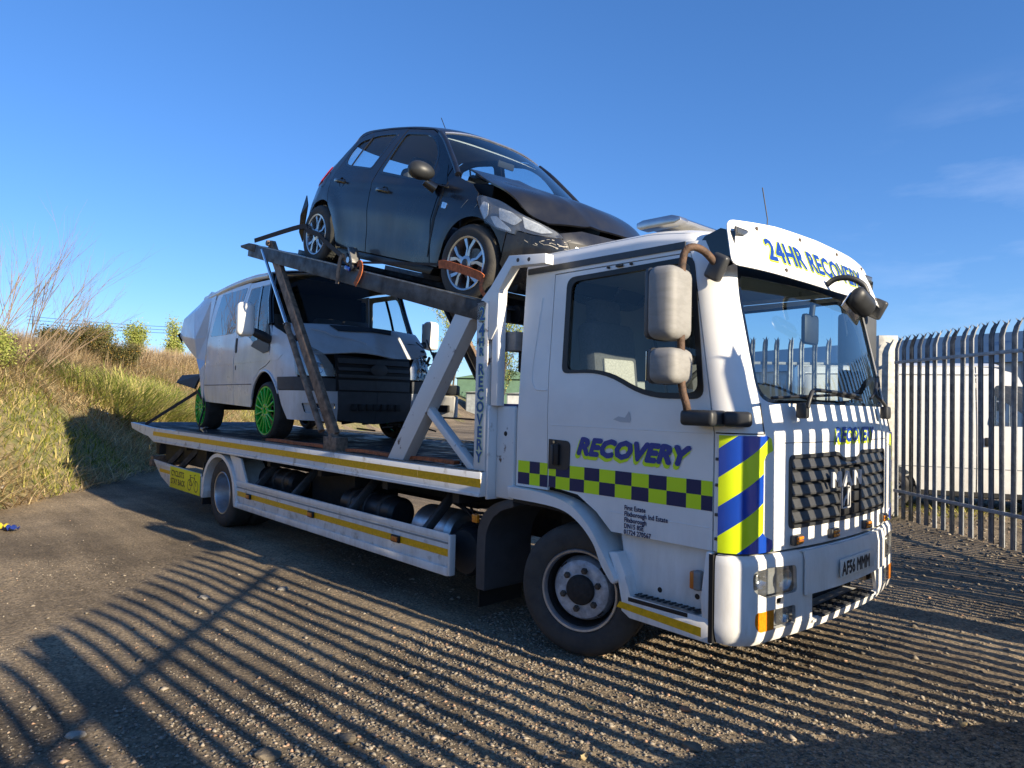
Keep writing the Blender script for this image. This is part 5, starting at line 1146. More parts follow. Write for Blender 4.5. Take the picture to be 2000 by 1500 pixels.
prism('beam_nose', [(-5.46, 3.505), (-5.20, 3.495), (-5.0, 3.44), (-5.03, 3.36), (-5.22, 3.41), (-5.44, 3.475)], -1.21, -1.13, 'steel_dark', UD, .006); prism('beam_nose', [(-5.46, 3.505), (-5.20, 3.495), (-5.0, 3.44), (-5.03, 3.36), (-5.22, 3.41), (-5.44, 3.475)], 1.21, 1.13, 'steel_dark', UD, .006)
# props with hydraulic rams
for s in (-1, 1):
    pr = beam('prop', (-4.66, s*1.16, 3.40), (-3.05, s*1.16, 1.28), .055, .13, 'rusty_steel', T, .006)
    beam('prop_rail', (-4.70, s*1.125, 3.36), (-3.12, s*1.125, 1.28), .03, .05, 'black', pr, .004)
    tube('ram_rod', [(-4.82, s*1.20, 3.36), (-4.10, s*1.20, 2.42)], .019, 'chrome', pr, 12); tube('ram_barrel', [(-4.10, s*1.20, 2.42), (-3.25, s*1.20, 1.32)], .032, 'rusty_steel', pr, 14)
    lathe('ram_collar', [(.03, -.03), (.042, -.02), (.042, .02), (.03, .03)], (-4.10, s*1.20, 2.42), 'rusty_steel', pr, 14)
    box('prop_foot', (-3.06, s*1.15, 1.20), (.26, .13, .15), 'rusty_steel', T, bev=.01); b2('foot_plate', (-3.28, s*1.22, 1.126), (-2.88, s*1.02, 1.142), 'rusty_steel', T, .004)
    lathe('pivot_pin', [(0, s*.085), (.03, s*.08), (.035, s*.06), (.035, 0)], (-3.05, s*1.14, 1.27), 'rusty_steel', T, 14)
    lathe('pivot_pin', [(0, s*.085), (.03, s*.08), (.035, s*.06), (.035, 0)], (-4.66, s*1.14, 3.41), 'rusty_steel', T, 14)
# loose gear on the deck
def loose(name, label, cat, o): tag(o, label, cat); return o
o = strap('ratchet_strap', [(-4.75, -1.08, 1.150), (-4.3, -1.13, 1.165), (-3.9, -1.10, 1.155), (-3.45, -1.15, 1.17), (-3.1, -1.12, 1.155)], .07, 'strap_orange', None, (.1, 0, 1), .030); tag(o, 'faded orange strap lying on the deck edge behind the prop foot', 'strap')
o = strap('ratchet_strap', [(-2.85, -1.12, 1.155), (-2.5, -1.14, 1.17), (-2.0, -1.10, 1.155), (-1.55, -1.12, 1.17), (-1.25, -1.08, 1.16)], .07, 'strap_orange', None, (.1, 0, 1), .028); tag(o, 'faded orange strap lying under the foot of the diagonal brace', 'strap')
t = thing('chain_and_hook', 'dark chain and hook in a heap on the deck beside the lettered post', 'chain', (-1.12, -1.04, 1.13))
for k in range(9): tube('chain_link', [(math.cos(a)*.028+.02*k-.08, math.sin(a)*.012+.02*math.sin(k*2.1), .018+.012*(k % 3)+.01*math.sin(a+k)) for a in np.linspace(0, 2*PI, 9)], .006, 'chassis', t, 6)
tube('hook', smooth_path([(.1, 0, .02), (.16, .02, .03), (.18, .05, .05), (.14, .06, .05)], 4), .01, 'chassis', t, 8)
# ================================================================== WRECKED SILVER-WHITE VAN ON THE LOWER DECK
V_ = thing('crashed_van', 'silver white van with green wheels, crumpled front and rear, on the lower deck', 'van', (-5.06, -.004, 1.128), (0, 0, R(-4.8)))
def mkplan(half):
    """half: points (x, y>=0) from the front centre back; returns chart t -> (x, y) on the RIGHT side (y negative), t = 0 abeam the front axle, rising forward"""
    P = [(x, -y) for x, y in half]; i0 = [i for i, p in enumerate(P) if abs(p[0]) < 1e-9][0]
    Tt = [0.]
    for a, b in zip(P, P[1:]): Tt.append(Tt[-1]+math.hypot(b[0]-a[0], b[1]-a[1]))
    t0 = Tt[i0]; tab = [(t0-t, p) for t, p in zip(Tt, P)][::-1]
    xs = [(t, p[0]) for t, p in tab]; ys = [(t, p[1]) for t, p in tab]
    return (lambda t: (interp(xs, t), interp(ys, t))), tab[-1][0], tab[0][0]
def dense(pts, k=5):
    q = smooth_path([(x, y, 0) for x, y in pts], k); return [(p.x, p.y) for p in q]
vh = dense([(1.0, 0), (.985, .35), (.93, .65), (.78, .86), (.45, .965)])[:-1]+[(.3, .975), (0, .985), (-1.2, .99), (-2.6, .985), (-3.2, .975), (-3.55, .94), (-3.66, .80), (-3.68, 0)]
vplan, VT1, VT0 = mkplan(vh)
VW = [(.2, .97), (.35, .985), (.6, 1.0), (1.2, 1.0), (1.42, .985), (1.7, .945), (2.0, .885), (2.1, .865)]; VDX = [(.2, -.07), (.4, -.01), (.6, 0), (.85, -.01), (1.0, -.05), (1.2, -.16), (1.42, -.42), (1.6, -.58), (2.0, -.92)]
def van(t, z, off=0):
    x, y = vplan(t); x += interp(VDX, z)*sstep(-.15, .75, x) if z > .7 else interp(VDX, z)*sstep(.5, .9, x)
    f = interp(VW, z); x1, y1 = vplan(t-.02); x2, y2 = vplan(t+.02); nx, ny = y2-y1, -(x2-x1); L = math.hypot(nx, ny) or 1
    # crumpled: shallow dents low on the flank and behind the door
    dent = (.010*math.sin(t*4.1+z*3)*math.exp(-((z-.85)/.30)**2) + .022*math.exp(-((t+2.55)/.2)**2)*math.sin(z*7))*sstep(1.30, 1.15, z)
    return (x+nx/L*(off-dent*.6), y*f+ny/L*(off-dent*.6), z)
VREF = (-1, 0, 1.1)
def vt(x): return x
def arc(cx, cz, r, a0, a1, n=14): return [(cx+r*math.cos(R(a0+(a1-a0)*i/n)), cz+r*math.sin(R(a0+(a1-a0)*i/n))) for i in range(n+1)]
# side: outline of body behind the door, door, wing
for s in (-1, 1):
    f = (lambda t, z, o=0, s=s: (lambda p: (p[0], p[1]*(1 if s < 0 else -1), p[2]))(van(t, z, o)))
    rb = [(-2.72, .43), (-1.235, .40), (-1.235, 1.10), (-1.20, 1.36), (-.99, 2.045), (-2.62, 2.09)]
    wnd = rounded([(-2.48, 1.40), (-2.30, 2.02), (-1.10, 1.985), (-1.31, 1.38)], .04, 3)
    sp = panel('side_panel', rb, [wnd], f, 'van_white', V_, .08, .015, VREF)
    panel('side_window', [(x+(-1.8-x)*-.012, z+(1.7-z)*-.012) for x, z in wnd], [], lambda t, z, f=f: f(t, z, .003), 'glass_tint', sp, .15, .003, VREF)
    dr = [(-1.222, .40), (-.53, .385), (-.50, .58), (-.40, .74), (-.20, .86), (.02, .90), (.16, .95), (.16, 1.10), (.30, 1.30), (.30, 1.36), (-.10, 1.985), (-.975, 2.03), (-1.19, 1.36), (-1.222, 1.10)]
    q_ = [(-1.11, 1.30), (-.91, 1.95), (-.16, 1.925), (.18, 1.36), (.14, 1.20), (-.45, 1.20), (-.70, 1.30)]
    dw = rounded(q_, .05, 3)
    d_ = panel('cab_door', dr, [dw], f, 'van_white', V_, .07, .015, VREF)
    panel('door_window', [(x+(-.5-x)*-.01, z+(1.6-z)*-.01) for x, z in dw], [], lambda t, z, f=f: f(t, z, -.004), 'glass_car', d_, .12, .0, VREF)
    panel('window_pillar', [(-.36, 1.20), (-.30, 1.20), (-.46, 1.94), (-.53, 1.94)], [], lambda t, z, f=f: f(t, z, .003), 'gloss_black', d_, .1, .004, VREF)
    panel('window_trim', [(-.52, 1.16), (-.05, 1.05), (.17, 1.07), (.22, 1.28), (.13, 1.56), (.05, 1.40), (-.02, 1.24), (-.40, 1.22)], [], lambda t, z, f=f: f(t, z, .012), 'dark_plastic', d_, .08, .008, VREF)
    panel('door_handle', rounded([(-1.17, 1.10), (-1.17, 1.30), (-1.11, 1.30), (-1.11, 1.10)], .02), [], lambda t, z, f=f: f(t, z, .008), 'black', d_, .05, .01, VREF)
    panel('door_lock', rounded([(-1.15, .87), (-1.15, .93), (-1.12, .93), (-1.12, .87)], .01), [], lambda t, z, f=f: f(t, z, .003), 'black', d_, .05, .004, VREF)
    # swage strip and crease
    panel('swage_strip', [(-2.6, .955), (-1.24, .955), (-1.24, 1.03), (-2.6, 1.04)], [], lambda t, z, f=f: f(t, z, .004), 'van_white', sp, .06, .003, VREF)
    panel('swage_strip', [(-1.21, .955), (.42, .955), (.55, 1.02), (-1.21, 1.03)], [], lambda t, z, f=f: f(t, z, .004), 'van_white', d_, .06, .003, VREF)
    tube('crease', [f(x, .675, .001) for x in np.linspace(-2.65, -.48, 22)], .006, 'charcoal', sp, 5)
    wg = arc(0, .36, .45, 168, 8)
    wing = [(-.515, .385), (-.505, .56)]+[(-.40, .73), (-.20, .85), (.02, .888), (.175, .94), (.175, 1.09), (.315, 1.30), (.40, 1.385), (.60, 1.31), (.78, 1.20), (.78, .76), (.50, .755)]+[(.45, .62)]+arc(0, .36, .47, 30, 160, 12)
    panel('front_wing', wing, [], f, 'van_white', V_, .06, .012, VREF)
    tube('wheel_lip', [f(x, z, .006) for x, z in arc(0, .36, .475, 25, 165, 18)], .014, 'van_white', V_, 8)
    panel('bump_strip', [(.44, .61), (.43, .755), (1.02, .755), (1.22, .745), (1.22, .60)], [], lambda t, z, f=f: f(t, z, .018), 'grey_plastic', V_, .07, .02, VREF)
    bc = [(.44, .60), (.52, .42), (.62, .27), (1.26, .25), (1.26, .60)]
    fog = rounded([(.88, .35), (.84, .46), (1.22, .46), (1.22, .40), (1.10, .34)], .02, 3)
    bco = panel('bumper_corner', bc, [fog], lambda t, z, f=f: f(t, z, .012), 'van_white', V_, .06, .012, VREF)
    panel('fog_recess', fog, [], lambda t, z, f=f: f(t, z, -.03), 'van_white', bco, .06, .004, VREF)
    p = f(1.02, .405, -.012); lathe('fog_lamp', [(0, .012), (.018, .014), (.022, .004), (.042, .006), (.05, -.015)], p, 'lamp_chrome', bco, 18, 'x'); 
    hlp = rounded([(.76, .775), (.72, 1.17), (.86, 1.175), (1.10, 1.04), (1.20, .90), (1.24, .77)], [.02, .03, .05, .04, .03, .02], 3)
    lh = panel('headlight', hlp, [], lambda t, z, f=f: f(t, z, -.035), 'lamp_housing', V_, .06, .004, VREF); panel('lens', hlp, [], lambda t, z, f=f: f(t, z, .004), 'glass_lamp', lh, .06, .003, VREF)
    for tt, zz, rr_ in ((.93, 1.05, .045), (1.02, .86, .065)):
        p = f(tt, zz, -.02); lathe('reflector', [(0, -.02), (rr_*.6, -.008), (rr_, .012)], p, 'lamp_chrome', lh, 20, 'x')
    # pillar and roof rail
    tube('a_pillar', [f(.33, 1.40, .0), f(.12, 1.70, .0), f(-.10, 2.03, .0)], .036, 'gloss_black', V_, 8)
    m_ = s
    mr = box('door_mirror', (.13, m_*1.27, 1.425), (.17, .20, .40), 'white', V_, Matrix.Rotation(m_*.25, 3, 'Z'), .06, seg=4)
    box('mirror_glass', (.04, m_*1.25, 1.425), (.02, .17, .34), 'chrome', mr, Matrix.Rotation(m_*.25, 3, 'Z'), .01); tube('mirror_arm', [(.12, m_*1.20, 1.30), (.14, m_*1.06, 1.24), (.14, m_*.97, 1.20)], [.045, .06, .05], 'dark_plastic', mr, 12)
# crumpled tail: facets torn outwards behind the rear wheel
def facet(name, P, F, m, par, th=.008):
    o = mesh(name, P, F, m, par); solid(o, th, 0); return o
TP = [(-2.62, -.865, 2.09), (-3.05, -.84, 2.15), (-3.35, -.70, 2.16), (-3.55, -.90, 1.98), (-3.95, -1.02, 1.78), (-4.02, -1.06, 1.50), (-3.95, -1.0, 1.38), (-3.45, -1.02, 1.22), (-3.12, -1.0, 1.10), (-2.88, -1.02, .90), (-2.80, -1.0, .55), (-2.86, -.96, .40), (-2.72, -.99, .43), (-2.72, -.99, 1.0), (-2.66, -.97, 1.45), (-2.86, -.88, 2.0), (-2.95, -.90, 1.45), (-3.05, -1.06, 1.40), (-3.40, -.99, 1.85), (-2.93, -.92, 1.05)]
TF = [(0, 1, 15), (1, 2, 3), (1, 3, 18, 15), (3, 4, 18), (4, 5, 17, 18), (5, 6, 7, 17), (7, 8, 17), (8, 19, 16, 17), (15, 18, 17, 16), (0, 15, 14), (15, 16, 14), (14, 16, 19, 13), (8, 9, 19), (9, 10, 13, 19), (10, 11, 12, 13)]
tc_ = facet('crumpled_corner', TP, TF, 'van_white', V_); bmx = bmesh.new(); bmx.from_mesh(tc_.data)
bmesh.ops.bevel(bmx, geom=[e for e in bmx.edges if len(e.link_faces) == 2], offset=.012, segments=2, affect='EDGES', profile=.5)
rr_ = random.Random(5)
bmx.to_mesh(tc_.data); bmx.free()
facet('torn_edge', [(-4.05, -1.02, 1.40), (-4.02, -1.10, 1.52), (-3.97, -1.03, 1.36), (-4.00, -.98, 1.62)], [(0, 1, 2), (0, 1, 3)], 'black', V_)
facet('hanging_bumper', [(-3.05, -.95, .83), (-3.10, -1.02, .62), (-4.05, -1.08, .72), (-4.1, -.98, .84), (-3.6, -.80, .86), (-3.05, -.6, .85)], [(0, 1, 2, 3), (0, 3, 4, 5)], 'black', V_, .03)
b2('tail_shell', (-3.2, -.80, .55), (-2.7, .95, 2.0), 'interior', V_)
# roof, windscreen, bonnet
grid('headlining', lambda u, v: (-.16-3.0*u, (v*2-1)*.84, 2.045), 6, 6, 'interior', V_)
def vroof(u, v):
    x = -.33-(3.0)*u; w = .88-.02*u; y = (v*2-1)*w; e = abs(v*2-1)
    return (x+(.16*(1-e*e)+.08)*sstep(.15, 0, u), y, 2.085+.07*(1-e**3.5)-.02*sstep(.15, 0, u)+.05*math.sin(min(1, u*1.2)*PI)*.6)
grid('roof', vroof, 24, 20, 'van_white', V_, .02)
for v_ in (0, 1): tube('roof_rail', [Vector(vroof(u, v_))+Vector((0, .012 if v_ == 0 else -.012, -.018)) for u in np.linspace(0, 1, 24)], .034, 'van_white', V_, 10)
tube('roof_lip', [Vector(vroof(0, v))+Vector((-.01, 0, -.012)) for v in np.linspace(0, 1, 20)], .026, 'van_white', V_, 8)
def vws(u, v):
    e = v*2-1; x0, z0, w0 = .46, 1.395, .93; x1, z1, w1 = -.085, 2.13, .86
    return (x0+(x1-x0)*u-.20*e*e*(1-.25*u), e*(w0+(w1-w0)*u), z0+(z1-z0)*u+.02*math.sin(u*PI)-.07*abs(e)**3.5*u)
wsv = grid('windscreen', vws, 10, 18, 'glass_van', V_, 0)
for pts in ([vws(0, v) for v in np.linspace(0, 1, 14)], [vws(1, v) for v in np.linspace(0, 1, 14)]): tube('screen_trim', pts, .014, 'black', wsv, 6)
def vbon(u, v):
    e = v*2-1; x0, z0, w0 = .44, 1.40, .90; x1, z1, w1 = .93, 1.02, .80
    x = x0+(x1-x0)*u-.18*e*e*(.6+.4*u); z = z0+(z1-z0)*u**1.1+.022*math.sin(u*PI)*(1-e*e*.5)+.03*(1-e*e)
    z += .022*math.sin(e*5.0+u*3)*u+.02*math.exp(-((e+.1)/.16)**2-((u-.55)/.2)**2)*-1.6+.06*max(0, -e-.45)*u; x += .03*math.sin(e*7+1)*u
    if e > .75: z += .10*(e-.75)*u*3
    return (x, e*(w0+(w1-w0)*u)+.02*u, z)
bo_ = grid('bonnet', vbon, 22, 34, 'van_white', V_, .012)
def on_bon(u, e, o=.012): p = vbon(u, (e+1)/2); return (p[0]+o*.5, p[1], p[2]+o)
grid('bonnet_vent', lambda u, v: on_bon(.08+.23*u, -.42+.95*v+.06*u*(1-2*v), .012), 4, 14, 'black', bo_, .006)
tube('bonnet_crease', [on_bon(.30+.45*k/10, -.75+.70*k/10+.05*math.sin(k), .012) for k in range(11)], .007, 'van_white', bo_, 6)
# black front: grille, bars, lower bumper
fr = panel('front_panel', [(1.225, .26), (1.225, .755), (1.22, 1.03), (VT1, 1.0), (VT1, .22)], [], lambda t, z: van(t, z, .0), 'black', V_, .07, .02, VREF, mirror=True)
for k, (z0, z1) in enumerate([(.93, .99), (.845, .885), (.765, .80), (.62, .735)]):
    panel('grille_bar', [(1.26, z0), (1.25, z1), (VT1, z1), (VT1, z0)], [], lambda t, z: van(t, z, .03-.008*(k % 2)), 'grey_plastic', fr, .08, .03, VREF, mirror=True)
lathe('badge_oval', [(0, .012), (.05, .010), (.075, 0)], (1.02, .02, .865), 'grey_plastic', fr, 28, 'x').scale = (1, 1.5, 1)
panel('bumper_cover', [(1.25, .27), (1.24, .60), (VT1, .60), (VT1, .22)], [], lambda t, z: van(t, z, .045), 'grey_plastic', V_, .08, .02, VREF, mirror=True)
for i in range(7): b2('intake_slot', (1.035, -.33+i*.095, .38), (1.052, -.33+i*.095+.07, .46), 'black', V_, .003)
bm = bmesh.new(); rr_ = random.Random(2)
for i in range(34):
    p = Vector((rr_.uniform(.55, .85), rr_.uniform(.72, .98), rr_.uniform(.7, 1.2))); q = p+Vector((rr_.uniform(-.12, .12), rr_.uniform(-.1, .1), rr_.uniform(-.2, .2))); bm_beam(bm, p, q, rr_.uniform(.01, .05), rr_.uniform(.005, .03))
from_bm('smashed_lamp_bits', bm, 'charcoal', V_)
bm = bmesh.new()
for i in range(26):
    p = Vector((rr_.uniform(.5, .95), rr_.uniform(-.5, .9), rr_.uniform(.16, .30))); bm_beam(bm, p, p+Vector((rr_.uniform(-.1, .1), rr_.uniform(-.25, .25), rr_.uniform(-.06, .03))), .03, .02)
ht_ = from_bm('hanging_trim', bm, 'black', V_); ht_['kind'] = 'stuff'
# far bumper end hanging loose
r_ = Matrix.Rotation(.30, 3, 'Z')
tb_ = box('torn_bumper_end', (.66, 1.10, .44), (.62, .07, .30), 'white_dirty', V_, r_, .03, seg=3); box('bump_strip', (.66, 1.11, .66), (.64, .08, .13), 'grey_plastic', tb_, r_, .025); box('fog_recess', (.80, 1.10, .42), (.16, .085, .09), 'black', tb_, r_, .01)
# cab interior & floor
b2('floor_pan', (-3.2, -.90, .42), (.45, .90, .50), 'black', V_, .02); b2('inner_front', (.35, -.85, .45), (.62, .85, 1.25), 'black', V_, .03)
b2('dashboard', (.12, -.80, 1.12), (.42, .80, 1.36), 'interior', V_, .06); b2('bulkhead', (-1.25, -.85, .5), (-1.22, .85, 2.02), 'interior', V_)
for yy in (-.5, .2, .62): 
    st = box('seat', (-.62, yy, .95), (.5, .42, .16), 'seat', V_, bev=.05); box('backrest', (-.90, yy, 1.32), (.15, .42, .66), 'seat', st, Matrix.Rotation(-.15, 3, 'Y'), .05)
for a, b_ in (((-2.4, -.5, .42), (-.9, -.5, .30)), ((-2.5, 0, .36), (.2, 0, .33)), ((-2.93, -.8, .35), (-2.93, .8, .35)), ((0, -.8, .33), (0, .8, .33))): tube('underbody_pipe', [a, b_], .05, 'chassis', V_, 8)
def small_wheel(parent, name, c, rad, rim, w, s, rimmat, spokes, kind, steer=0, nseg=56):
    wv = bpy.data.objects.new(name, None); C.objects.link(wv); wv.parent = parent; wv.location = c; wv.rotation_euler = (0, 0, steer); k = s
    t_ = lathe('tyre', [(rim-.008, k*.0), (rim+.004, k*.008), (rim+.03, k*.014), (rad-.045, k*.016), (rad-.018, k*.006), (rad-.004, -k*.018), (rad, -k*.04), (rad, -k*(w-.04)), (rad-.015, -k*(w-.01)), (rim, -k*w), (rim-.02, -k*(w-.02))], (0, 0, 0), 'rubber', wv, nseg, angle=40)
    bm = bmesh.new()
    for i in range(nseg):
        a = 2*PI*i/nseg
        for j in range(3): bm_box(bm, (rad*math.cos(a)*1.001, -k*(.055+j*(w-.11)/2), rad*math.sin(a)*1.001), (.006, (w-.11)/3.2, .012), Matrix.Rotation(-a, 3, 'Y'))
    tb_ = from_bm('tread_blocks', bm, 'rubber', t_); tb_['kind'] = 'stuff'
    lathe('rim', [(rim-.008, k*.0), (rim+.006, k*.010), (rim+.002, k*.016), (rim-.012, k*.012), (rim-.018, -k*.01), (rim-.028, -k*.09), (rim-.03, -k*.16)], (0, 0, 0), rimmat, wv, nseg, angle=50)
    lathe('brake_disc', [(rim*.62, -k*.10), (rim*.62, -k*.085), (.05, -k*.085)], (0, 0, 0), 'steel_plate', wv, 32); lathe('wheel_back', [(rim-.03, -k*.13), (0, -k*.13)], (0, 0, 0), 'black', wv, 24)
    bm = bmesh.new()
    if kind == 'multi':
        for i in range(spokes):
            a = 2*PI*i/spokes; r0, r1 = .085, rim-.012; c0 = Vector((math.cos(a)*r0, k*.004, math.sin(a)*r0)); c1 = Vector((math.cos(a)*r1, k*.006, math.sin(a)*r1)); bm_beam(bm, c0, c1, .020, .030, .006, (0, 1, 0))
        from_bm('spokes', bm, rimmat, wv, angle=40)
        lathe('hub', [(.096, -k*.03), (.098, k*.006), (.085, k*.014), (.04, k*.012), (.034, -k*.02), (0, -k*.02)], (0, 0, 0), rimmat, wv, 36)
        for i in range(5): a = 2*PI*i/5+.3; lathe('wheel_nut', [(0, k*.026), (.010, k*.024), (.012, k*.01)], (math.cos(a)*.066, 0, math.sin(a)*.066), 'chrome', wv, 8)
    else:
        for i in range(5):
            a = 2*PI*i/5+PI/2
            # broad twisted spoke that forks near the rim
            def pt(r, da, y): return Vector((math.cos(a+da)*r, k*y, math.sin(a+da)*r))
            for sg in (-1, 1):
                quad = [pt(.045, sg*.0, .006), pt(.05, sg*.5, .004), pt(rim*.55, sg*.20, .004), pt(rim-.012, sg*.36, .006), pt(rim-.012, sg*.20, .006), pt(rim*.62, sg*.05, .006), pt(.06, -sg*.02, .012)]
                lo = [q-Vector((0, k*.022, 0)) for q in quad]; A = [bm.verts.new(q) for q in quad]; B = [bm.verts.new(q) for q in lo]
                bm.faces.new(A); bm.faces.new(B[::-1])
                for j in range(len(A)): bm.faces.new((A[j], B[j], B[(j+1) % len(A)], A[(j+1) % len(A)]))
        from_bm('spokes', bm, rimmat, wv, angle=30)
        lathe('hub', [(.062, -k*.02), (.060, k*.010), (.034, k*.016)], (0, 0, 0), rimmat, wv, 28); lathe('centre_cap', [(.034, k*.012), (.030, k*.020), (0, k*.021)], (0, 0, 0), 'dark_plastic', wv, 20)
        for i in range(5): a = 2*PI*i/5+PI/2+PI/5; lathe('wheel_nut', [(0, k*.012), (.009, k*.010), (.010, -k*.01)], (math.cos(a)*.05, 0, math.sin(a)*.05), 'black', wv, 8)
    return wv
for s in (-1, 1):
    small_wheel(V_, 'front_wheel', (0, s*.955, .352), .352, .292, .235, s, 'green_paint', 15, 'multi', R(3)); small_wheel(V_, 'rear_wheel', (-2.95, s*.955, .352), .352, .292, .26, s, 'green_paint', 15, 'multi')

# ================================================================== BLACK HATCHBACK ON THE UPPER DECK
K_ = thing('damaged_hatchback', 'black five door hatchback with a buckled bonnet, strapped nose down on the upper deck', 'car', (-1.23, -.25, 2.425), (0, R(14.3), 0))
ch = dense([(.87, 0), (.855, .30), (.80, .50), (.69, .66), (.50, .775), (.30, .83), (0, .865)], 5)[:-1]+[(0, .865), (-.6, .872), (-1.3, .875), (-2.0, .873), (-2.5, .868)]+dense([(-2.75, .855), (-2.98, .79), (-3.10, .66), (-3.17, .45), (-3.21, 0)], 5)
kplan, KT1, KT0 = mkplan(ch)
KW = [(.16, .955), (.30, .975), (.45, .992), (.62, 1.0), (.78, .985), (.90, .955), (.98, .925), (1.10, .855), (1.25, .762), (1.36, .680), (1.46, .60)]
KF = [(.16, -.12), (.28, -.03), (.40, 0), (.52, 0), (.62, -.03), (.72, -.10), (.80, -.22), (.9, -.40)]; KR = [(.16, .10), (.35, .02), (.5, 0), (.62, .03), (.80, .09), (.95, .17), (1.05, .25), (1.2, .36), (1.36, .50)]
def car(t, z, off=0):
    x, y = kplan(t); f = interp(KW, z)
    x1, y1 = kplan(t-.02); x2, y2 = kplan(t+.02); nx, ny = y2-y1, -(x2-x1); L = math.hypot(nx, ny) or 1
    if x > .2: x += interp(KF, z)*sstep(.2, .75, x)
    if x < -2.3: x += interp(KR, z)*sstep(-2.3, -3.0, x)
    # shoulder crease along the doors, soft wheel-arch flares
    c = .010*math.exp(-((z-(.88-.02*t*0))/.035)**2)*sstep(.2, -.3, t) - .012*math.exp(-((z-.45)/.12)**2)*sstep(-.45, -.8, t)*sstep(-2.2, -1.9, t)
    for cx in (0, -2.56):
        rr = math.hypot(t-cx, z-.31); c += .010*math.exp(-((rr-.40)/.09)**2)
    o = off+c; return (x+nx/L*o, y*f+ny/L*o, z if z < .95 else .95+(z-.95)*1.17)
KREF = (-1.2, 0, .7)
edge = [(-2.93, .98), (-2.80, 1.12), (-2.62, 1.27), (-2.42, 1.355), (-2.0, 1.39), (-1.5, 1.395), (-1.15, 1.37), (-.95, 1.31), (-.72, 1.185), (-.5, 1.06), (-.36, .975)]
for s in (-1, 1):
    f = (lambda t, z, o=0, s=s: (lambda p: (p[0], p[1]*(1 if s < 0 else -1), p[2]))(car(t, z, o)))
    ra = arc(-2.56, .31, .365, 12, 166, 18); fa = arc(0, .31, .365, 14, 168, 18)
    # rear quarter with roof side
    fd = [(-.52, .235), (-1.575, .235), (-1.60, .50), (-1.655, .93), (-1.575, 1.372), (-1.15, 1.355), (-.96, 1.30), (-.73, 1.175), (-.52, 1.06), (-.545, .86), (-.575, .60)]
    rd = [(-1.587, .235), (-2.16, .235), (-2.20, .38), (-2.30, .52), (-2.42, .64), (-2.50, .80), (-2.52, .97), (-2.43, 1.10), (-2.40, 1.30), (-2.22, 1.352), (-1.9, 1.372), (-1.588, 1.375), (-1.667, .93), (-1.612, .50)]
    quarter = [(-2.19, .22)]+ra+[(-2.93, .30), (-3.0, .55), (-3.0, .98)]+edge+[(-.515, 1.065), (-.73, 1.182), (-.965, 1.309), (-1.15, 1.364), (-1.58, 1.382), (-1.9, 1.380), (-2.22, 1.359), (-2.407, 1.305), (-2.437, 1.10), (-2.528, .97), (-2.508, .80), (-2.428, .645), (-2.31, .525), (-2.21, .385)]
    panel('rear_quarter', quarter, [], f, 'car_paint', K_, .03, .012, KREF)
    dw = [(-1.60, .985), (-1.565, 1.335), (-1.18, 1.325), (-.98, 1.265), (-.80, 1.13), (-.735, .92), (-1.2, .955)]; dw = rounded(dw, [.03, .04, .08, .10, .08, .03, .01], 4)
    rw = [(-1.80, 1.01), (-1.70, 1.335), (-2.05, 1.325), (-2.33, 1.265), (-2.41, 1.16), (-2.38, 1.06), (-2.28, 1.03)]; rw = rounded(rw, [.03, .04, .1, .08, .06, .05, .04], 4)
    d1 = panel('front_door', fd, [dw], f, 'car_paint', K_, .03, .012, KREF); d2 = panel('rear_door', rd, [rw], f, 'car_paint', K_, .03, .012, KREF)
    for d_, w_, cx, cz in ((d1, dw, -1.2, 1.13), (d2, rw, -2.05, 1.18)):
        big = [(x+(cx-x)*-.035, z+(cz-z)*-.05) for x, z in w_]; sm_ = [(x+(cx-x)*.035, z+(cz-z)*.05) for x, z in w_]
        panel('window_surround', big, [sm_], lambda t, z, f=f: f(t, z, .002), 'gloss_black', d_, .05, .008, KREF)
        panel('window_pane', [(x+(cx-x)*.0, z+(cz-z)*.0) for x, z in w_], [], lambda t, z, f=f: f(t, z, -.010), 'glass_car', d_, .08, 0, KREF)
    panel('window_divider', [(-2.20, 1.03), (-2.225, 1.03), (-2.16, 1.32), (-2.135, 1.32)], [], lambda t, z, f=f: f(t, z, .003), 'car_trim', d2, .06, .006, KREF)
    ql = rounded([(-.66, .915), (-.66, 1.08), (-.60, 1.07), (-.47, .905)], [.02, .02, .02, .02]); panel('quarter_light', ql, [], lambda t, z, f=f: f(t, z, .004), 'glass_tint', d1, .05, .004, KREF)
    tube('window_bar', [f(x, z, .004) for x, z in ((-.735, .915), (-.60, .90), (-.43, .885))], .009, 'car_trim', d1, 6)
    for d_, x0, z0 in ((d1, -1.40, .81), (d2, -2.25, .87)):
        h_ = lathe('handle_cup', [(0, s*-.012), (.035, s*-.010), (.048, s*.002)], f(x0+.01, z0-.004, .001), 'black', d_, 20); h_.data.transform(Matrix.Identity(4))
        tube('door_handle', [f(x0-.115, z0+.004, .012), f(x0-.06, z0+.012, .034), f(x0+.03, z0+.006, .038), f(x0+.11, z0-.004, .014)], [.014, .017, .017, .013], 'gloss_black', d_, 10)
    # front wing
    wing = [(-.505, .235), (-.44, .235)]+arc(0, .31, .365, 170, 12, 18)+[(.40, .42), (.42, .66), (.36, .60), (.06, .66), (-.06, .86), (-.16, .93), (-.36, .975), (-.505, 1.055), (-.532, .86), (-.562, .60)]
    wing = [(-.505, .235), (-.40, .235)]+arc(0, .31, .365, 168, 20, 16)+[(.36, .60), (.13, .635), (-.03, .80), (-.04, .86), (-.16, .93), (-.36, .975), (-.505, 1.05), (-.532, .86), (-.562, .60)]
    panel('front_wing', wing, [], f, 'car_paint', K_, .03, .012, KREF)
    sr = panel('side_repeater', rounded([(-.46, .715), (-.455, .765), (-.385, .755), (-.395, .71)], .01), [], lambda t, z, f=f: f(t, z, .004), 'lamp_chrome', K_, .04, .006, KREF)
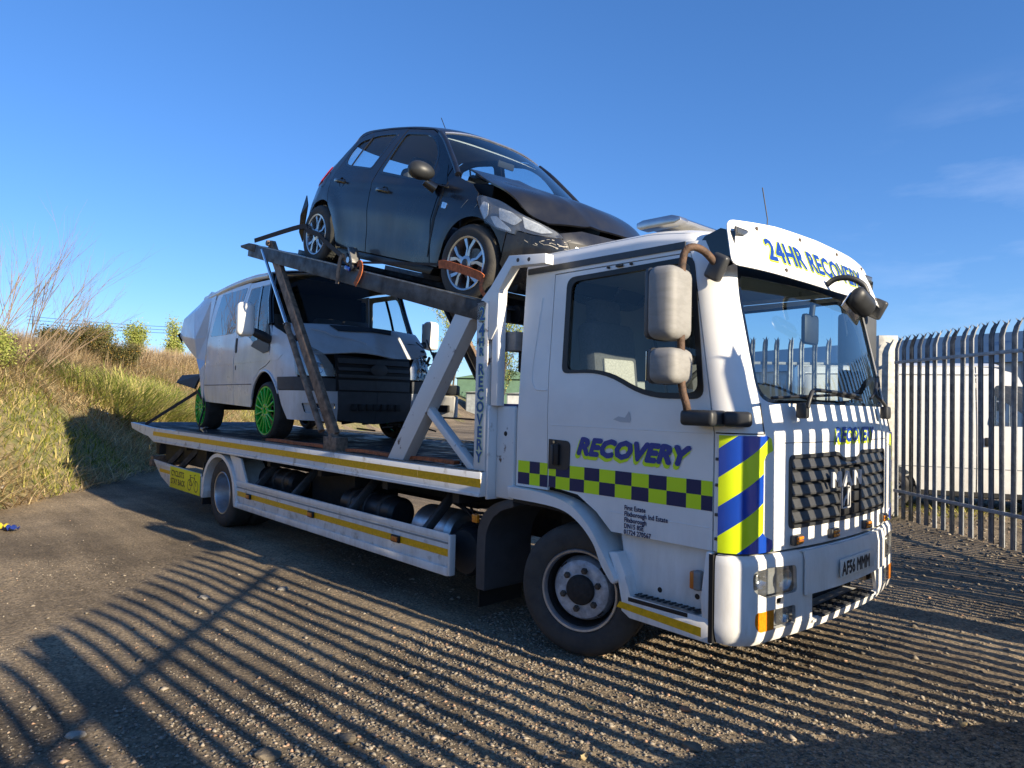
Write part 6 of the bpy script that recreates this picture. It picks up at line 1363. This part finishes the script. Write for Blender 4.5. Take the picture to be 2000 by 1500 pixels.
    if s < 0:
        panel('door_gap', [(-.555, .30), (-.545, .30), (-.50, .70), (-.47, .93), (-.50, .93), (-.545, .62)], [], lambda t, z, f=f: f(t, z, .0035), 'black', K_, .06, .002, KREF)
        panel('fuel_flap', [(-2.735+.085*math.cos(a)*.8, .885+.085*math.sin(a)) for a in np.linspace(0, 2*PI, 20, endpoint=False)], [[(-2.735+.078*math.cos(a)*.8, .885+.078*math.sin(a)) for a in np.linspace(0, 2*PI, 20, endpoint=False)]], lambda t, z, f=f: f(t, z, .002), 'black', K_, .04, 0, KREF)
        for k, (x, z, dx, dz, w_) in enumerate([(-.19, .73, .055, .07, .006), (-.02, .74, .02, .03, .004)]): panel('scratch', [(x, z), (x+w_, z), (x+dx+w_, z+dz), (x+dx, z+dz)], [], lambda t, z, f=f: f(t, z, .0022), 'scratch', K_, .05, 0, KREF)
    # sill
    prism('sill', [(-.46, .225), (-2.17, .225), (-2.13, .16), (-.50, .16)], s*.835, s*.74, 'car_trim', K_, .01)
    # front bumper side and headlight
    hp = [(-.035, .83), (.005, .845), (.17, .825), (.40, .77), (.68, .695), (.80, .655), (.83, .615), (.60, .607), (.45, .62), (.44, .585), (.28, .60), (.12, .655)]
    hpr = rounded(hp, [.02, .02, .03, .03, .03, .03, .02, .02, .005, .005, .03, .03], 3)
    lh = panel('headlight', hpr, [], lambda t, z, f=f: f(t, z, -.03), 'lamp_dark', K_, .04, .004, KREF); panel('lens', hpr, [], lambda t, z, f=f: f(t, z, .007), 'glass_lamp', lh, .05, .003, KREF)
    for q in ([(.04, .80), (.02, .72), (.10, .66), (.13, .70), (.10, .79)], [(.16, .69), (.24, .62), (.40, .60), (.38, .625), (.22, .70)], [(.22, .765), (.26, .68), (.42, .65), (.50, .70), (.38, .745)], [(.50, .725), (.52, .64), (.66, .625), (.76, .645), (.66, .69)]):
        panel('reflector', rounded(q, .015, 3), [], lambda t, z, f=f: f(t, z, -.012), 'lamp_white', lh, .04, .006, KREF)
    # door mirror
    bm = bmesh.new(); bmesh.ops.create_uvsphere(bm, u_segments=24, v_segments=14, radius=1)
    for v in bm.verts:
        v.co *= .86
        if v.co.x < -.25: v.co.x = -.25-(v.co.x+.25)*-.15
        v.co = Vector((v.co.x*.105, v.co.y*.135, v.co.z*(.088+.012*v.co.y*s)))
    bmesh.ops.rotate(bm, cent=(0, 0, 0), matrix=Matrix.Rotation(s*.2, 3, 'Z')@Matrix.Rotation(.12, 3, 'Y'), verts=bm.verts); bmesh.ops.translate(bm, vec=(-.62, s*1.005, .975), verts=bm.verts)
    mr = from_bm('door_mirror', bm, 'dark_plastic', K_, True)
    tube('mirror_foot', [(-.62, s*.96, .90), (-.58, s*.87, .86)], [.035, .045], 'gloss_black', mr, 10)
    tl_ = rounded([(-2.86, .86), (-2.90, 1.03), (-3.10, .98), (-3.10, .80)], .03); panel('tail_light', tl_, [], lambda t, z, f=f: f(t, z, .010), 'red_lens', K_, .05, .01, KREF)
    small_wheel(K_, 'front_wheel', (0, s*.862, .31), .312, .21, .20, s, 'alloy', 5, 'fork', R(4)); small_wheel(K_, 'rear_wheel', (-2.585, s*.862, .31), .312, .21, .20, s, 'alloy', 5, 'fork')
    prism('wheel_liner', [(x, z) for x, z in arc(0, .31, .35, 5, 175, 14)]+[(x, z) for x, z in arc(0, .31, .375, 175, 5, 14)], s*.80, s*.50, 'black', K_); prism('wheel_liner', [(x-2.56, z) for x, z in arc(0, .31, .35, 5, 175, 14)]+[(x-2.56, z) for x, z in arc(0, .31, .375, 175, 5, 14)], s*.80, s*.50, 'black', K_)
# front fascia and tail, across the middle
fas = [(.352, .40), (.34, .36), (.50, .20), (KT1, .17), (KT1, .70), (1.0, .70), (.80, .648), (.83, .61), (.60, .60), (.458, .612), (.448, .578), (.37, .585)]
low = rounded([(1.02, .24), (.98, .38), (KT1-.02, .38), (KT1-.02, .24)], .02)
bmp = panel('front_bumper', fas, [low], car, 'car_paint', K_, .05, .012, KREF, mirror=True)
panel('lower_grille', [(1.0, .23), (.96, .39), (KT1, .39), (KT1, .23)], [], lambda t, z: car(t, z, -.03), 'black', bmp, .1, 0, KREF, mirror=True)
panel('upper_grille', [(.90, .50), (.86, .60), (KT1, .62), (KT1, .50)], [], lambda t, z: car(t, z, .004), 'black', bmp, .08, .01, KREF, mirror=True)
panel('chrome_bar', [(.92, .555), (.92, .575), (KT1, .585), (KT1, .56)], [], lambda t, z: car(t, z, .014), 'silver', bmp, .08, .01, KREF, mirror=True)
rr_ = random.Random(9)
for k in range(26):
    t0 = rr_.gauss(.74, .10); z0 = .555+rr_.gauss(0, .022); a = rr_.uniform(-.5, .5); L_ = rr_.uniform(.01, .045); w_ = rr_.uniform(.002, .006)
    if t0 > .5: panel('scrape', [(t0, z0), (t0+L_, z0+L_*a), (t0+L_, z0+L_*a+w_), (t0, z0+w_)], [], lambda t, z: car(t, z, .0025), 'scratch', bmp, .05, 0, KREF)
tg = [(-2.93, .30), (-3.0, .55), (-3.0, .99), (-2.8, 1.12), (-2.62, 1.27)]
panel('tailgate', [(-2.94, .26), (-3.0, .55), (-3.0, .98), (KT0, .98), (KT0, .22)], [], car, 'car_paint', K_, .06, .012, KREF, mirror=True)
# surfaces over the top, between the two roof edges
def over(tab, name, m, nu=18, nv=20, par=None, th=.012, dent=None):
    """tab rows: edge (t, z) on the flank and the centre line (x, z)"""
    E_ = [Vector(car(a, b)) for a, b, c, d in tab]; Cc = [Vector((c, 0, d)) for a, b, c, d in tab]
    def P(u, v):
        q = u*(len(tab)-1); i = min(len(tab)-2, int(q)); k = q-i
        def cr(A):
            p0, p1, p2, p3 = A[max(0, i-1)], A[i], A[i+1], A[min(len(A)-1, i+2)]
            return .5*((2*p1)+(p2-p0)*k+(2*p0-5*p1+4*p2-p3)*k*k+(3*p1-p0-3*p2+p3)*k**3)
        e, c = cr(E_), cr(Cc); w = v*2-1; aw = abs(w)
        p = Vector((c.x+(e.x-c.x)*aw**2.2, (e.y if w < 0 else -e.y)*aw, c.z+(e.z-c.z)*aw**2.6))
        if dent: p = dent(p, u, w)
        return p
    return grid(name, P, nu, nv, m, par or K_, th), P
over([(-2.93, .98, -3.02, 1.02), (-2.80, 1.12, -2.92, 1.19), (-2.62, 1.27, -2.78, 1.38)], 'rear_screen', 'glass_car', 8, 16, None, 0)
over([(-2.66, 1.25, -2.84, 1.37), (-2.42, 1.355, -2.5, 1.485), (-2.0, 1.39, -2.0, 1.53), (-1.5, 1.395, -1.5, 1.535), (-1.15, 1.37, -1.12, 1.505), (-1.0, 1.325, -.98, 1.465)], 'roof', 'car_paint', 24, 24)
over([(-2.62, 1.235, -2.80, 1.29), (-2.42, 1.325, -2.5, 1.40), (-2.0, 1.36, -2.0, 1.435), (-1.5, 1.365, -1.5, 1.44), (-1.15, 1.34, -1.12, 1.41), (-1.02, 1.30, -1.0, 1.375)], 'headlining', 'headliner', 16, 16, None, 0)
wsc, WP = over([(-1.0, 1.325, -.98, 1.465), (-.85, 1.26, -.78, 1.37), (-.68, 1.165, -.52, 1.235), (-.5, 1.06, -.26, 1.085), (-.40, .995, -.13, .995)], 'windscreen', 'glass_screen', 16, 20, None, 0)
for v in (0.0, 1.0): tube('a_pillar', [Vector(WP(u, v)) for u in np.linspace(0, 1, 10)], .026, 'car_paint', K_, 8)
tube('screen_trim', [Vector(WP(0.01, v)) for v in np.linspace(0.03, .97, 16)], .012, 'silver', wsc, 6)  # silver line stands in for the bright highlight along the screen top
b2('scuttle', (-.42, -.68, .60), (-.06, .68, .965), 'black', K_, .03)
def buckle(p, u, w):
    # kinked up near the right hinge, ridge across the middle
    p = p.copy(); p.x -= .06*sstep(.4, 0, u); p.z += .020*math.exp(-((u-.45)/.2)**2)*(1-.25*w) + .05*max(0, -w-.35)*sstep(.05, .5, u) + .055*sstep(.6, 1, u)*max(0, -w-.2)
    p.z += .004*math.sin(w*9+u*6)*sstep(0, .4, u); p.y *= (1-.06*sstep(.2, .9, u)*(w < 0)); p.z += .012*math.exp(-((w+.45)/.06)**2); return p
bon, BP = over([(.78, .70, .76, .745), (.60, .735, .62, .83), (.40, .79, .42, .905), (.12, .87, .16, .965), (-.14, .935, -.02, 1.0), (-.30, .965, -.12, 1.02)], 'bonnet', 'car_paint', 26, 30, None, .014, buckle)
b2('engine_bay', (-.05, -.58, .35), (.52, .58, .70), 'black', K_, .04); b2('inner_wing', (-.30, -.72, .55), (.40, -.58, .74), 'black', K_, .02)
prism('bent_hinge_plate', [(-.36, 1.03), (-.33, 1.055), (-.16, 1.02), (-.10, .985), (-.25, .985)], -.66, -.46, 'car_paint', K_, .006)
# cabin
b2('floor_pan', (-2.9, -.74, .16), (.5, .74, .24), 'black', K_, .02)
b2('dashboard', (-.62, -.70, .78), (-.25, .70, .93), 'interior', K_, .05); b2('parcel_shelf', (-2.85, -.66, .90), (-2.45, .66, .94), 'interior', K_, .01)
for yy in (-.36, .36):
    st = box('seat', (-1.25, yy, .52), (.5, .48, .2), 'seat', K_, bev=.06); box('backrest', (-1.50, yy, .83), (.16, .46, .55), 'seat', st, Matrix.Rotation(-.3, 3, 'Y'), .06); box('headrest', (-1.60, yy, 1.14), (.10, .25, .17), 'seat', st, Matrix.Rotation(-.2, 3, 'Y'), .045)
    st = box('seat', (-2.15, yy, .55), (.5, .6, .2), 'seat', K_, bev=.06); box('backrest', (-2.42, yy, .82), (.14, .62, .45), 'seat', st, Matrix.Rotation(-.3, 3, 'Y'), .05); box('headrest', (-2.47, yy, 1.06), (.09, .24, .08), 'seat', st, bev=.03)
bm = bmesh.new(); bm_tube(bm, [Vector((-.86, -.36, .86))+Matrix.Rotation(R(-65), 3, 'Y')@Vector((math.cos(a)*.18, math.sin(a)*.18, 0)) for a in np.linspace(0, 2*PI, 29)], .014, 7); bm_beam(bm, (-.86, -.54, .86), (-.86, -.18, .86), .03, .04); bm_beam(bm, (-.86, -.36, .86), (-.55, -.36, .78), .05, .05); from_bm('steering_wheel', bm, 'interior', K_, True)
box('interior_mirror', (-.78, 0, 1.26), (.02, .20, .06), 'interior', K_, bev=.01); box('screen_tag', (-.50, -.10, 1.04), (.003, .06, .11), 'paper', K_, Matrix.Rotation(-.9, 3, 'Y'))
tube('aerial', [(-1.75, 0, 1.52), (-1.95, 0, 1.73)], .004, 'black', K_, 5)
facet('loose_bumper_end', [(-2.93, -.84, .60), (-2.99, -.84, .70), (-3.03, -.86, .48), (-3.05, -.84, .30), (-3.02, -.80, .20), (-2.98, -.82, .40)], [(0, 1, 2, 5), (5, 2, 3, 4)], 'car_paint', K_, .012)
for a, b_ in (((-2.56, -.7, .31), (-2.56, .7, .31)), ((0, -.7, .31), (0, .7, .31)), ((-2.8, .2, .24), (-.3, .1, .2))): tube('underbody_pipe', [a, b_], .04, 'chassis', K_, 8)

# ================================================================== STRAPS AND RATCHETS HOLDING THE CARS
def KL(x, y, z): return tuple(K_m @ Vector((x, y, z)))
bpy.context.view_layer.update(); K_m = K_.matrix_world.copy(); V_m = V_.matrix_world.copy()
def wheel_pts(P, cx, cy, cz, r, y): return None
o = strap('wheel_strap', [(-5.05, -1.20, 3.50), KL(-2.90, -.90, .36), KL(-2.72, -.905, .33), KL(-2.45, -.905, .31), KL(-2.28, -.90, .25), (-2.83, -1.19, 2.95)], .05, 'strap_dark', None, (0, 1, .15), .006); tag(o, 'dark wheel strap across the hatchback rear wheel', 'strap')
o = strap('wheel_strap', [KL(-.30, -.90, .26), KL(-.22, -.905, .27), KL(0, -.91, .26), KL(.22, -.905, .24), KL(.28, -.90, .22)], .065, 'strap_orange', None, (0, 1, .15), .009); tag(o, 'frayed orange strap across the hatchback front wheel', 'strap')
o = strap('strap_tail', [KL(.28, -.90, .22), (-.90, -1.17, 2.50), (-.84, -1.16, 2.41)], .035, 'strap_orange', None, (0, 1, .15), .006); tag(o, 'thin orange strap end running from the front wheel to the headboard', 'strap')
o = strap('strap_line', [(-2.66, -1.19, 2.92), (-2.1, -1.18, 2.845), KL(-.30, -.90, .26)], .022, 'strap_dark', None, (0, 1, .15), .005); tag(o, 'thin strap stretched from the ratchet to the hatchback front wheel', 'strap')
t = thing('ratchet', 'steel ratchet buckle on the upper deck beam between the hatchback wheels', 'ratchet', (-2.75, -1.20, 2.91), (0, R(20), 0)); t.scale = (1.3, 1.3, 1.3)
box('frame', (0, 0, .02), (.16, .07, .035), 'steel_dark', t, Matrix.Rotation(.5, 3, 'Y'), .006); box('handle', (.02, -.01, .07), (.14, .075, .02), 'steel_plate', t, Matrix.Rotation(.75, 3, 'Y'), .006); tube('spool', [(.0, -.045, .03), (.0, .045, .03)], .022, 'silver', t, 12)
strap('webbing_loop', [(.07, 0, .02), (.15, -.02, .04), (.17, -.02, -.02), (.13, -.02, -.12)], .04, 'strap_orange', t, (0, 1, 0), .006); strap('webbing_tail', [(-.05, 0, .0), (-.12, -.03, .03), (-.13, -.03, -.06), (-.11, -.03, -.17)], .045, 'rusty_steel', t, (0, 1, 0), .006); box('blue_tag', (.0, -.03, -.03), (.07, .02, .03), 'hi_blue', t, bev=.004)
def VL(x, y, z): return tuple(V_m @ Vector((x, y, z)))
o = strap('lashing_strap', [(-9.45, -1.12, 1.15), VL(-3.35, -1.0, .52), VL(-3.10, -.99, .58), VL(-2.85, -.99, .48)], .05, 'strap_dark', None, (0, 1, .2), .008); tag(o, 'black lashing strap from the deck tail to the van rear wheel', 'strap')
o = strap('lashing_strap', [VL(-2.80, -.99, .52), VL(-2.55, -1.02, .33), (-7.0, -1.10, 1.22), (-6.80, -1.12, 1.16)], .055, 'strap_dark', None, (0, 1, .2), .010); tag(o, 'black lashing strap running down to a ratchet in front of the van rear wheel', 'strap')
t = thing('ratchet', 'small ratchet on the deck edge between the van green wheels', 'ratchet', (-6.72, -1.13, 1.15)); box('frame', (0, 0, .02), (.16, .05, .03), 'silver', t, Matrix.Rotation(.3, 3, 'Y'), .005); box('handle', (.05, 0, .05), (.12, .05, .015), 'steel_plate', t, Matrix.Rotation(-.3, 3, 'Y'), .004)
o = strap('lashing_strap', [VL(.75, .55, .32), (-2.9, 1.05, 1.40), (-1.2, 1.10, 1.16)], .02, 'strap_dark', None, (0, 1, 0), .01); tag(o, 'thin black lashing from the van front to the far deck edge', 'strap')

# ================================================================== WHITE VAN PARKED BEYOND THE FENCE
Q_ = thing('parked_van', 'plain white panel van parked beyond the palisade fence', 'van', (.63, 10.3, 0), (0, 0, R(28)))
hw = 1.0
qh = dense([(.95, 0), (.93, .5), (.80, .85), (.4, .97)], 4)[:-1]+[(.2, .98), (0, .985), (-3, .985), (-3.9, .98), (-3.98, .9), (-4.0, 0)]
qplan, QT1, QT0 = mkplan(qh); QW = [(.3, .98), (.8, 1), (1.4, .99), (2.3, .92), (2.5, .88)]; QDX = [(.3, 0), (1.0, -.05), (1.3, -.45), (1.5, -.9), (2.3, -1.55)]
def pv(t, z, off=0): x, y = qplan(t); x += interp(QDX, z)*sstep(-.8, .8, x); return (x, (y-off)*interp(QW, z), z)
QR = (-1.5, 0, 1.3)
for s in (-1, 1):
    f = (lambda t, z, o=0, s=s: (lambda p: (p[0], p[1]*(1 if s < 0 else -1), p[2]))(pv(t, z, o)))
    wdw = rounded([(-1.15, 1.45), (-1.02, 2.12), (-.45, 2.10), (.0, 1.45)], .05)
    body = [(-3.98, .36), (-2.95, .36)]+arc(-2.55, .36, .40, 176, 4, 12)+[(-2.15, .36), (-1.30, .36), (-1.30, 2.30), (-1.3, 2.42), (-3.98, 2.45)]
    dd = [(-1.28, .36), (-.45, .36)]+arc(0, .36, .42, 176, 4, 12)+[(.5, .36), (.8, .5), (.8, 1.05), (.3, 1.35), (-.2, 1.75), (-.7, 2.30), (-1.0, 2.40), (-1.28, 2.42)]
    panel('side_panel', body, [], f, 'white', Q_, .12, .02, QR); dq = panel('cab_door', dd, [wdw], f, 'white', Q_, .12, .02, QR); panel('window_pane', wdw, [], lambda t, z, f=f: f(t, z, -.01), 'glass_car', dq, .2, 0, QR)
    b2('door_handle', (-1.18, s*1.01, 1.12), (-1.08, s*.985, 1.26), 'black', dq, .01); tube('crease', [f(x, 1.10-.35, .003) for x in np.linspace(-2.5, -.4, 8)], .006, 'shed_grey', dq, 5); tube('roof_gutter', [f(x, 2.30, .01) for x in np.linspace(-3.9, -1.1, 8)], .014, 'white_dirty', dq, 5)
    small_wheel(Q_, 'wheel', (0, s*.97, .33), .33, .20, .2, s, 'silver', 5, 'fork', 0, 36); small_wheel(Q_, 'wheel', (-2.55, s*.97, .33), .33, .20, .2, s, 'silver', 5, 'fork', 0, 36)
    b2('sill', (-3.9, s*.96, .28), (.6, s*.80, .40), 'chassis', Q_)
grid('roof', lambda u, v: (-.95-3.05*u, (v*2-1)*.885, 2.42+.08*(1-abs(v*2-1)**3)), 8, 12, 'white', Q_, .02); b2('back_doors', (-4.02, -.9, .36), (-3.96, .9, 2.45), 'white', Q_, .01)
grid('windscreen', lambda u, v: (.48-1.3*u-.1*(v*2-1)**2, (v*2-1)*(.9-.04*u), 1.32+.98*u), 6, 8, 'glass_tint', Q_); grid('bonnet', lambda u, v: (.48+.42*u-.1*(v*2-1)**2, (v*2-1)*.92, 1.30-.30*u), 4, 8, 'white', Q_, .02)
b2('underbody', (-3.8, -.8, .25), (.8, .8, .42), 'chassis', Q_)
